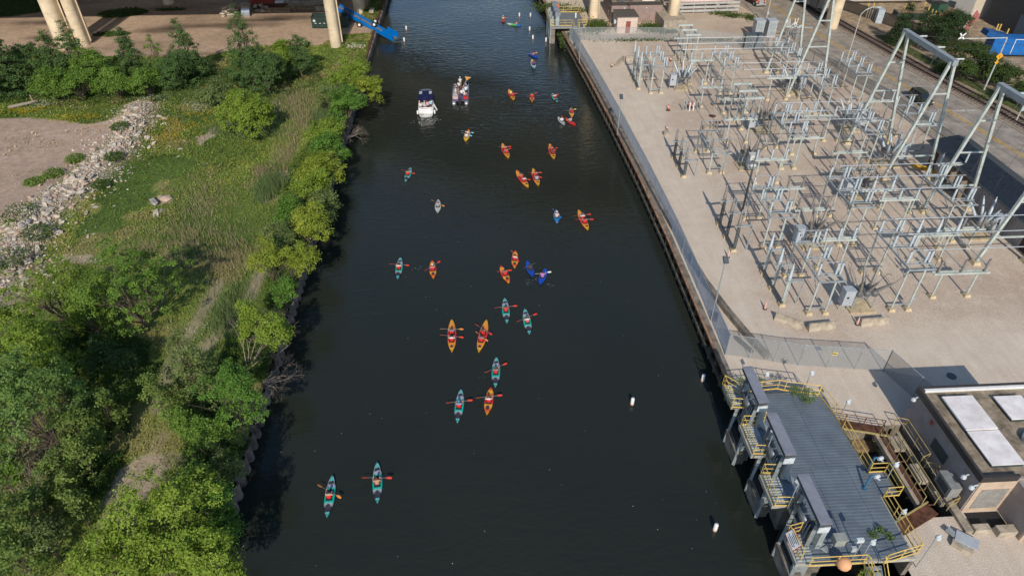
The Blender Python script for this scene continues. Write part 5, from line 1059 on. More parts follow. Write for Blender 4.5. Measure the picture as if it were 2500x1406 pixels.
# ================= LEFT BANK =================
t = thing('sheet_pile_wall', (WALLX, 0, 0), 'rusty scalloped sheet pile wall holding up the overgrown left bank', 'retaining wall')
sp = mat('sheet_pile', (.22, .18, .155), .85, .1, .5, .5, .3, 8)
prof = []; y = 12.0
while y < 240:
    for dy, dx in ((0, 0), (.28, .0), (.42, .32), (.75, .38), (.9, .32), (1.04, .0)): prof.append((y + dy, dx))
    y += 1.2
V, F = [], []
for yy, dx in prof: V += [(dx, yy, -1.5), (dx, yy, 1.62), (dx - .12, yy, 1.62)]
for i in range(len(prof) - 1): a = i * 3; F += [(a, a + 3, a + 4, a + 1), (a + 1, a + 4, a + 5, a + 2)]
MB().add(V, F).build('piling', sp, t)
MB().bx(-.35, -.05, 12, 240, -1, 1.5).build('backing', CONCD, t)
MB().bx(-.3, .12, 95, 240, 1.3, 1.8).build('cap_beam', RUST, t)
# ---- rubble ridge ----
def rock_mesh(seed, flat=1.0):
    bm = bmesh.new(); bmesh.ops.create_icosphere(bm, subdivisions=1, radius=.5); r = random.Random(seed)
    # chop corners with random planes so that faces are broken and flat
    for k in range(5):
        n = Vector((r.gauss(0, 1), r.gauss(0, 1), r.gauss(0, 1))).normalized(); d = r.uniform(.22, .36)
        for v in bm.verts:
            q = v.co.dot(n)
            if q > d: v.co -= n * (q - d)
    for v in bm.verts: v.co += Vector((r.uniform(-.03, .03),) * 3)
    bmesh.ops.scale(bm, vec=(1.25, .9, .62 * flat), verts=bm.verts)
    bmesh.ops.remove_doubles(bm, verts=bm.verts, dist=.02); 
    me = bpy.data.meshes.new('rock'); bm.to_mesh(me); bm.free(); return me
rockm = [mat('pale_rubble', (.56, .48, .38), .9, 0, .3, 2, .3, 12), mat('pink_rubble', (.48, .35, .26), .9, 0, .3, 2, .3, 12), mat('grey_rubble', (.38, .34, .30), .9, 0, .3, 2, .3, 12)]
RK = []
for i in range(12):
    me = rock_mesh(i); me.materials.append(rockm[(0, 0, 1, 0, 2, 0, 1, 0, 0, 2, 0, 1)[i]]); RK.append(me)
rr = random.Random(11)
def along(pts, s):
    L = [math.dist(a, b) for a, b in zip(pts[:-1], pts[1:])]; s *= sum(L)
    for (a, b), l in zip(zip(pts[:-1], pts[1:]), L):
        if s <= l: f = s / l; return (a[0] + (b[0] - a[0]) * f, a[1] + (b[1] - a[1]) * f)
        s -= l
    return pts[-1]
pile = thing('rubble_ridge', (-60, 70, 0), 'long ridge of broken pale concrete and stone running from the meadow to the left edge', 'rubble pile')
for i in range(300):
    s = rr.random() ** .8; c = along(RUB, s); x = c[0] + rr.gauss(0, 1.9); y = c[1] + rr.gauss(0, 1.9); sz = rr.uniform(.6, 1.15) * (1.25 if rr.random() < .12 else 1)
    inst('rock', RK[rr.randrange(12)], pile, (x + 60, y - 70, gzz(x, y) + .12 * sz), (rr.uniform(-.5, .5), rr.uniform(-.5, .5), rr.uniform(0, 6.3)), (sz, sz * rr.uniform(.7, 1), sz * rr.uniform(.6, 1)))
def scatter_rocks(name, P, S, parent, label=None):
    rs = np.random.RandomState(len(P)); VV, FF, MI = [], [], []; k = 0
    arr = [(np.array([v.co[:] for v in me.vertices]), np.array([p.vertices[:] for p in me.polygons]), 0) for me in RK]
    for i in range(len(P)):
        v, f, _ = arr[rs.randint(12)]; a = rs.rand() * 6.3; c_, s_ = math.cos(a), math.sin(a); sx = S[i] * np.array([1, rs.uniform(.6, 1), rs.uniform(.6, 1.1)])
        q = v * sx; q = np.stack([q[:, 0] * c_ - q[:, 1] * s_, q[:, 0] * s_ + q[:, 1] * c_, q[:, 2] + q[:, 0] * rs.uniform(-.4, .4)], 1) + P[i]
        VV.append(q); FF.append(f + k); k += len(v); MI += [[(.54, .45, .36), (.46, .33, .24), (.36, .33, .29), (.60, .52, .42)][rs.randint(4)]] * len(v)
    return np_mesh(name, np.concatenate(VV), np.concatenate(FF), np.array(MI), attr_mat(name + '_stone', .92, 0, .25, 3), parent)
P, S = [], []
for i in range(3600):
    c = along(RUB, rr.random()); x = c[0] + rr.gauss(0, 2.2); y = c[1] + rr.gauss(0, 2.2); sz = rr.uniform(.14, .5); P.append((x + 60, y - 70, gzz(x, y) + .08 * sz)); S.append(sz)
o = scatter_rocks('small_rubble', np.array(P), S, pile); o['kind'] = 'stuff'
# scattered stones in the meadow
ST = [(365, 362, .9, 'flat pale stone lying just right of the ridge'), (414, 360, .6, 'small pale stone in yellow flowers'), (441, 367, .9, 'blocky pale stone near the bare patch'), (450, 347, .7, 'round pale stone below the flowers'), (364, 337, .7, 'pale stone beside the ridge end'), (375, 354, .6, 'small grey stone by the ridge'), (316, 425, .6, 'pale stone low on the right of the ridge'), (265, 453, .8, 'pale stone at the grass edge of the ridge'), (383, 532, 1.6, 'broken slab end in the dark green meadow'), (397, 524, 1.1, 'small rounded stone behind the broken slab'), (380, 500, 2.2, 'large half buried tan slab in the meadow'), (408, 494, 2.0, 'tan slab corner beside the large buried slab'), (215, 580, .6, 'white stone in bare gravel by the ridge foot'), (229, 573, .4, 'tiny white stone by the ridge foot'), (436, 385, .6, 'pale stone right of the flower patch'), (505, 403, .5, 'pale stone alone in light grass'), (533, 409, .5, 'low pale stone in light green grass'), (36, 762, 1.0, 'white boulder near the left edge below the ridge'), (8, 670, 2.0, 'big upright tan slab at the left edge')]
for px, py, s_, lb in ST:
    p = at(px, py); o = inst('stone', RK[(px + py) % 12], None, (p.x, p.y, gzz(p.x, p.y) + .1 * s_), (.2, .15, px % 6), (s_, s_ * .75, s_ * .6)); tag(o, lb, 'stone')
# fallen log, left
p = at(62, 260); t = thing('fallen_log', (p.x, p.y, gzz(p.x, p.y) + .35), 'fallen grey tree trunk with one stub standing up, lying by the left trees', 'log', R(28)); t.scale = (.62, .62, .62); MB().tube((-3.2, 0, 0), (3, 0, .25), .42, 10, .3).tube((2.0, 0, .2), (1.9, .3, 2.0), .2, 7, .15).build('trunk', DEADW, t); MB().tube((-3.5, .1, 0), (-3.15, 0, 0), .3, 9, .42).build('cut_end', WOOD, t)

# ---- trees ----
def fbm3(p, s):
    return vnoise(p[:, 0] / s + p[:, 2] * .7 / s, p[:, 1] / s - p[:, 2] * .6 / s, 0, 2)
def tree_mesh(seed, rx, rz, n_cl, per, ls, cols, z0=.25, clump=.42, sparse=0.0, form='round', flat=.8):
    rs = np.random.RandomState(seed); nl = max(9, int(8 + rx * 4))
    # a few big boughs, each carrying many small leaf sprays on its outer side
    g = rs.normal(0, 1, (nl, 3)); g /= np.linalg.norm(g, axis=1)[:, None]; g[0] = (0, 0, 1); g[:, 2] = np.where(g[:, 2] < -.45, -g[:, 2], g[:, 2]); g *= rs.uniform(.42, .92, (nl, 1)); lr = rs.uniform(.20, .46, nl)
    
    if form == 'cone':
        nl = nl + 5; zz = np.linspace(-.85, .88, nl); an = np.arange(nl) * 2.4 + seed; ra = .50 * (1.02 - (zz + .85) / 1.75); g = np.stack([np.cos(an) * ra, np.sin(an) * ra, zz], 1); lr = (.50 * (1.12 - (zz + .85) / 2.1)) * rs.uniform(.8, 1.15, nl)
    li = rs.choice(nl, n_cl, p=lr ** 2 / (lr ** 2).sum())
    q = rs.normal(0, 1, (n_cl, 3)); q /= np.linalg.norm(q, axis=1)[:, None]; o_ = g[li] / (np.linalg.norm(g[li], axis=1)[:, None] + .05)
    q = q + o_ * .55; q[:, 2] += .25; q /= np.linalg.norm(q, axis=1)[:, None]
    c = g[li] + q * (lr[li] * rs.uniform(.8, 1.08, n_cl))[:, None]
    c = c * np.array([rx, rx, rz]); c[:, 2] += rz * (1 + z0)
    cr = clump * rs.uniform(.6, 1.35, n_cl); idx = np.repeat(np.arange(n_cl), per); n = len(idx)
    d = rs.normal(0, 1, (n, 3)); d /= np.linalg.norm(d, axis=1)[:, None]; d[:, 2] = np.where(d[:, 2] < -.3, -d[:, 2], d[:, 2]); rr_ = rs.uniform(.2, 1.3, (n, 1))
    p = c[idx] + d * rr_ * cr[idx][:, None] * np.array([1, 1, flat]); cv = (rs.rand(n_cl) * .55 + .22 + .25 * (rs.rand(nl)[li] - .5))[idx]
    V, F, Cc = leaf_quads(p, rs, ls, cols, .7, q[idx] * .9, cv)
    me = np_mesh('crown', V, F, Cc, LEAF, 'mesh'); b = MB(); top = Vector((0, 0, rz * (.45 + z0)))
    tr = max(.07, rx * .045); b.tube((0, 0, -.3), top, tr, 7, tr * .6)
    for k in range(nl):
        e = Vector(g[k] * np.array([rx, rx, rz])) + Vector((0, 0, rz * (1 + z0))); m = top * rs.uniform(.5, 1); mid = (m + e) / 2 + Vector((rs.normal(0, .1) * rx, rs.normal(0, .1) * rx, .08 * rx)); b.tube(m, mid, tr * .45, 5, tr * .25); b.tube(mid, e, tr * .25, 4, .02)
        for _ in range(2): b.tube(mid, mid + (e - mid) * .8 + Vector(rs.normal(0, .2, 3)) * rx, tr * .16, 3, .012)
    mt = b.mesh('trunk'); mt.materials.append(BARK)
    return me, mt
G_SOFT = ((.12, .19, .045), (.23, .30, .07)); G_SILV = ((.11, .195, .045), (.215, .315, .085)); G_DARK = ((.060, .115, .036), (.125, .205, .060)); G_MID = ((.10, .185, .03), (.19, .30, .05)); G_LIME = ((.150, .235, .028), (.28, .37, .055)); G_YEL = ((.175, .25, .03), (.34, .38, .055)); G_GREY = ((.115, .165, .050), (.22, .27, .09)); G_BR = ((.080, .175, .028), (.165, .29, .05))
def tree(px, py, rpx, hm, label, cols=G_MID, seed=0, dens=1.0, ls=.17, form='round', name='broadleaf_tree', z=None, clump=.42, grp=None, centre=False, z0=-.08, flat=.85):
    """(px, py): sight line to the foot of the trunk, or to the middle of the crown"""
    rz = hm / (2 + z0)
    p = at(px, py, 2.0 + (rz * (1 + z0) if centre else 0)); dep = (p - cam.location).length; r = rpx / FPX * dep
    p.z = (gzz(p.x, p.y) if p.x < WALLX - .1 else 1.7) if z is None else z
    if z is None and p.x > WALLX - .4:      # rooted on the bank, crown leaning out over the water
        sh_ = p.x - (WALLX - .4); p.x = WALLX - .4
    else: sh_ = 0
    t = thing(name, p, label, 'shrub' if hm < 4.2 and z is None else 'tree', 0, grp)
    n_cl = int(dens * 34 * (r / 1.0) ** 1.7 * (rz / r) ** .5); n_cl = max(40, min(n_cl, 340)); per = int((40 if clump < .5 else 46))
    cm, tm = tree_mesh(seed + 1, r, rz, n_cl, per, ls, cols, z0, clump, form=form, flat=flat)
    a_ = random.Random(seed).uniform(0, 6.28)
    inst('crown', cm, t, (sh_, 0, 0), (0, 0, a_)); inst('trunk', tm, t, (sh_ * .5, 0, 0), (0, 0, a_))
    return t
TR = [
 # top left clump
 (40, 228, 46, 9.5, 'tall dark tree at the left edge beside the fallen log', G_DARK, 1, 'cone'), (-30, 250, 60, 8, 'dark tree cut by the left edge of the photo', G_DARK, 2, 'round'),
 (155, 205, 34, 8, 'dark tree in front of the foot of the left cream column', G_DARK, 3, 'cone'), (208, 205, 40, 9, 'dense dark tree right of the left cream column', G_DARK, 4, 'cone'),
 (255, 225, 40, 7, 'mid green bushy tree in the middle of the upper clump', G_MID, 5, 'round'), (338, 205, 32, 8.5, 'upright tree with a narrow top left of the thin one', G_DARK, 6, 'cone'),
 (398, 195, 28, 7.5, 'thin see through young tree between two dense ones', G_MID, 7, 'cone'), (472, 200, 40, 9.5, 'dense pointed tree at the right end of the upper clump', G_DARK, 8, 'cone'),
 (140, 245, 38, 4.6, 'low green bush left in the front row of the upper clump', G_MID, 9, 'round'), (205, 250, 40, 4.6, 'pale topped bush in the front row of the upper clump', G_MID, 10, 'round'),
 (295, 245, 36, 4.4, 'low bush near the middle of the front row', G_MID, 11, 'round'), (370, 240, 36, 4.4, 'round bush above the rubble ridge end', G_MID, 12, 'round'), (430, 225, 38, 5.5, 'dark bush just left of the stony patch', G_DARK, 13, 'round'), (90, 205, 40, 6, 'dark undergrowth tree between log and cream column', G_DARK, 14, 'round'),
 (620, 215, 48, 11.5, 'tallest pointed tree standing alone in front of the sand lot', G_DARK, 15, 'cone'), (660, 235, 40, 7, 'shorter dark tree leaning against the tallest one', G_DARK, 16, 'round'), (705, 195, 30, 6, 'yellowish round tree right of the tallest pointed one', G_LIME, 17, 'round'), (738, 190, 28, 6.5, 'dark round tree beside the grassy path', G_DARK, 18, 'round'),
 (595, 285, 54, 6.5, 'yellow green spreading tree below the tallest pointed one', G_LIME, 19, 'round'), (640, 300, 30, 3.5, 'small lime bush right below the spreading tree', G_LIME, 20, 'round'), (525, 235, 34, 3.5, 'grey green low bush left of the tall tree', G_GREY, 21, 'round'),
 # bank line from far to near
 (850, 190, 40, 6, 'bright lime tree leaning over the wall near the cream column', G_LIME, 22, 'round'), (892, 225, 34, 4.6, 'straggly yellow green tree hanging over the far water edge', G_YEL, 23, 'round'), (858, 262, 42, 5.2, 'bushy green tree on the wall opposite the two motor boats', G_BR, 24, 'round'), (815, 245, 36, 4, 'pale shrub behind the tree opposite the motor boats', G_GREY, 25, 'round'),
 (800, 330, 46, 4.6, 'lime tree above the bare twigs on the wall', G_LIME, 26, 'round'), (805, 375, 40, 4.2, 'rich green bush filling the wall top below the lime tree', G_BR, 27, 'round'),
 (780, 425, 48, 4.6, 'golden yellow tree on the wall left of the red vest kayaker', G_YEL, 28, 'round'), (770, 470, 48, 4.2, 'dull yellow green tree under the golden one', G_LIME, 29, 'round'), (785, 505, 38, 3.4, 'grey green bush spilling toward the water', G_GREY, 30, 'round'),
 (715, 530, 40, 4.2, 'deep green bush left of the golden round tree', G_BR, 31, 'round'), (765, 555, 46, 4.8, 'golden round tree reaching over the water', G_YEL, 32, 'round'),
 (660, 650, 52, 5.0, 'left half of the wide golden green tree pair', G_YEL, 33, 'round'), (735, 655, 48, 5.2, 'right half of the wide golden pair, over the water', G_YEL, 34, 'round'), (690, 600, 44, 3.6, 'pale feathery bush behind the golden pair', G_GREY, 35, 'round'), (700, 720, 40, 3.6, 'fresh green bush below the golden pair', G_BR, 36, 'round'),
 (625, 800, 50, 4.8, 'yellow green tree at the top of the dead branches', G_LIME, 37, 'round'), (680, 830, 50, 5.2, 'lime fringed tree hanging over the water above the dead branches', G_LIME, 38, 'round'),
 (577, 990, 78, 7.6, 'big rich green tree at the water edge below the dead branches', G_BR, 39, 'round'), (515, 1080, 54, 5.2, 'mid green tree below the big rich green one', G_MID, 40, 'round'),
 (464, 905, 58, 7.8, 'tall feathery grey green tree left of the big rich green one', G_GREY, 41, 'cone'), (397, 995, 44, 6.4, 'pale feathery tree at the head of the bare track', G_SOFT, 42, 'round'), (455, 1050, 40, 3.8, 'light green bush beside the bare track', G_MID, 43, 'round'),
 (325, 732, 108, 8.6, 'large bright green round tree in the middle of the left bank', G_MID, 44, 'round'), (150, 745, 104, 8.0, 'large lime green tree left of the round one', G_LIME, 45, 'round'), (225, 790, 46, 5, 'lime tree wedged under the two large ones', G_LIME, 46, 'round'),
 (70, 885, 92, 9.5, 'olive yellow tree against the left edge', G_LIME, 47, 'round'), (93, 1010, 92, 10.5, 'large silver green tree at the left edge', G_SILV, 48, 'round'), (150, 950, 46, 6.5, 'small olive tree between dark shade and silver tree', G_LIME, 49, 'round'), (-20, 960, 60, 9, 'dark green tree half outside the left edge', G_MID, 50, 'round'),
 (412, 1300, 108, 8.0, 'largest bright lime tree at the bottom of the photo', G_LIME, 51, 'round'), (515, 1372, 72, 6, 'bright lime tree at the bottom by the water edge', G_LIME, 52, 'round'), (268, 1392, 84, 6, 'lime tree cut by the bottom edge', G_LIME, 53, 'round'), (400, 1395, 80, 6, 'lime tree between the largest one and the bottom edge', G_LIME, 66, 'round'),
 (526, 1245, 50, 5.2, 'dark green ivy like shrub on the wall above the bottom trees', G_BR, 54, 'round'), (555, 1300, 40, 4.0, 'dark shrub leaning on the wall just above the bottom', G_BR, 55, 'round'), (490, 1185, 40, 3.6, 'dull green bush right of the bare track', G_MID, 56, 'round'), (550, 1150, 40, 3.4, 'twiggy grey green bush at the wall', G_GREY, 57, 'round'),
 (41, 1304, 60, 5.5, 'sumac like soft green clump at the bottom left', G_SOFT, 58, 'round'), (144, 1170, 42, 5.5, 'soft green bush above the bottom left clump', G_SOFT, 59, 'round'), (268, 1016, 34, 5.0, 'soft green tuft rising out of the dark shade', G_SOFT, 60, 'round'), (50, 1372, 52, 5, 'soft green bush cut by the bottom edge', G_SOFT, 61, 'round'), (196, 1077, 38, 5.5, 'soft green plume below the silver tree', G_SOFT, 62, 'round'), (206, 1139, 34, 4.8, 'second soft green plume below the silver tree', G_SOFT, 63, 'round'), (10, 1170, 50, 3.4, 'low olive bush behind the bare twigs', G_MID, 64, 'round'), (196, 1248, 24, 3.8, 'small soft green tuft beside little yellow flowers', G_SOFT, 65, 'round'),
 (120, 1250, 36, 4.4, 'soft green tuft right of the sumac like clump', G_SOFT, 67, 'round'), (120, 1330, 42, 4.4, 'dark soft bush right of the sumac like clump', G_GREY, 68, 'round'), (300, 905, 40, 3.0, 'dark low bush inside the deep shade', G_DARK, 69, 'round'), (250, 870, 40, 3.0, 'dark leafy bush at the upper edge of the deep shade', G_DARK, 80, 'round'), (200, 1000, 36, 4.0, 'dark leafy bush right of the silver tree', G_DARK, 81, 'round')]
for px, py, rp, hm, lb, cols, sd, form in TR:
    near = py > 600
    tree(px, py, rp * ((1.04 if not near or sd in (44, 45, 48, 51) else .86) if form == 'round' else 1.2), hm * (1.0 if form == 'round' else 1.08), lb, cols, sd, form=form, ls=.17 if near else .21, dens=.3 if 'see through' in lb else 1, clump=.40 if near else .52, centre=sd >= 19)
# trees on the far right
for px, py, rp, hm, lb, sd, form in ((2190, 100, 26, 8.5, 'pointed dark pine by the railway bend', 70, 'cone'), (2272, 115, 36, 8, 'broad dark pine right of the pointed one', 71, 'round'), (2310, 105, 26, 6.5, 'smaller dark pine beside the flagpole', 72, 'round'), (2350, 165, 40, 5.0, 'reddish green bush in front of the flag', 73, 'round'), (2385, 185, 38, 4.2, 'dense green bush behind the orange signs', 74, 'round'), (2452, 200, 36, 3.4, 'green bush below the blue trailer', 75, 'round'), (2490, 250, 40, 4.5, 'dark bush at the right edge below the sign pole', 76, 'round'), (2330, 190, 26, 4, 'dark low bush under the middle tower top', 77, 'round')):
    tree(px, py + 12, rp * 1.0, hm * .9, lb, ((.03, .055, .025), (.065, .105, .035)) if sd < 73 else ((.05, .085, .025), (.095, .14, .035)), sd, form=form, ls=.22, z=2.0, clump=.65, name='pine_tree' if sd < 73 else 'broadleaf_tree')
# bare branches over the wall and dead brush
def dead_tree(px, py, r, label, seed, up=.35, n=9, lean=(0, 0)):
    p = at(px, py); z = gzz(p.x, p.y) if p.x < WALLX - .1 else 1.6; rs = random.Random(seed); t = thing('dead_branches', (p.x, p.y, z), label, 'dead tree'); b = MB(); tw = MB()
    def grow(a, d, L, rad, lv):
        q = a + d * L; (b if lv < 2 else tw).tube(a, q, rad, 5 if lv < 2 else 3, rad * .6, caps=False)
        if lv >= 4: return
        for _ in range(3 if lv else 2 + lv):
            nd = (d + Vector((rs.gauss(0, .5), rs.gauss(0, .5), rs.gauss(.02, .32)))).normalized(); grow(q, nd, L * rs.uniform(.55, .85), rad * .55, lv + 1)
    for k in range(n):
        a = rs.uniform(0, 6.3); d = Vector((math.cos(a) + lean[0], math.sin(a) + lean[1], up)).normalized(); grow(Vector((0, 0, .2)), d, r * rs.uniform(.3, .45), .05, 0)
    b.build('limb', DEADW, t); tag(tw.build('twigs', DEADW, t), kind='stuff')
dead_tree(605, 905, 5.2, 'spreading bare dead branches above the big rich green tree', 1, .8, 6)
dead_tree(640, 930, 3.0, 'bare pale branches drooping over the wall into the river', 2, .3, 8, (1.3, .1)); dead_tree(845, 335, 3.0, 'bare grey twigs over the wall near the lime tree', 3, .3, 7, (.9, .2)); dead_tree(440, 1215, 3.4, 'bare grey sapling branches above the largest lime tree', 4, .9, 6); dead_tree(35, 1180, 4.5, 'thicket of bare brown stalks at the left edge', 5, 1.2, 14); dead_tree(395, 1290, 4, 'bare twigs poking out of the largest lime tree', 6, 1.5, 5); dead_tree(750, 500, 2.6, 'bare twigs beside the grey green bush', 7, .5, 5, (.6, 0)); dead_tree(90, 1225, 3.8, 'brown stalks leaning right behind the sumac', 8, 1.2, 9)

# ---- meadow: grass, weeds, flowers ----
def meadow():
    rs = np.random.RandomState(8); N = 520000
    x = rs.uniform(-108, WALLX - .02, N); y = 16 + (rs.rand(N) ** 1.35) * 150
    # keep only what stands in view
    ok = np.abs(x + 0.058 * y) < 14 + 0.86 * (y + 14); x, y = x[ok], y[ok]
    col, dens = cover(x, y); dens = np.where(y > 118, dens * .7, dens); keep = rs.rand(len(x)) < dens * .85; x, y, col = x[keep], y[keep], col[keep]; n = len(x); z = gz(x, y)
    tall = vnoise(x + 5, y + 9, 1, 4); far = np.clip(y / 60, .7, 2.0)
    h = (.13 + .5 * np.clip(tall - .3, 0, 1)) * rs.uniform(.5, 1.4, n) ; h[inpoly(x, y, MOWN)] *= .35
    w = .05 * far * rs.uniform(.6, 1.4, n); a = rs.rand(n) * 6.283; lean = rs.normal(0, .35, (n, 2)) * h[:, None]
    bx, by = np.cos(a) * w, np.sin(a) * w; leafy = rs.rand(n) < .5
    top = np.stack([x + lean[:, 0], y + lean[:, 1], z + h], 1); b0 = np.stack([x - bx, y - by, z], 1); b1 = np.stack([x + bx, y + by, z], 1)
    # leafy weeds: small tilted leaf faces instead of upright blades
    c = np.stack([x, y, z + h * rs.uniform(.5, 1, n)], 1); u = np.stack([np.cos(a), np.sin(a), rs.normal(0, .4, n)], 1) * (w * 1.9)[:, None]; v_ = np.stack([-np.sin(a), np.cos(a), rs.normal(0, .4, n)], 1) * (w * 1.6)[:, None]
    A = np.where(leafy[:, None], c - u, b0); B = np.where(leafy[:, None], c + u * .6 - v_, b1); T = np.where(leafy[:, None], c + u * .5 + v_, top)
    V = np.stack([A, B, T], 1).reshape(-1, 3); F = np.arange(3 * n).reshape(n, 3)
    cc = col * rs.uniform(.75, 1.6, (n, 1)) * 1.18; cc[:, 0] *= rs.uniform(.8, 1.25, n)
    tag(np_mesh('grass', V, F, np.repeat(np.clip(cc, 0, 1), 3, 0), attr_mat('grass_blades', .7, .3, 0, spec=.15)), 'tall mixed grass and weeds covering the left bank', 'grass', kind='stuff')
    return n
meadow()
def flowers(name, spots, colr, size, label, h=.45, seed=0):
    rs = np.random.RandomState(seed); P_ = []
    for px, py, rx, ry, n in spots:
        c0 = at(px, py); sx = (at(px + rx, py) - c0).length; sy = (at(px, py - ry) - c0).length
        q = rs.normal(0, .5, (n, 2)) * [sx, sy] + [c0.x, c0.y]; k = vnoise(q[:, 0] * 2.2, q[:, 1] * 2.2, 1, 4) > .47; P_.append(q[k])
    q = np.concatenate(P_); q = q[q[:, 0] < WALLX - .3]; p = np.stack([q[:, 0], q[:, 1], gz(q[:, 0], q[:, 1]) + h * rs.uniform(.5, 1.1, len(q))], 1)
    V, F, Cc = leaf_quads(p, rs, size, (tuple(v * .75 for v in colr), colr), 1.2); tag(np_mesh(name, V, F, Cc, LEAF), label, 'flowers', kind='stuff')
flowers('yellow_flowers', [(70, 272, 70, 10, 1500), (200, 290, 90, 14, 1300), (250, 300, 60, 12, 900), (460, 285, 90, 26, 2200), (400, 340, 60, 20, 900), (440, 310, 60, 20, 900), (230, 480, 20, 30, 300), (185, 560, 20, 40, 350), (90, 650, 30, 40, 300), (360, 385, 40, 16, 300), (600, 400, 160, 60, 700), (235, 1245, 24, 18, 300), (270, 1140, 30, 30, 150), (90, 690, 20, 20, 150)], (.58, .44, .03), .13, 'patches of small yellow flowers in the meadow', .3, 1)
flowers('white_flowers', [(490, 265, 50, 22, 900), (110, 262, 40, 14, 400), (400, 255, 70, 20, 500), (640, 280, 40, 40, 300), (670, 290, 30, 30, 200), (520, 225, 60, 20, 300), (540, 250, 40, 20, 300), (700, 640, 60, 60, 120), (480, 830, 50, 40, 120), (725, 715, 25, 25, 260), (460, 700, 100, 60, 100), (870, 118, 25, 8, 300)], (.62, .62, .52), .13, 'loose drifts of small white flowers in the meadow', .7, 2)
def reeds(name, spots, cols, label, h=1.3, seed=0, w=.035):
    rs = np.random.RandomState(seed); P_ = []
    for px, py, rx, ry, n in spots:
        c0 = at(px, py); sx = (at(px + rx, py) - c0).length; sy = (at(px, py - ry) - c0).length; P_.append(rs.normal(0, .5, (n, 2)) * [sx, sy] + [c0.x, c0.y])
    q = np.concatenate(P_); q = q[q[:, 0] < WALLX - .3]; n = len(q); z = gz(q[:, 0], q[:, 1]); hh = h * rs.uniform(.5, 1.15, n); a = rs.rand(n) * 6.283
    b0 = np.stack([q[:, 0] - np.cos(a) * w, q[:, 1] - np.sin(a) * w, z], 1); b1 = np.stack([q[:, 0] + np.cos(a) * w, q[:, 1] + np.sin(a) * w, z], 1); tp = np.stack([q[:, 0] + rs.normal(-.15, .2, n) * hh, q[:, 1] + rs.normal(.1, .2, n) * hh, z + hh], 1)
    k = rs.rand(n, 1); cc = np.array(cols[0]) * (1 - k) + np.array(cols[1]) * k
    tag(np_mesh(name, np.stack([b0, b1, tp], 1).reshape(-1, 3), np.arange(3 * n).reshape(n, 3), np.repeat(cc, 3, 0), LEAF), label, 'grass', kind='stuff')
reeds('dry_stalks', [(745, 300, 40, 40, 1000), (700, 380, 40, 50, 900), (640, 425, 18, 10, 700), (500, 500, 90, 70, 700), (480, 590, 90, 40, 500), (440, 650, 70, 40, 400), (700, 590, 30, 30, 500), (560, 640, 60, 60, 900), (60, 1150, 60, 40, 900), (720, 250, 60, 40, 1500), (340, 640, 50, 30, 500)], ((.26, .22, .12), (.40, .34, .20)), 'dry tan stalks and dead grass standing in the meadow', .8, 3)
reeds('green_reeds', [(660, 460, 30, 30, 2200), (620, 330, 90, 14, 700), (570, 320, 70, 14, 500), (560, 770, 40, 50, 900), (790, 285, 30, 26, 1200), (700, 700, 30, 30, 800)], ((.11, .17, .06), (.20, .26, .10)), 'bluish green reeds in a dense bent stand', 1.2, 4)
# ---- things on the far sand lot ----
def stack(px, py, n, label, seed, w=2.6, m=None, name='stone_stack'):
    p = at(px, py); t = thing(name, (p.x, p.y, 2.0), label, 'stone pile'); r = random.Random(seed)
    for k in range(n):
        z = .22 + .42 * (k // 5); o = inst('stone_slab', RK[r.randrange(12)], t, (r.uniform(-w / 2, w / 2) * (1 - .1 * (k // 5)), r.uniform(-1, 1), z), (0, 0, r.uniform(0, 6)), (1.5, 1.3, .9))
stack(563, 38, 22, 'stacked heap of brown stone slabs in front of the bridge shadow', 1, 3.0); stack(595, 26, 14, 'tan stone heap left of the curved metal sheet', 2, 3.2); stack(640, 27, 12, 'tan stone heap right of the curved metal sheet', 3, 3.6); stack(580, 22, 10, 'small grey rubble heap behind the brown slabs', 4, 2)
p = at(608, 36); t = thing('metal_chute', p, 'curved shiny metal sheet standing on the sand lot', 'metal sheet', R(-10)); mb = MB(); arc = [(1.5 * math.sin(R(a)), 2.3 * math.cos(R(a))) for a in range(0, 91, 10)]
mb.add([(-.9, -y_, z_) for y_, z_ in arc] + [(.9, -y_, z_) for y_, z_ in arc], [(i, i + 1, i + 11, i + 10) for i in range(9)]).build('curved_sheet', mat('shiny_steel', (.6, .6, .6), .3, .8, .1, 2), t); MB().bar((-.8, .0, 0), (-.8, .6, 2.2), .1).bar((.8, 0, 0), (.8, .6, 2.2), .1).build('support', DSTEEL, t)
for i, (px, py, L, m_, lb) in enumerate(((650, 20, 9, RUST, 'row of dark rusty beams lying on the sand lot'), (738, 24, 7, WOOD, 'long pale timber stack behind the sand lot'), (745, 12, 9, CONC, 'row of concrete blocks behind the timber stack'), (795, 26, 4, CONC, 'pale slabs left of the blue conveyor column'), (680, 30, 5, WOOD, 'orange brown plank lying flat on the sand'), (690, 12, 3, WHITE, 'stack of white pallets in the storage fence'), (640, 8, 5, REDP, 'red steel frames stored behind the sand lot'))):
    t = thing('material_stack', at(px, py), lb, 'stack')
    for k in range(4 if L > 4 else 3): MB().bx(-L / 2, L / 2, k * .35 - .5, k * .35 - .2, .02, .35 + .2 * (k % 3)).build('piece', m_, t)
fence([(-52, 157), (-28, 157)], 2.2, 4, LINKD, 'chain link fence behind the stored materials in the bridge shade', STEEL)
p = at(838, 70); t = thing('waste_container', (p.x - 6.0, p.y, 2.0), 'dark green open waste container behind the front cream column', 'container'); gm = mat('container_green', (.02, .045, .035), .6, .1, .2, 1)
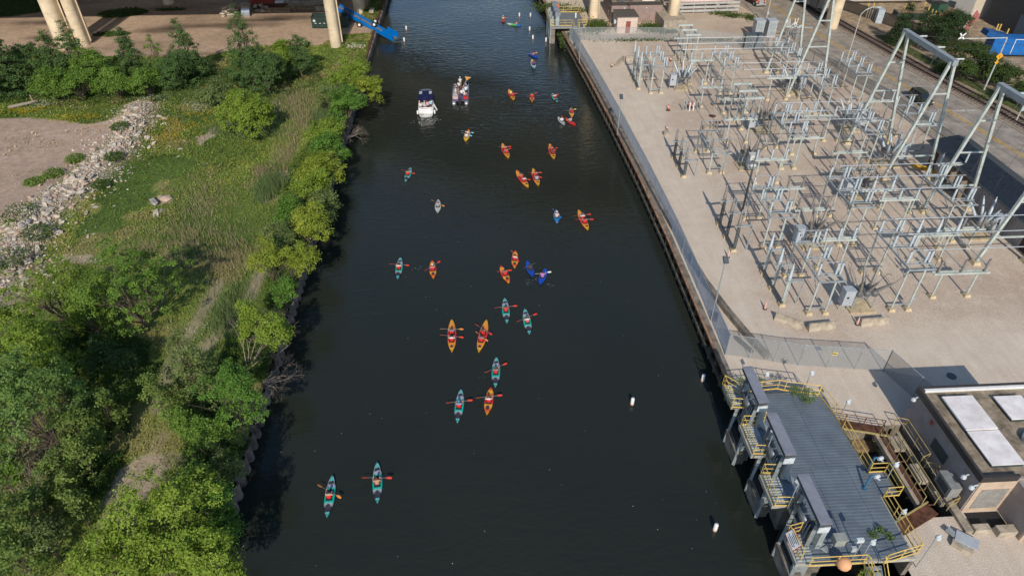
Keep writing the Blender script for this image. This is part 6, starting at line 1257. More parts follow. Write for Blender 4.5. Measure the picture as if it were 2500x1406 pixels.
MB().bx(0, 7.0, 0, .08, .2, 2.2).bx(0, 7.0, 2.3, 2.38, .2, 2.2).bx(0, .08, .081, 2.299, .2, 2.2).bx(6.92, 7, .081, 2.299, .2, 2.2).bx(.081, 6.919, .081, 2.299, .2, .9).build('body', gm, t); MB().bx(-.06, 7.06, -.05, .12, 2.2, 2.32).bx(-.06, 7.06, 2.25, 2.43, 2.2, 2.32).build('rim', BLACK, t); MB().bx(.1, 6.9, .1, 2.28, 1.5, 1.55).build('load', RUST, t)
for k in range(8): MB().box((.5 + k * .85, -.03, 1.2), (.1, .07, 1.9)).build('rib', gm, t)
for k in range(6): MB().box((.8 + k * .85, -.07, 1.05), (.35, .02, .09)).build('reflector', WHITE, t)
MB().lathe([(.25, 0), (.25, .02)], (.6, -.075, 1.55), (0, -1, 0), 14).build('round_emblem', LAMPW, t)
# blue conveyor
a = Vector((-27.0, 143.5, 4.6)); b = Vector((-15.1, 135.6, .55)); t = thing('belt_conveyor', (-20.5, 139.5, 2), 'bright blue mobile belt conveyor reaching out over the river', 'conveyor'); o0 = Vector((-20.5, 139.5, 2)); bl = mat('conveyor_blue', (.0, .15, .50), .4, .1, .08, 2)
d = (b - a).normalized(); sd_ = Vector((-d.y, d.x, 0)).normalized() * .75; up = Vector((0, 0, 1))
for s_ in (-1, 1): MB().bar(a + sd_ * s_ - o0, b + sd_ * s_ - o0, .12, .7).build('side_frame', bl, t)
MB().bar(a - o0 - up * .1, b - o0 - up * .1, 1.35, .06).build('belt', mat('belt_grey', (.17, .17, .17), .8), t)
MB().bar(a - o0 - up * .35, b - o0 - up * .35, 1.2, .12).build('under_frame', bl, t)
h_ = b - o0; MB().bar(h_ - d * 2.6 + up * .6 + sd_ * 1.1, h_ + up * .55 + sd_ * 1.1, .1, .9).bar(h_ - d * 2.6 + up * .6 - sd_ * 1.1, h_ + up * .55 - sd_ * 1.1, .1, .9).build('hopper', bl, t)
MB().tube(h_ + d * .3 - sd_ * 1.2, h_ + d * .3 + sd_ * 1.2, .25, 10).build('tail_drum', DSTEEL, t)
m_ = (a + b) / 2 - o0
MB().bar(m_ + Vector((-1.4, -1, -1.3)), m_ + up * -.3 + d * 2, .15).bar(m_ + Vector((1.8, -1, -1.6)), m_ + up * -.3 - d * 1, .15).build('truss', BLACK, t)
for sx in (-1.2, 1.7):
    for sy in (-1.1, 1.1):
        k = MB().lathe([(.3, -.18), (.5, -.15), (.5, .15), (.3, .18)], (m_.x + sx, m_.y + sy, .5), (0, 1, 0), 16).build('wheel', BLACK, t, True); MB().lathe([(.25, -.2), (.25, .2)], (m_.x + sx, m_.y + sy, .5), (0, 1, 0), 12).build('rim', WHITE, k)
o = MB().box((0, 0, .3), (.9, 2.2, .5)).build('concrete_block', CONC); o.location = at(908, 30); tag(o, 'pale concrete block on the wall behind the blue conveyor', 'block')
p = at(868, 115); t = thing('white_rubble', (p.x, p.y, 2), 'small patch of white broken stone at the foot of the drain pipe', 'stone pile')
for k in range(26): inst('rock', RK[k % 12], t, (rr.uniform(-1.6, 1.6), rr.uniform(-.9, .9), .05), (0, 0, rr.uniform(0, 6)), rr.uniform(.3, .6))
# grass round the far right platform and hut
def rgrass(spots, label, seed, cols=((.06, .10, .025), (.12, .17, .04)), name='rough_grass', h=.9):
    rs = np.random.RandomState(seed); P_ = []
    for px, py, rx, ry, n in spots:
        c0 = at(px, py); sx = (at(px + rx, py) - c0).length; sy = (at(px, py - ry) - c0).length; P_.append(rs.normal(0, .45, (n, 2)) * [sx, sy] + [c0.x, c0.y])
    q = np.concatenate(P_); p = np.stack([q[:, 0], q[:, 1], 2 + h * rs.rand(len(q)) ** 1.5], 1); V, F, Cc = leaf_quads(p, rs, .3, cols, .8)
    tag(np_mesh(name, V, F, Cc, LEAF), label, 'grass', kind='stuff')
rgrass([(1460, 65, 30, 14, 1500), (1440, 75, 40, 10, 1000), (1590, 72, 34, 10, 1800), (1630, 82, 30, 4, 400), (1400, 90, 16, 10, 500), (1345, 22, 60, 10, 1200), (1370, 100, 8, 20, 300), (1410, 30, 40, 5, 500)], 'rough green weeds around the far platform and the pink hut', 1)
rgrass([(1790, 40, 30, 6, 600), (1830, 45, 16, 8, 500), (1860, 55, 16, 5, 300), (1760, 35, 30, 3, 300), (1560, 100, 120, 4, 500), (1750, 100, 80, 3, 300)], 'thin weeds along the far gravel edge by the grey board fence', 2, h=.5)
rgrass([(2300, 178, 30, 8, 300), (2395, 240, 30, 8, 300)], 'weeds on the strip between railway and bushes', 3, h=.35)

def undergrowth():
    rs = np.random.RandomState(77); P_, C_ = [], []
    for poly, n, h, cc in ((xy([(-60, 820), (200, 800), (330, 830), (420, 860), (330, 1000), (310, 1110), (270, 1200), (210, 1406), (-80, 1420)]), 60000, 1.5, ((.055, .105, .025), (.13, .205, .045))), (xy([(560, 850), (680, 800), (640, 960), (600, 1150), (560, 1300), (480, 1290), (450, 1130), (470, 1000)]), 26000, 1.2, ((.05, .10, .02), (.13, .20, .045))),
        (xy([(-80, 215), (60, 190), (300, 180), (520, 180), (760, 160), (790, 200), (650, 270), (500, 262), (300, 262), (100, 262), (-80, 262)]), 26000, 1.6, ((.045, .085, .028), (.10, .16, .045))), (xy([(700, 420), (800, 300), (880, 150), (905, 130), (900, 200), (850, 330), (800, 500), (760, 620), (700, 760), (640, 760), (660, 640)]), 30000, 1.0, ((.07, .13, .022), (.17, .24, .045)))):
        a = np.array(poly); x = rs.uniform(a[:, 0].min(), a[:, 0].max(), n * 2); y = rs.uniform(a[:, 1].min(), a[:, 1].max(), n * 2); k = inpoly(x, y, poly) & (x < WALLX + .25); x, y = x[k][:n], y[k][:n]
        b = vnoise(x * 1.7, y * 1.7, 1, 4); k = b > .40; x, y, b = x[k], y[k], b[k]; z = gz(np.minimum(x, WALLX - .3), y) + h * np.clip((b - .38) * 3.6, .1, 1) * rs.uniform(.4, 1, len(x)); p = np.stack([x, y, z], 1)
        V, F, Cc = leaf_quads(p, rs, .19, cc, .9, None, np.clip((b - .35) * 2.2, 0, 1)); P_.append(V); C_.append(Cc)
    V = np.concatenate(P_); tag(np_mesh('undergrowth', V, np.arange(len(V)).reshape(-1, 4), np.concatenate(C_), LEAF), 'dense low leafy undergrowth between the trees of the left bank', 'undergrowth', kind='stuff')
undergrowth()

for k_, (px, py, r_, h_, lb) in enumerate(((185, 395, 1.3, 1.0, 'bright green bush on the bare dirt touching the ridge'), (132, 430, 1.3, .9, 'second bright green bush on the bare dirt by the ridge'), (85, 445, 1.4, .35, 'flat yellowish weed patch on the bare dirt'), (62, 545, 2.2, 1.5, 'dark green bush growing through the stone ridge'), (40, 660, 2.0, 1.5, 'dark bush behind the big upright slab'), (100, 590, 1.8, 1.3, 'dark green bush at the foot of the ridge'), (285, 400, 1.3, .9, 'dark weeds in the middle of the ridge'), (300, 330, 1.4, .9, 'dark weeds near the top of the ridge'), (250, 460, 1.2, .8, 'weeds on the flank of the ridge'))):
    p = at(px, py); shrub('low_bush', p.x, p.y, gzz(p.x, p.y), r_, h_, lb, 700, ((.05, .10, .025), (.12, .19, .04)) if 'dark' in lb or 'weeds' in lb else ((.10, .18, .03), (.20, .30, .05)), .2, 40 + k_)
# ================= KAYAKS AND PADDLERS =================
def ramp_mat(name, stops, rough=.38):
    m = bpy.data.materials.new(name); m.use_nodes = True; n = m.node_tree.nodes; L = m.node_tree.links; b = n['Principled BSDF']; b.inputs['Roughness'].default_value = rough
    tc = n.new('ShaderNodeTexCoord'); sp_ = n.new('ShaderNodeSeparateXYZ'); L.new(tc.outputs['Generated'], sp_.inputs[0]); nz = n.new('ShaderNodeTexNoise'); nz.inputs['Scale'].default_value = 9; L.new(tc.outputs['Generated'], nz.inputs['Vector'])
    mr = n.new('ShaderNodeMath'); mr.operation = 'MULTIPLY_ADD'; mr.inputs[1].default_value = .07; L.new(nz.outputs[0], mr.inputs[0]); L.new(sp_.outputs[1], mr.inputs[2]); sb = n.new('ShaderNodeMath'); sb.operation = 'SUBTRACT'; sb.inputs[1].default_value = .035; L.new(mr.outputs[0], sb.inputs[0])
    cr = n.new('ShaderNodeValToRGB'); L.new(sb.outputs[0], cr.inputs[0]); e = cr.color_ramp.elements; e[0].position, e[0].color = stops[0][0], (*stops[0][1], 1); e[1].position, e[1].color = stops[-1][0], (*stops[-1][1], 1)
    for p_, c_ in stops[1:-1]: q = e.new(p_); q.color = (*c_, 1)
    L.new(cr.outputs[0], b.inputs['Base Color']); return m
TEAL = (.0, .42, .32); LTEAL = (.10, .42, .42); LAV = (.34, .36, .42); DK = (.028, .028, .04); YL = (.72, .38, .03); OR = (.68, .17, .02); RD = (.55, .025, .02)
HM = dict(teal=ramp_mat('teal_fade_plastic', [(0, LTEAL), (.09, LTEAL), (.11, DK), (.21, DK), (.28, LAV), (.34, TEAL), (.66, TEAL), (.70, LAV), (.75, LAV), (.78, DK), (.84, DK), (.86, LTEAL), (1, (.12, .36, .36))]),
          orange=ramp_mat('orange_fade_plastic', [(0, YL), (.08, OR), (.14, RD), (.2, OR), (.3, YL), (.4, RD), (.62, RD), (.72, OR), (.82, YL), (.92, RD), (1, RD)]),
          tandem=ramp_mat('sunrise_fade_plastic', [(0, YL), (.14, (.70, .30, .03)), (.26, (.68, .22, .02)), (.38, RD), (.6, RD), (.68, (.66, .20, .03)), (.86, (.70, .28, .03)), (1, YL)]),
          blue=ramp_mat('blue_plastic', [(0, (.004, .06, .38)), (.5, (.004, .06, .38)), (1, (.006, .07, .40))]), sky=ramp_mat('sky_blue_plastic', [(0, (.2, .35, .5)), (.1, (.01, .16, .40)), (.4, (.01, .15, .38)), (.6, (.25, .30, .42)), (1, (.22, .24, .45))]),
          white=ramp_mat('pale_plastic', [(0, (.42, .42, .40)), (.5, (.50, .50, .47)), (1, (.45, .45, .42))]), grey=ramp_mat('grey_plastic', [(0, (.3, .32, .34)), (1, (.36, .37, .38))]), red=ramp_mat('red_plastic', [(0, (.5, .02, .02)), (1, (.55, .03, .02))]),
          yellow=ramp_mat('yellow_plastic', [(0, (.70, .40, .02)), (.5, (.66, .42, .05)), (1, OR)]), white_teal=ramp_mat('white_teal_plastic', [(0, (.12, .42, .48)), (.3, (.5, .5, .5)), (.6, (.5, .42, .38)), (1, (.6, .6, .58))]), tri=ramp_mat('three_colour_plastic', [(0, (.0, .08, .4)), (.25, (.02, .2, .45)), (.35, (.05, .42, .1)), (.6, (.1, .45, .1)), (.75, (.6, .62, .6)), (1, (.1, .5, .4))]), peach=ramp_mat('peach_plastic', [(0, (.7, .38, .08)), (.4, (.62, .24, .06)), (1, (.45, .36, .3))]))
INT = mat('cockpit_dark', (.022, .022, .025), .7, 0, .2, 4); HATCH = mat('hatch_rubber', (.045, .042, .052), .6, 0, .2, 4)
def hull_mesh(L_, W_, holes, key):
    ys = set(np.linspace(-1, 1, 27).tolist())
    for a, b in holes: ys |= {a - .012, a, b, b + .012}
    ys = sorted(v for v in ys if -1 <= v <= 1); V, F, MI = [], [], []
    for t_ in ys:
        w = max(.012, W_ / 2 * (1 - abs(t_) ** 2.3) ** .85); end = abs(t_) ** 3; zg = .17 + .10 * end; kz = -.12 + .20 * abs(t_) ** 6; crown = zg + .10 * (1 - end * .6) * min(1, w / (W_ * .3)); op = any(a <= t_ <= b for a, b in holes); y = t_ * L_ / 2
        half = [(0, kz), (w * .7, kz + .05), (w, zg - .03), (w * .93, zg + .02), (w * .66, crown - .02)] + ([(w * .60, .02), (0, .0)] if op else [(w * .60, crown - .012), (0, crown)])
        V += [(-x, y, z) for x, z in half[::-1][:-1]] + [(x, y, z) for x, z in half[:-1]] + [(half[-1][0], y, half[-1][1])]
        # order: centre-top-left ... keel ... centre-top-right (last duplicates the first in place)
    n = 13
    V = []
    for t_ in ys:
        w = max(.012, W_ / 2 * (1 - abs(t_) ** 2.3) ** .85); end = abs(t_) ** 3; zg = .17 + .10 * end; kz = -.12 + .20 * abs(t_) ** 6; crown = zg + .10 * (1 - end * .6) * min(1, w / (W_ * .3)); op = any(a <= t_ <= b for a, b in holes); y = t_ * L_ / 2
        half = [(w * .7, kz + .05), (w, zg - .03), (w * .93, zg + .02), (w * .66, crown - .02), (w * .60, .02 if op else crown - .012)]
        V += [(0, y, kz)] + [(x, y, z) for x, z in half] + [(0, y, .0 if op else crown)] + [(-x, y, z) for x, z in half[::-1]]
    n = 12
    for k in range(len(ys) - 1):
        mid = (ys[k] + ys[k + 1]) / 2; op = any(a - .013 <= mid <= b + .013 for a, b in holes)
        for i in range(n):
            F.append((k * n + i, k * n + (i + 1) % n, (k + 1) * n + (i + 1) % n, (k + 1) * n + i)); MI.append(1 if op and i in (4, 5, 6, 7) else 0)
    F += [tuple(range(n)), tuple(range((len(ys) - 1) * n, len(ys) * n))[::-1]]; MI += [0, 0]
    me = bpy.data.meshes.new('hull'); me.from_pydata(V, [], F); me.update(); me.materials.append(HM[key]); me.materials.append(INT); me.polygons.foreach_set('material_index', MI)
    bm = bmesh.new(); bm.from_mesh(me); bmesh.ops.recalc_face_normals(bm, faces=bm.faces); bm.to_mesh(me); bm.free(); return me
def oval(rx, ry, z0, z1, cy, n=18):
    mb = MB(); P_ = [(rx * math.cos(2 * math.pi * i / n), cy + ry * math.sin(2 * math.pi * i / n)) for i in range(n)]; return mb.prism(P_, z0, z1)
def kayak(px0, py0, px1, py1, kind, label, seats=(0.0,), Lr=None, W=None, hatch=None, fix=None):
    """(px0,py0) is the bow, (px1,py1) the stern"""
    a, b = at(px0, py0, .25), at(px1, py1, .25); c = (a + b) / 2; c.z = 0; d = a - b; L_ = (Lr or max(2.9, min(4.7, Vector((d.x, d.y)).length))); W = W or (.78 if len(seats) == 1 else .88)
    cap = {'teal': 'kayak', 'orange': 'kayak'}.get(kind, 'kayak'); t = thing('kayak', c, label, cap, math.atan2(-d.x, d.y), 'kayaks and canoes on the river')
    holes = [(-.06 + s_ - (.20 if len(seats) == 1 else .12), s_ + (.26 if len(seats) == 1 else .10)) for s_ in seats]
    inst('hull', hull_mesh(L_, W, holes, kind), t)
    for (h0, h1), s_ in zip(holes, seats):
        n = 22; cy = (h0 + h1) / 2 * L_ / 2; ry = (h1 - h0) / 2 * L_ / 2 + .05; r = MB(); rimc = W / 2 * .68
        pts = [Vector((rimc * math.cos(2 * math.pi * i / n) * (.98), cy + ry * math.sin(2 * math.pi * i / n), .285)) for i in range(n + 1)]; r.path(pts, .022, 5)
        r.build('cockpit_rim', HATCH if kind != 'tandem' else mat('red_rim', (.30, .03, .02), .4), t)
        MB().box((0, s_ * L_ / 2 - .22, .05), (.42, .4, .08)).box((0, s_ * L_ / 2 - .45, .2), (.4, .07, .34)).build('seat', INT, t)
    if kind in ('teal', 'orange', 'tandem') if hatch is None else hatch:
        hy = (-.56 if len(seats) == 1 else -.70) * L_ / 2; oval(.17, .24 if kind != 'tandem' else .17, .23, .295, hy).build('hatch_cover', HATCH, t)
    for s_ in (1, -1): MB().path([(-.05, s_ * L_ / 2 * .90, .30), (0, s_ * L_ / 2 * .96, .33), (.05, s_ * L_ / 2 * .90, .30)], .012, 4).build('grab_handle', BLACK, t)
    if kind == 'teal':
        for s_ in (-1, 1): MB().path([(s_ * .14, L_ * .40, .30), (s_ * .25, L_ * .27, .27)], .012, 4).build('deck_line', LAMPW, t)
    return t, L_
BLADE = {}
def paddle(pa, pb, z, colname, c, label):
    """a straight double paddle between two points"""
    a, b = at(*pa, z), at(*pb, z); m_ = (a + b) / 2; d = b - a; d.z = 0; L_ = max(1.6, min(2.35, d.length)); t = thing('paddle', m_, label, 'paddle', math.atan2(d.y, d.x), 'double paddles')
    MB().tube((-L_ / 2 + .35, 0, 0), (L_ / 2 - .35, 0, 0), .017, 6).build('shaft', mat('shaft_grey', (.18, .18, .19), .4, .2), t); bm_ = mat('blade_' + colname, c, .4, 0, .08, 3)
    if colname not in BLADE:
        P_ = [(0, .02), (.10, .07), (.25, .095), (.40, .08), (.48, .04), (.49, 0), (.48, -.05), (.40, -.085), (.25, -.09), (.10, -.06), (0, -.02)]; BLADE[colname] = mesh_of(MB().prism(P_, -.006, .006), 'blade', bm_)
    inst('blade', BLADE[colname], t, (L_ / 2 - .47, 0, 0), (R(25), 0, 0)); inst('blade', BLADE[colname], t, (-L_ / 2 + .47, 0, 0), (R(25), 0, math.pi)); return t, m_, d.normalized()
SKIN = [mat('skin_light', (.52, .28, .19), .55, 0, .06, 6), mat('skin_tan', (.38, .19, .12), .55, 0, .06, 6), mat('skin_brown', (.14, .065, .04), .55, 0, .06, 6)]
def skin_body(J, E_, Rr, name='body'):
    me = bpy.data.meshes.new(name); me.from_pydata([tuple(j) for j in J], E_, []); o = bpy.data.objects.new(name, me); COL.objects.link(o)
    o.modifiers.new('skin', 'SKIN'); 
    if not me.skin_vertices: bpy.context.view_layer.update()
    lay = me.skin_vertices[0].data if me.skin_vertices else None
    for i, r in enumerate(Rr): lay[i].radius = (r, r); lay[i].use_root = (i == 0)
    s_ = o.modifiers.new('sub', 'SUBSURF'); s_.levels = 1; s_.render_levels = 1
    dg = bpy.context.evaluated_depsgraph_get(); dg.update(); m2 = bpy.data.meshes.new_from_object(o.evaluated_get(dg)); m2.name = name; bpy.data.objects.remove(o); bpy.data.meshes.remove(me); m2.materials.clear(); return m2
def person(loc, rz, label, pose='paddle', hands=None, skin=0, vest=None, shirt=None, hat=None, hair=(.05, .03, .02), shorts=(.03, .035, .05), cloth_is='vest', sc=1.0):
    """body is one skinned mesh; hands are given in the person's own frame"""
    J, E_, Rr = [], [], []
    def j(p, r, par=None):
        J.append(Vector(p)); Rr.append(r)
        if par is not None: E_.append((par, len(J) - 1))
        return len(J) - 1
    sit = pose != 'stand'; hz = 0.16 if sit else .92
    pv = j((0, 0, hz), .15); wa = j((0, .01, hz + .18), .125, pv); ch = j((0, .0, hz + .38), .15, wa); nb = j((0, 0, hz + .52), .06, ch); hd0 = j((0, .02, hz + .62), .075, nb); hd = j((0, .03, hz + .72), .10, hd0); j((0, .03, hz + .81), .07, hd)
    j((0, .13, hz + .70), .02, hd)   # nose
    if hands is None: hands = [Vector((-.26, .22, hz + .12)), Vector((.26, .22, hz + .12))]
    for s_, hnd in ((-1, hands[0]), (1, hands[1])):
        sh = j((s_ * .18, 0, hz + .47), .062, ch); S = J[sh]; hnd = Vector(hnd); 
        v_ = hnd - S; 
        if v_.length > .58: hnd = S + v_ * (.58 / v_.length)
        dd = (hnd - S).length; mid = (S + hnd) / 2; bend = math.sqrt(max(0, .30 ** 2 - (dd / 2) ** 2)); el = j(mid + Vector((s_ * .5, -.1, -.85)).normalized() * bend, .043, sh); wr = j(hnd, .030, el)
        dr = (hnd - J[el]).normalized(); pm_ = j(hnd + dr * .06, .034, wr); sdv = dr.cross(Vector((0, 0, 1))); sdv = sdv.normalized() if sdv.length > .01 else Vector((1, 0, 0))
        for k, l in enumerate((.060, .072, .068, .052)): f0 = j(hnd + dr * .095 + sdv * (.030 - .02 * k), .009, pm_); j(J[f0] + dr * l * .5 + Vector((0, 0, -l * .6)), .008, f0)
        th = j(hnd + dr * .05 - sdv * s_ * .045 + Vector((0, 0, .0)), .010, pm_); j(J[th] + dr * .03 + Vector((0, 0, -.03)), .009, th)
    for s_ in (-1, 1):
        hp = j((s_ * .10, .02, hz - .03), .10, pv)
        if pose == 'paddle': kn = j((s_ * .17, .46, .27), .060, hp); an = j((s_ * .11, .86, .12), .040, kn); j((s_ * .12, .93, .22), .036, an)
        elif pose == 'sit': kn = j((s_ * .14, .44, .18), .065, hp); an = j((s_ * .14, .48, -.24), .042, kn); j((s_ * .15, .62, -.27), .036, an)
        else: kn = j((s_ * .12, .03, .48), .062, hp); an = j((s_ * .13, 0, .08), .042, kn); j((s_ * .14, .14, .04), .036, an)
    me = skin_body(J, E_, Rr); me.materials.append(SKIN[skin]); t = thing('person', loc, label, 'person', rz); t.scale = (sc,) * 3
    b = inst('body', me, t)
    def cl(c): return mat('cloth_%02x%02x%02x' % tuple(int(255 * v) for v in c), c, .85, 0, .12, 8)
    top = shirt or vest
    def torso(r0, r1, r2, z0, z1):
        return MB().lathe([(r0, z0), (r0 * 1.05, z0 + .08), (r1, (z0 + z1) / 2), (r2, z1 - .08), (r2 * .6, z1)], (0, 0, 0), n=12)
    if shirt:
        o = torso(.165, .175, .185, hz - .02, hz + .53).build('shirt', cl(shirt), t, True); o.scale = (1.12, .85, 1)
        sl_ = MB()
        for idx in [i for i, (u, v) in enumerate(E_) if u == ch and v != nb]:
            sh = E_[idx][1]; el = [v for u, v in E_ if u == sh][0]; sl_.tube(J[sh], J[sh].lerp(J[el], .75), .075, 8, .062)
        sl_.build('sleeve', cl(shirt), t, True)
    if vest: o = torso(.19, .20, .20, hz + .05, hz + .50).build('life_vest', cl(vest), t, True); o.scale = (1.12, .95, 1)
    s_ = MB()
    for sx in (-1, 1):
        hp = [i for i, p_ in enumerate(J) if abs(p_.x - sx * .10) < 1e-6 and abs(p_.z - (hz - .03)) < 1e-6][0]; kn = [v for u, v in E_ if u == hp][0]; s_.tube(J[hp], J[hp].lerp(J[kn], .75 if shorts else .6), .125, 8, .085)
    s_.lathe([(.165, hz - .12), (.17, hz), (.15, hz + .1)], (0, 0, 0), n=12); s_.build('shorts', cl(shorts), t, True)
    if hat is not None: MB().lathe([(.118, .0), (.122, .04), (.10, .10), (.05, .135)], (0, .025, hz + .73), n=12).box((0, .15, hz + .745), (.15, .12, .015)).build('cap', cl(hat), t, True)
    MB().lathe([(.108, -.06), (.118, 0), (.113, .06), (.06, .115)], (0, .005, hz + .72), (0, -.35, 1), 12).build('hair', cl(hair), t, True) if hat is None else MB().lathe([(.10, -.05), (.112, 0), (.105, .04)], (0, -.005, hz + .70), n=12).build('hair', cl(hair), t, True)
    return t
REDV = (.55, .02, .02); NAVY = (.01, .015, .05); WH = (.62, .60, .58); TAN_ = (.42, .30, .2); GRY = (.16, .16, .18)
PC = dict(red=(.62, .045, .02), orange=(.66, .22, .04), cyan=(.18, .55, .68), blue=(.02, .18, .55), white=(.72, .70, .64), black=(.015, .015, .018), yellow=(.72, .45, .05))
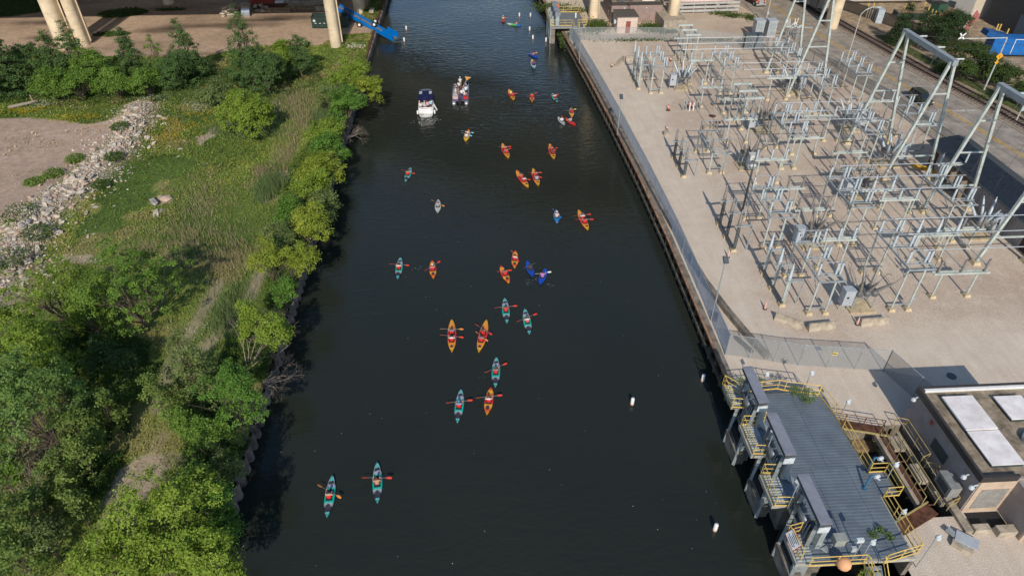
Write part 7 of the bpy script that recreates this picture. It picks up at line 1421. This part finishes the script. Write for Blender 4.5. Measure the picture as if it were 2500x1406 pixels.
# kind, bow, stern, seats, label, riders[(seat, paddle ends, paddle colour, clothing kwargs, person label)]
K = [
 ('teal', (812, 1159), (797, 1260), 'teal kayak at the bottom left, nearest to the overgrown bank', [(0, (777, 1184), (838, 1219), 'orange', dict(vest=REDV, shirt=TAN_, hat=NAVY), 'person in navy cap, cream top and red vest in the bottom left kayak')]),
 ('teal', (921, 1127), (921, 1226), 'teal kayak at the bottom, pointing straight up the river', [(0, (885, 1169), (958, 1170), 'red', dict(vest=None, shirt=(.45, .22, .15), hair=(.10, .04, .02), shorts=REDV), 'person with brown hair and red shorts in the bottom straight kayak')]),
 ('teal', (1212, 871), (1209, 943), 'teal kayak just ahead of the orange kayak of the lower trio', [(0, (1180, 918), (1236, 894), 'red', dict(vest=REDV, shirt=GRY, hair=(.12, .06, .03)), 'person in red vest and dark sleeves, teal kayak ahead of the orange one')]),
 ('teal', (1126, 949), (1116, 1030), 'teal kayak left of the orange kayak of the lower trio', [(0, (1093, 992), (1158, 985), 'red', dict(vest=REDV, shirt=(.1, .3, .5), hat=(.05, .25, .45)), 'person in red vest and light blue cap, left kayak of the lower trio')]),
 ('orange', (1199, 944), (1188, 1010), 'single orange kayak of the lower trio', [(0, (1162, 977), (1226, 970), 'red', dict(vest=REDV, shirt=WH, hair=(.09, .07, .02)), 'person in red vest with white sleeves in the lower orange kayak')]),
 ('teal', (1232, 727), (1238, 787), 'teal kayak right above the right orange tandem', [(0, (1206, 757), (1262, 752), 'red', dict(vest=None, shirt=(.5, .04, .05), skin=1), 'person in a loose red shirt, teal kayak above the tandems')]),
 ('teal', (1281, 753), (1293, 814), 'teal kayak angled left, rightmost near the two tandems', [(0, (1263, 787), (1313, 767), 'red', dict(vest=(.5, .12, .1), shirt=WH, hat=(.14, .07, .03), skin=1), 'person in brown hat and white top in the rightmost middle kayak')]),
 ('tandem', (1103, 779), (1103, 858), 'left one of the two orange tandem kayaks side by side', [(.17, (1075, 806), (1132, 807), 'orange', dict(vest=REDV, shirt=GRY), 'front person of the left tandem, red vest, orange paddle'), (-.27, (1075, 827), (1134, 834), 'red', dict(vest=REDV, shirt=WH, hair=(.02, .02, .02)), 'rear person of the left tandem, red vest, red paddle')]),
 ('tandem', (1188, 780), (1168, 858), 'right one of the two orange tandem kayaks side by side', [(.17, (1168, 787), (1209, 813), 'red', dict(vest=REDV, shirt=(.12, .02, .02), hair=(.03, .02, .02)), 'front person of the right tandem, dark red top'), (-.27, (1162, 816), (1192, 840), 'orange', dict(vest=REDV, shirt=GRY), 'rear person of the right tandem with the steep orange paddle')]),
 ('teal', (978, 628), (970, 679), 'teal kayak left of the lone orange one in mid river', [(0, (949, 646), (999, 650), 'red', dict(vest=REDV, shirt=WH), 'person in red vest in the mid river teal kayak')]),
 ('orange', (1055, 635), (1058, 678), 'lone orange kayak beside the mid river teal one', [(0, (1075, 641), (1036, 665), 'red', dict(vest=REDV, shirt=(.5, .2, .2), hat=WH), 'person in white cap and red vest in the lone orange kayak')]),
 ('orange', (1258, 611), (1256, 653), 'orange kayak above the pair of blue kayaks', [(0, (1248, 608), (1271, 643), 'red', dict(vest=REDV, shirt=WH, hair=(.1, .06, .03)), 'person in red vest with steep paddle above the blue kayaks')]),
 ('orange', (1222, 648), (1243, 689), 'orange kayak angled down right beside the blue ones', [(0, (1214, 662), (1246, 659), 'red', dict(vest=REDV, shirt=(.4, .05, .04), hair=(.02, .015, .01)), 'person in red vest in the angled orange kayak')]),
 ('blue', (1287, 637), (1301, 673), 'deep blue kayak with a dark clothed rider and black paddle', [(0, (1272, 661), (1313, 643), 'black', dict(vest=None, shirt=(.05, .04, .05), skin=2), 'person in dark clothes in the deep blue kayak')]),
 ('blue', (1332, 656), (1318, 691), 'deep blue kayak with a white paddle and purple shirted rider', [(0, (1306, 669), (1345, 664), 'white', dict(vest=None, shirt=(.38, .16, .45), hair=(.03, .02, .02)), 'person in a lilac shirt in the right blue kayak')]),
 ('white', (1070, 487), (1068, 518), 'off white kayak alone on the left with an orange paddle', [(0, (1051, 490), (1087, 508), 'orange', dict(vest=(.25, .25, .25), shirt=(.35, .34, .3), hat=(.25, .25, .25)), 'person in grey in the off white kayak')]),
 ('sky', (1358, 513), (1360, 542), 'pale and sky blue kayak left of a tandem near the right wall', [(0, (1348, 507), (1376, 537), 'blue', dict(vest=None, shirt=(.6, .45, .42), hat=WH), 'person in white cap in the sky blue kayak')]),
 ('tandem', (1412, 512), (1436, 560), 'orange tandem closest to the right wall', [(.17, (1402, 530), (1445, 526), 'red', dict(vest=REDV, shirt=WH, hair=(.1, .1, .3)), 'front person of the tandem closest to the right wall'), (-.27, (1405, 539), (1450, 539), 'red', dict(vest=REDV, shirt=(.5, .06, .05), hair=(.01, .01, .01)), 'rear person of the tandem closest to the right wall')]),
 ('teal', (1003, 409), (989, 442), 'teal kayak alone near the left bank with an angled bow', [(0, (979, 413), (1012, 423), 'red', dict(vest=REDV, shirt=(.35, .18, .1)), 'person in red vest in the teal kayak near the left bank')]),
 ('tandem', (1260, 416), (1290, 456), 'left tandem of the close pair, strongly angled', [(.17, (1269, 413), (1283, 436), 'red', dict(vest=REDV, shirt=(.3, .15, .1)), 'front person of the strongly angled tandem'), (-.27, (1263, 436), (1297, 445), 'red', dict(vest=REDV, shirt=WH), 'rear person in white sleeves of the strongly angled tandem')]),
 ('tandem', (1301, 411), (1315, 452), 'right tandem of the close pair', [(.17, (1289, 424), (1322, 424), 'red', dict(vest=REDV, shirt=(.3, .1, .1)), 'front person of the right tandem of the close pair'), (-.27, (1297, 440), (1324, 446), 'red', dict(vest=(.3, .32, .4), shirt=(.3, .32, .4)), 'rear person in grey of the right tandem of the close pair')]),
 ('tandem', (1226, 350), (1242, 385), 'orange tandem up left of the close pair', [(.17, (1215, 361), (1247, 360), 'red', dict(vest=REDV, shirt=(.4, .2, .15)), 'front person of the tandem up left'), (-.27, (1222, 376), (1246, 368), 'red', dict(vest=REDV, shirt=GRY), 'rear person of the tandem up left')]),
 ('tandem', (1342, 351), (1353, 387), 'orange tandem up right near the river fence', [(.17, (1333, 352), (1357, 371), 'red', dict(vest=REDV, shirt=(.4, .1, .1)), 'front person of the tandem up right'), (-.27, (1335, 379), (1361, 363), 'red', dict(vest=(.2, .03, .03), shirt=NAVY), 'rear person of the tandem up right')]),
 ('yellow', (1144, 316), (1136, 344), 'yellow tandem with light blue paddles below the motor boats', [(.17, (1126, 320), (1157, 326), 'cyan', dict(vest=(.5, .35, .33), shirt=WH), 'front person in white of the yellow tandem'), (-.27, (1124, 326), (1150, 335), 'cyan', dict(vest=(.55, .5, .55), shirt=WH), 'rear person in white of the yellow tandem')]),
 ('tandem', (1242, 218), (1255, 243), 'orange tandem right of the motor boats, front rider in yellow', [(.17, None, None, None, dict(vest=(.7, .6, .1), shirt=(.6, .55, .1)), 'front person in bright yellow right of the motor boats'), (-.27, (1236, 233), (1262, 233), 'red', dict(vest=REDV, shirt=(.45, .08, .05)), 'rear person in red right of the motor boats')]),
 ('orange', (1299, 227), (1299, 247), 'small orange kayak in the middle of the upper three', [(0, (1288, 235), (1311, 226), 'red', dict(vest=REDV, shirt=(.4, .04, .03), hair=(.02, .01, .01)), 'person in red in the middle of the upper three')]),
 ('teal', (1348, 228), (1361, 248), 'teal kayak nearest the fence of the upper three', [(0, (1346, 241), (1366, 236), 'red', dict(vest=REDV, shirt=WH), 'person in red vest in the upper teal kayak')]),
 ('peach', (1394, 264), (1397, 284), 'orange and grey kayak with yellow paddle near the fence', [(.0, (1404, 265), (1387, 268), 'yellow', dict(vest=REDV, shirt=NAVY, hair=(.2, .1, .1)), 'person in red and navy in the orange grey kayak')]),
 ('grey', (1363, 286), (1378, 303), 'pale grey kayak beside the plain red one', [(0, None, None, None, dict(vest=WH, shirt=WH, hat=REDV), 'person in white in the pale grey kayak')]),
 ('red', (1382, 289), (1403, 303), 'plain red kayak beside the pale grey one', [(.1, (1383, 302), (1389, 297), 'white', dict(vest=(.3, .3, .33), shirt=(.35, .35, .36)), 'person in grey in the plain red kayak')]),
 ('blue', (1291, 130), (1312, 140), 'small blue kayak turned sideways with a yellow paddle', [(0, (1289, 135), (1312, 132), 'yellow', dict(vest=(.3, .12, .2), shirt=(.3, .15, .2)), 'person in plum in the sideways blue kayak')]),
 ('white_teal', (1299, 145), (1305, 167), 'white and teal tandem below the sideways blue kayak', [(.2, None, None, None, dict(vest=(.35, .12, .1), shirt=(.3, .1, .08)), 'front person in brown red of the white teal tandem'), (-.25, (1296, 157), (1312, 158), 'black', dict(vest=(.03, .05, .2), shirt=NAVY), 'rear person in navy of the white teal tandem')]),
 ('red', (1228, 40), (1229, 55), 'dark red canoe end on at the far end of the river', [(0, (1219, 42), (1240, 43), 'red', dict(vest=(.5, .35, .2), shirt=(.5, .35, .25), hat=WH), 'person in tan vest in the dark red canoe')]),
 ('tri', (1237, 57), (1272, 62), 'long white green and blue kayak lying across at the far end', [(-.25, None, None, None, dict(vest=(.5, .3, .2), shirt=(.35, .2, .15)), 'person upright in the three coloured kayak')]),
]
for kind, bow, stern, lb, riders in K:
    seats = tuple(r[0] for r in riders); kt, L_ = kayak(*bow, *stern, kind, lb, seats)
    M = Matrix.Rotation(kt.rotation_euler[2], 3, 'Z')
    for s_, pa, pb, pc, kw, plb in riders:
        hip = kt.location + M @ Vector((0, s_ * L_ / 2 - .2, .03)); rz = kt.rotation_euler[2]; hands = None
        if pa:
            pt, pm2, pd = paddle(pa, pb, .5, pc, PC[pc], f'{pc} bladed double paddle held by the {plb}'[:140])
            ctr = hip + M @ Vector((0, .36, .50)); pt.location = ctr
            loc = M.transposed() @ (ctr - hip); pdl = M.transposed() @ pd
            if pdl.x < 0: pdl = -pdl
            hands = [loc - pdl * .27, loc + pdl * .27]
            pt['label'] = (f'{pc} paddle of the ' + plb)
            w = pt['label'].split(); pt['label'] = ' '.join(w[:16])
        person(hip, rz, plb, 'paddle', hands, **kw)
# buoys
for px, py, lb in ((1543, 983, 'white marker buoy in open water left of the near platform'), (1715, 926, 'white marker buoy close to the end of the river wall'), (1745, 1290, 'white marker buoy nearest the bottom of the photo'), (992, 70, 'white marker buoy right beside the conveyor tip'), (987, 99, 'white marker buoy below the conveyor tip'), (1268, 38, 'far left buoy of the two uppermost marker buoys'), (1295, 38, 'far right buoy of the two uppermost marker buoys'), (1293, 72, 'marker buoy under the two uppermost ones'), (1301, 93, 'marker buoy in line with the fence corner, left'), (1333, 99, 'marker buoy nearest the fence corner')):
    t = thing('marker_buoy', at(px, py + 3, 0), lb, 'buoy', group='white marker buoys'); MB().lathe([(.14, -.5), (.16, .0), (.16, .68), (.13, .76)], n=12).build('float', WHITE, t, True); MB().lathe([(.165, .05), (.165, .13)], n=12).build('orange_band', ORNG, t)
# ================= MOTOR BOATS =================
p = at(1040, 285, 0); t = thing('patrol_boat', (p.x, p.y + 2.4, 0), 'white motor boat with navy blue hard top and name on the stern', 'motor boat', R(1)); t.scale = (.9, .93, .95); hw = mat('boat_white', (.70, .68, .66), .3, 0, .05, 1, spec=.6); nv = mat('boat_navy', (.008, .012, .06), .35, 0, .1, 2)
def bs(y, w, z0, z1): return [(-w * .5, y, -.3), (-w * .9, y, z0), (-w, y, z1), (-w * .86, y, z1 + .03), (w * .86, y, z1 + .03), (w, y, z1), (w * .9, y, z0), (w * .5, y, -.3)]
loft(MB(), [bs(-3.0, 1.25, .3, .95), bs(-1.5, 1.35, .3, 1.0), bs(.8, 1.35, .3, 1.1), bs(2.4, 1.05, .4, 1.2), bs(3.5, .5, .5, 1.3), bs(4.1, .06, .6, 1.35)]).build('hull', hw, t, True)
MB().bx(-1.05, 1.05, -2.75, .1, 1.032, 1.06).build('cockpit_floor', mat('deck_tan', (.42, .30, .24), .7), t)
h2 = loft(MB(), [[(-1.3, -.7, 2.0), (1.3, -.7, 2.0), (1.2, -.7, 2.6), (-1.2, -.7, 2.6)], [(-1.32, 1.8, 2.0), (1.32, 1.8, 2.0), (1.15, 1.8, 2.7), (-1.15, 1.8, 2.7)], [(-.85, 3.8, 1.5), (.85, 3.8, 1.5), (.6, 3.5, 2.3), (-.6, 3.5, 2.3)]]).build('hard_top', nv, t)
for s_ in (-1, 1):
    MB().bar((s_ * 1.1, -.6, 1.05), (s_ * 1.1, -.6, 2.0), .12).bar((s_ * 1.12, 1.2, 1.1), (s_ * 1.12, 1.2, 1.9), .1).build('pillar', hw, t); MB().bx(s_ * 1.12 - .02, s_ * 1.12 + .02, -.5, 1.1, 1.1, 1.9).build('side_window', GLASS, t)
    for k in range(3): MB().box((s_ * .85, .55 + k * .38, 2.70), (.5, .2, .03), 0, 0, Matrix.Rotation(R(8), 3, 'Z')).build('lettering', LAMPW, t)
    MB().lathe([(.05, -.35), (.15, -.25), (.15, .25), (.05, .35)], (s_ * 1.48, -2.0, .5), n=8).build('fender', WHITE, t)
MB().bar((-.25, -.63, 1.1), (-.25, -.63, 2.45), .1).bar((1.0, -.63, 1.1), (1.0, -.63, 2.45), .1).bar((-.25, -.63, 2.45), (1.0, -.63, 2.45), .1).build('door_frame', hw, t)
for z in (1.35, 1.6): MB().tube((-1.1, -2.85, z), (1.1, -2.85, z), .035, 6).build('stern_rail', hw, t)
MB().box((0, -2.6, 1.2), (2.0, .5, .3)).build('stern_seat', hw, t); MB().bar((1.3, -.4, 1.2), (1.9, -1.4, .5), .12, .3).build('side_board', hw, t)
cu = bpy.data.curves.new('name_text', 'FONT'); cu.body = 'MIKE DUFFY'; cu.size = .42; cu.extrude = .012; cu.align_x = 'CENTER'; to = bpy.data.objects.new('name_text', cu); COL.objects.link(to)
dg = bpy.context.evaluated_depsgraph_get(); dg.update(); tm_ = bpy.data.meshes.new_from_object(to.evaluated_get(dg)); bpy.data.objects.remove(to); tm_.materials.clear(); tm_.materials.append(mat('name_dark', (.05, .04, .05), .6))
inst('name_lettering', tm_, t, (0, -3.03, .42), (R(90), 0, 0))
bp_ = t.location
for dx, dy, kw, lb in ((.35, -1.6, dict(shirt=(.6, .35, .36), hat=None, skin=0), 'person in pink sitting in the stern of the white motor boat'), (.8, -1.2, dict(shirt=(.35, .55, .65)), 'person in light blue at the right of the white motor boat'), (-.75, -2.0, dict(shirt=WH, hat=(.3, .03, .05)), 'person in white with dark red cap at the left of the white motor boat'), (.1, -.3, dict(shirt=(.25, .1, .08)), 'person in brown at the helm of the white motor boat')):
    person(bp_ + Vector((dx, dy, 1.30)), 0, lb, 'sit', **kw)
p = at(1125, 254, 0); t = thing('pontoon_boat', (p.x, p.y + 2.8, 0), 'pontoon boat crowded with people and an orange flag at its bow', 'motor boat', R(-2))
for s_ in (-1, 1): MB().lathe([(.1, -3.3), (.33, -3.1), (.33, 2.8), (.05, 3.5)], (s_ * 1.0, 0, .1), (0, 1, 0), 12).build('pontoon', ALU, t, True)
MB().bx(-1.3, 1.3, -2.8, 3.0, .42, .52).build('deck', mat('purple_grey_deck', (.10, .08, .15), .7), t)
for s_ in (-1, 1):
    for z in (.75, 1.15): MB().tube((s_ * 1.28, -2.0, z), (s_ * 1.28, 2.9, z), .03, 6).build('rail', ALU, t)
    MB().bx(s_ * 1.27 - .015, s_ * 1.27 + .015, -1.8, 2.8, .55, 1.1).build('side_panel', nv, t)
MB().bx(-1.2, -.35, -2.2, -1.5, .53, 1.0).build('bench', mat('bench_pink', (.55, .38, .36), .7), t); MB().bx(-1.2, -.5, -1.0, 1.2, .53, .95).build('bench', GREYB if 'GREYB' in globals() else CABG, t); MB().bx(.55, 1.2, 1.0, 2.6, .53, .95).build('bench', CABG, t); MB().bx(.3, .9, -.3, .3, .53, 1.3).build('console', WHITE, t)
MB().box((0, -3.0, .55), (.4, .5, .75)).tube((0, -3.1, -.3), (0, -3.1, .5), .09, 8).build('outboard_motor', BLACK, t)
q0 = t.location
o = MB().box((.85, 0, .25), (.7, .55, .3)).build('life_vest_pile', mat('red_vest', REDV, .7)); o.location = q0 + Vector((0, -1.9, .45)); tag(o, 'heap of red life vests at the stern of the pontoon boat', 'life vests')
for dx, dy, pose, rz, kw, lb in ((.9, -.7, 'stand', 20, dict(shirt=(.62, .68, .72), hat=None), 'person in a pale blue white shirt driving the pontoon boat'), (-.05, 2.9, 'stand', 10, dict(shirt=WH, hat=WH, shorts=(.5, .4, .12)), 'person in white with khaki trousers standing at the pontoon boat bow'), (-.85, 1.6, 'sit', -60, dict(shirt=(.62, .5, .6), hair=(.1, .03, .03)), 'person in pale pink sitting front left on the pontoon boat'), (-.85, .6, 'sit', -70, dict(shirt=WH, hair=(.03, .02, .02)), 'person in white sitting mid left on the pontoon boat'), (-.8, -.3, 'sit', -80, dict(shirt=WH, hair=(.12, .06, .03), shorts=(.02, .02, .02)), 'person in white and black sitting rear left on the pontoon boat'), (.9, 1.8, 'sit', 80, dict(shirt=(.18, .28, .6), hat=(.1, .18, .5)), 'person in blue sitting front right on the pontoon boat'), (.2, -1.0, 'sit', 0, dict(shirt=(.7, .68, .66)), 'person in white crouching at the centre rear of the pontoon boat'), (-.3, 2.2, 'sit', -20, dict(shirt=(.55, .6, .58)), 'person in pale green behind the standing one at the bow')):
    person(q0 + Vector((dx, dy, .52 if pose == 'stand' else .84)), R(rz), lb, pose, **kw)
o = MB().tube((0, 0, 0), (.9, 0, 1.5), .04, 6).add([(.7, 0, 1.1), (1.5, .1, 1.6), (.5, 0, 1.8), (.72, .02, 1.12), (1.5, .12, 1.62), (.52, .02, 1.82)], [(0, 1, 2), (5, 4, 3), (0, 3, 4, 1), (1, 4, 5, 2), (2, 5, 3, 0)]).build('orange_flag', mat('flag_orange', (.62, .30, .08), .7)); o.location = q0 + Vector((.3, 2.9, .5)); tag(o, 'triangular orange flag on a slanting pole at the pontoon boat bow', 'flag')

# wake, churned water and drifting specks
foam = mat('foam', (.55, .58, .56), .6, 0, .1, 5)
def specks(name, items, label, cat):
    rs = np.random.RandomState(len(items)); V = []
    for x, y, r in items:
        a = rs.rand() * 6.3; e = rs.uniform(.3, .8)
        for k in range(4): V.append((x + r * math.cos(a + k * 1.57) * (1 if k % 2 else e), y + r * math.sin(a + k * 1.57) * (1 if k % 2 else e), .008))
    V = np.array(V); o = np_mesh(name, V, np.arange(len(V)).reshape(-1, 4)); o.data.materials.append(foam); tag(o, label, cat, kind='stuff')
rs_ = random.Random(4); it = []
c0 = at(1040, 292, 0)
for k in range(70): it.append((c0.x + rs_.gauss(0, .9), c0.y - abs(rs_.gauss(0, .9)) + .2, rs_.uniform(.03, .16)))
for bx_, by_ in ((1080, 330), (1270, 300)): pass
c0 = at(1125, 258, 0)
for k in range(24): it.append((c0.x + rs_.gauss(0, .7), c0.y - abs(rs_.gauss(0, .8)), rs_.uniform(.02, .08)))
for px_, py_ in ((1305, 680), (1345, 697), (1010, 655), (1290, 690)):
    c0 = at(px_, py_, 0)
    for k in range(8): it.append((c0.x + rs_.gauss(0, .3), c0.y + rs_.gauss(0, .2), rs_.uniform(.02, .05)))
specks('foam_flecks', it, 'white foam flecks churned up behind the boats and paddles', 'foam')
it = []
for k in range(150):
    y_ = rs_.uniform(22, 125); it.append((rs_.uniform(-18, 19), y_, rs_.uniform(.015, .045)))
specks('drifting_debris', it, 'tiny pale bits drifting on the river surface', 'debris')
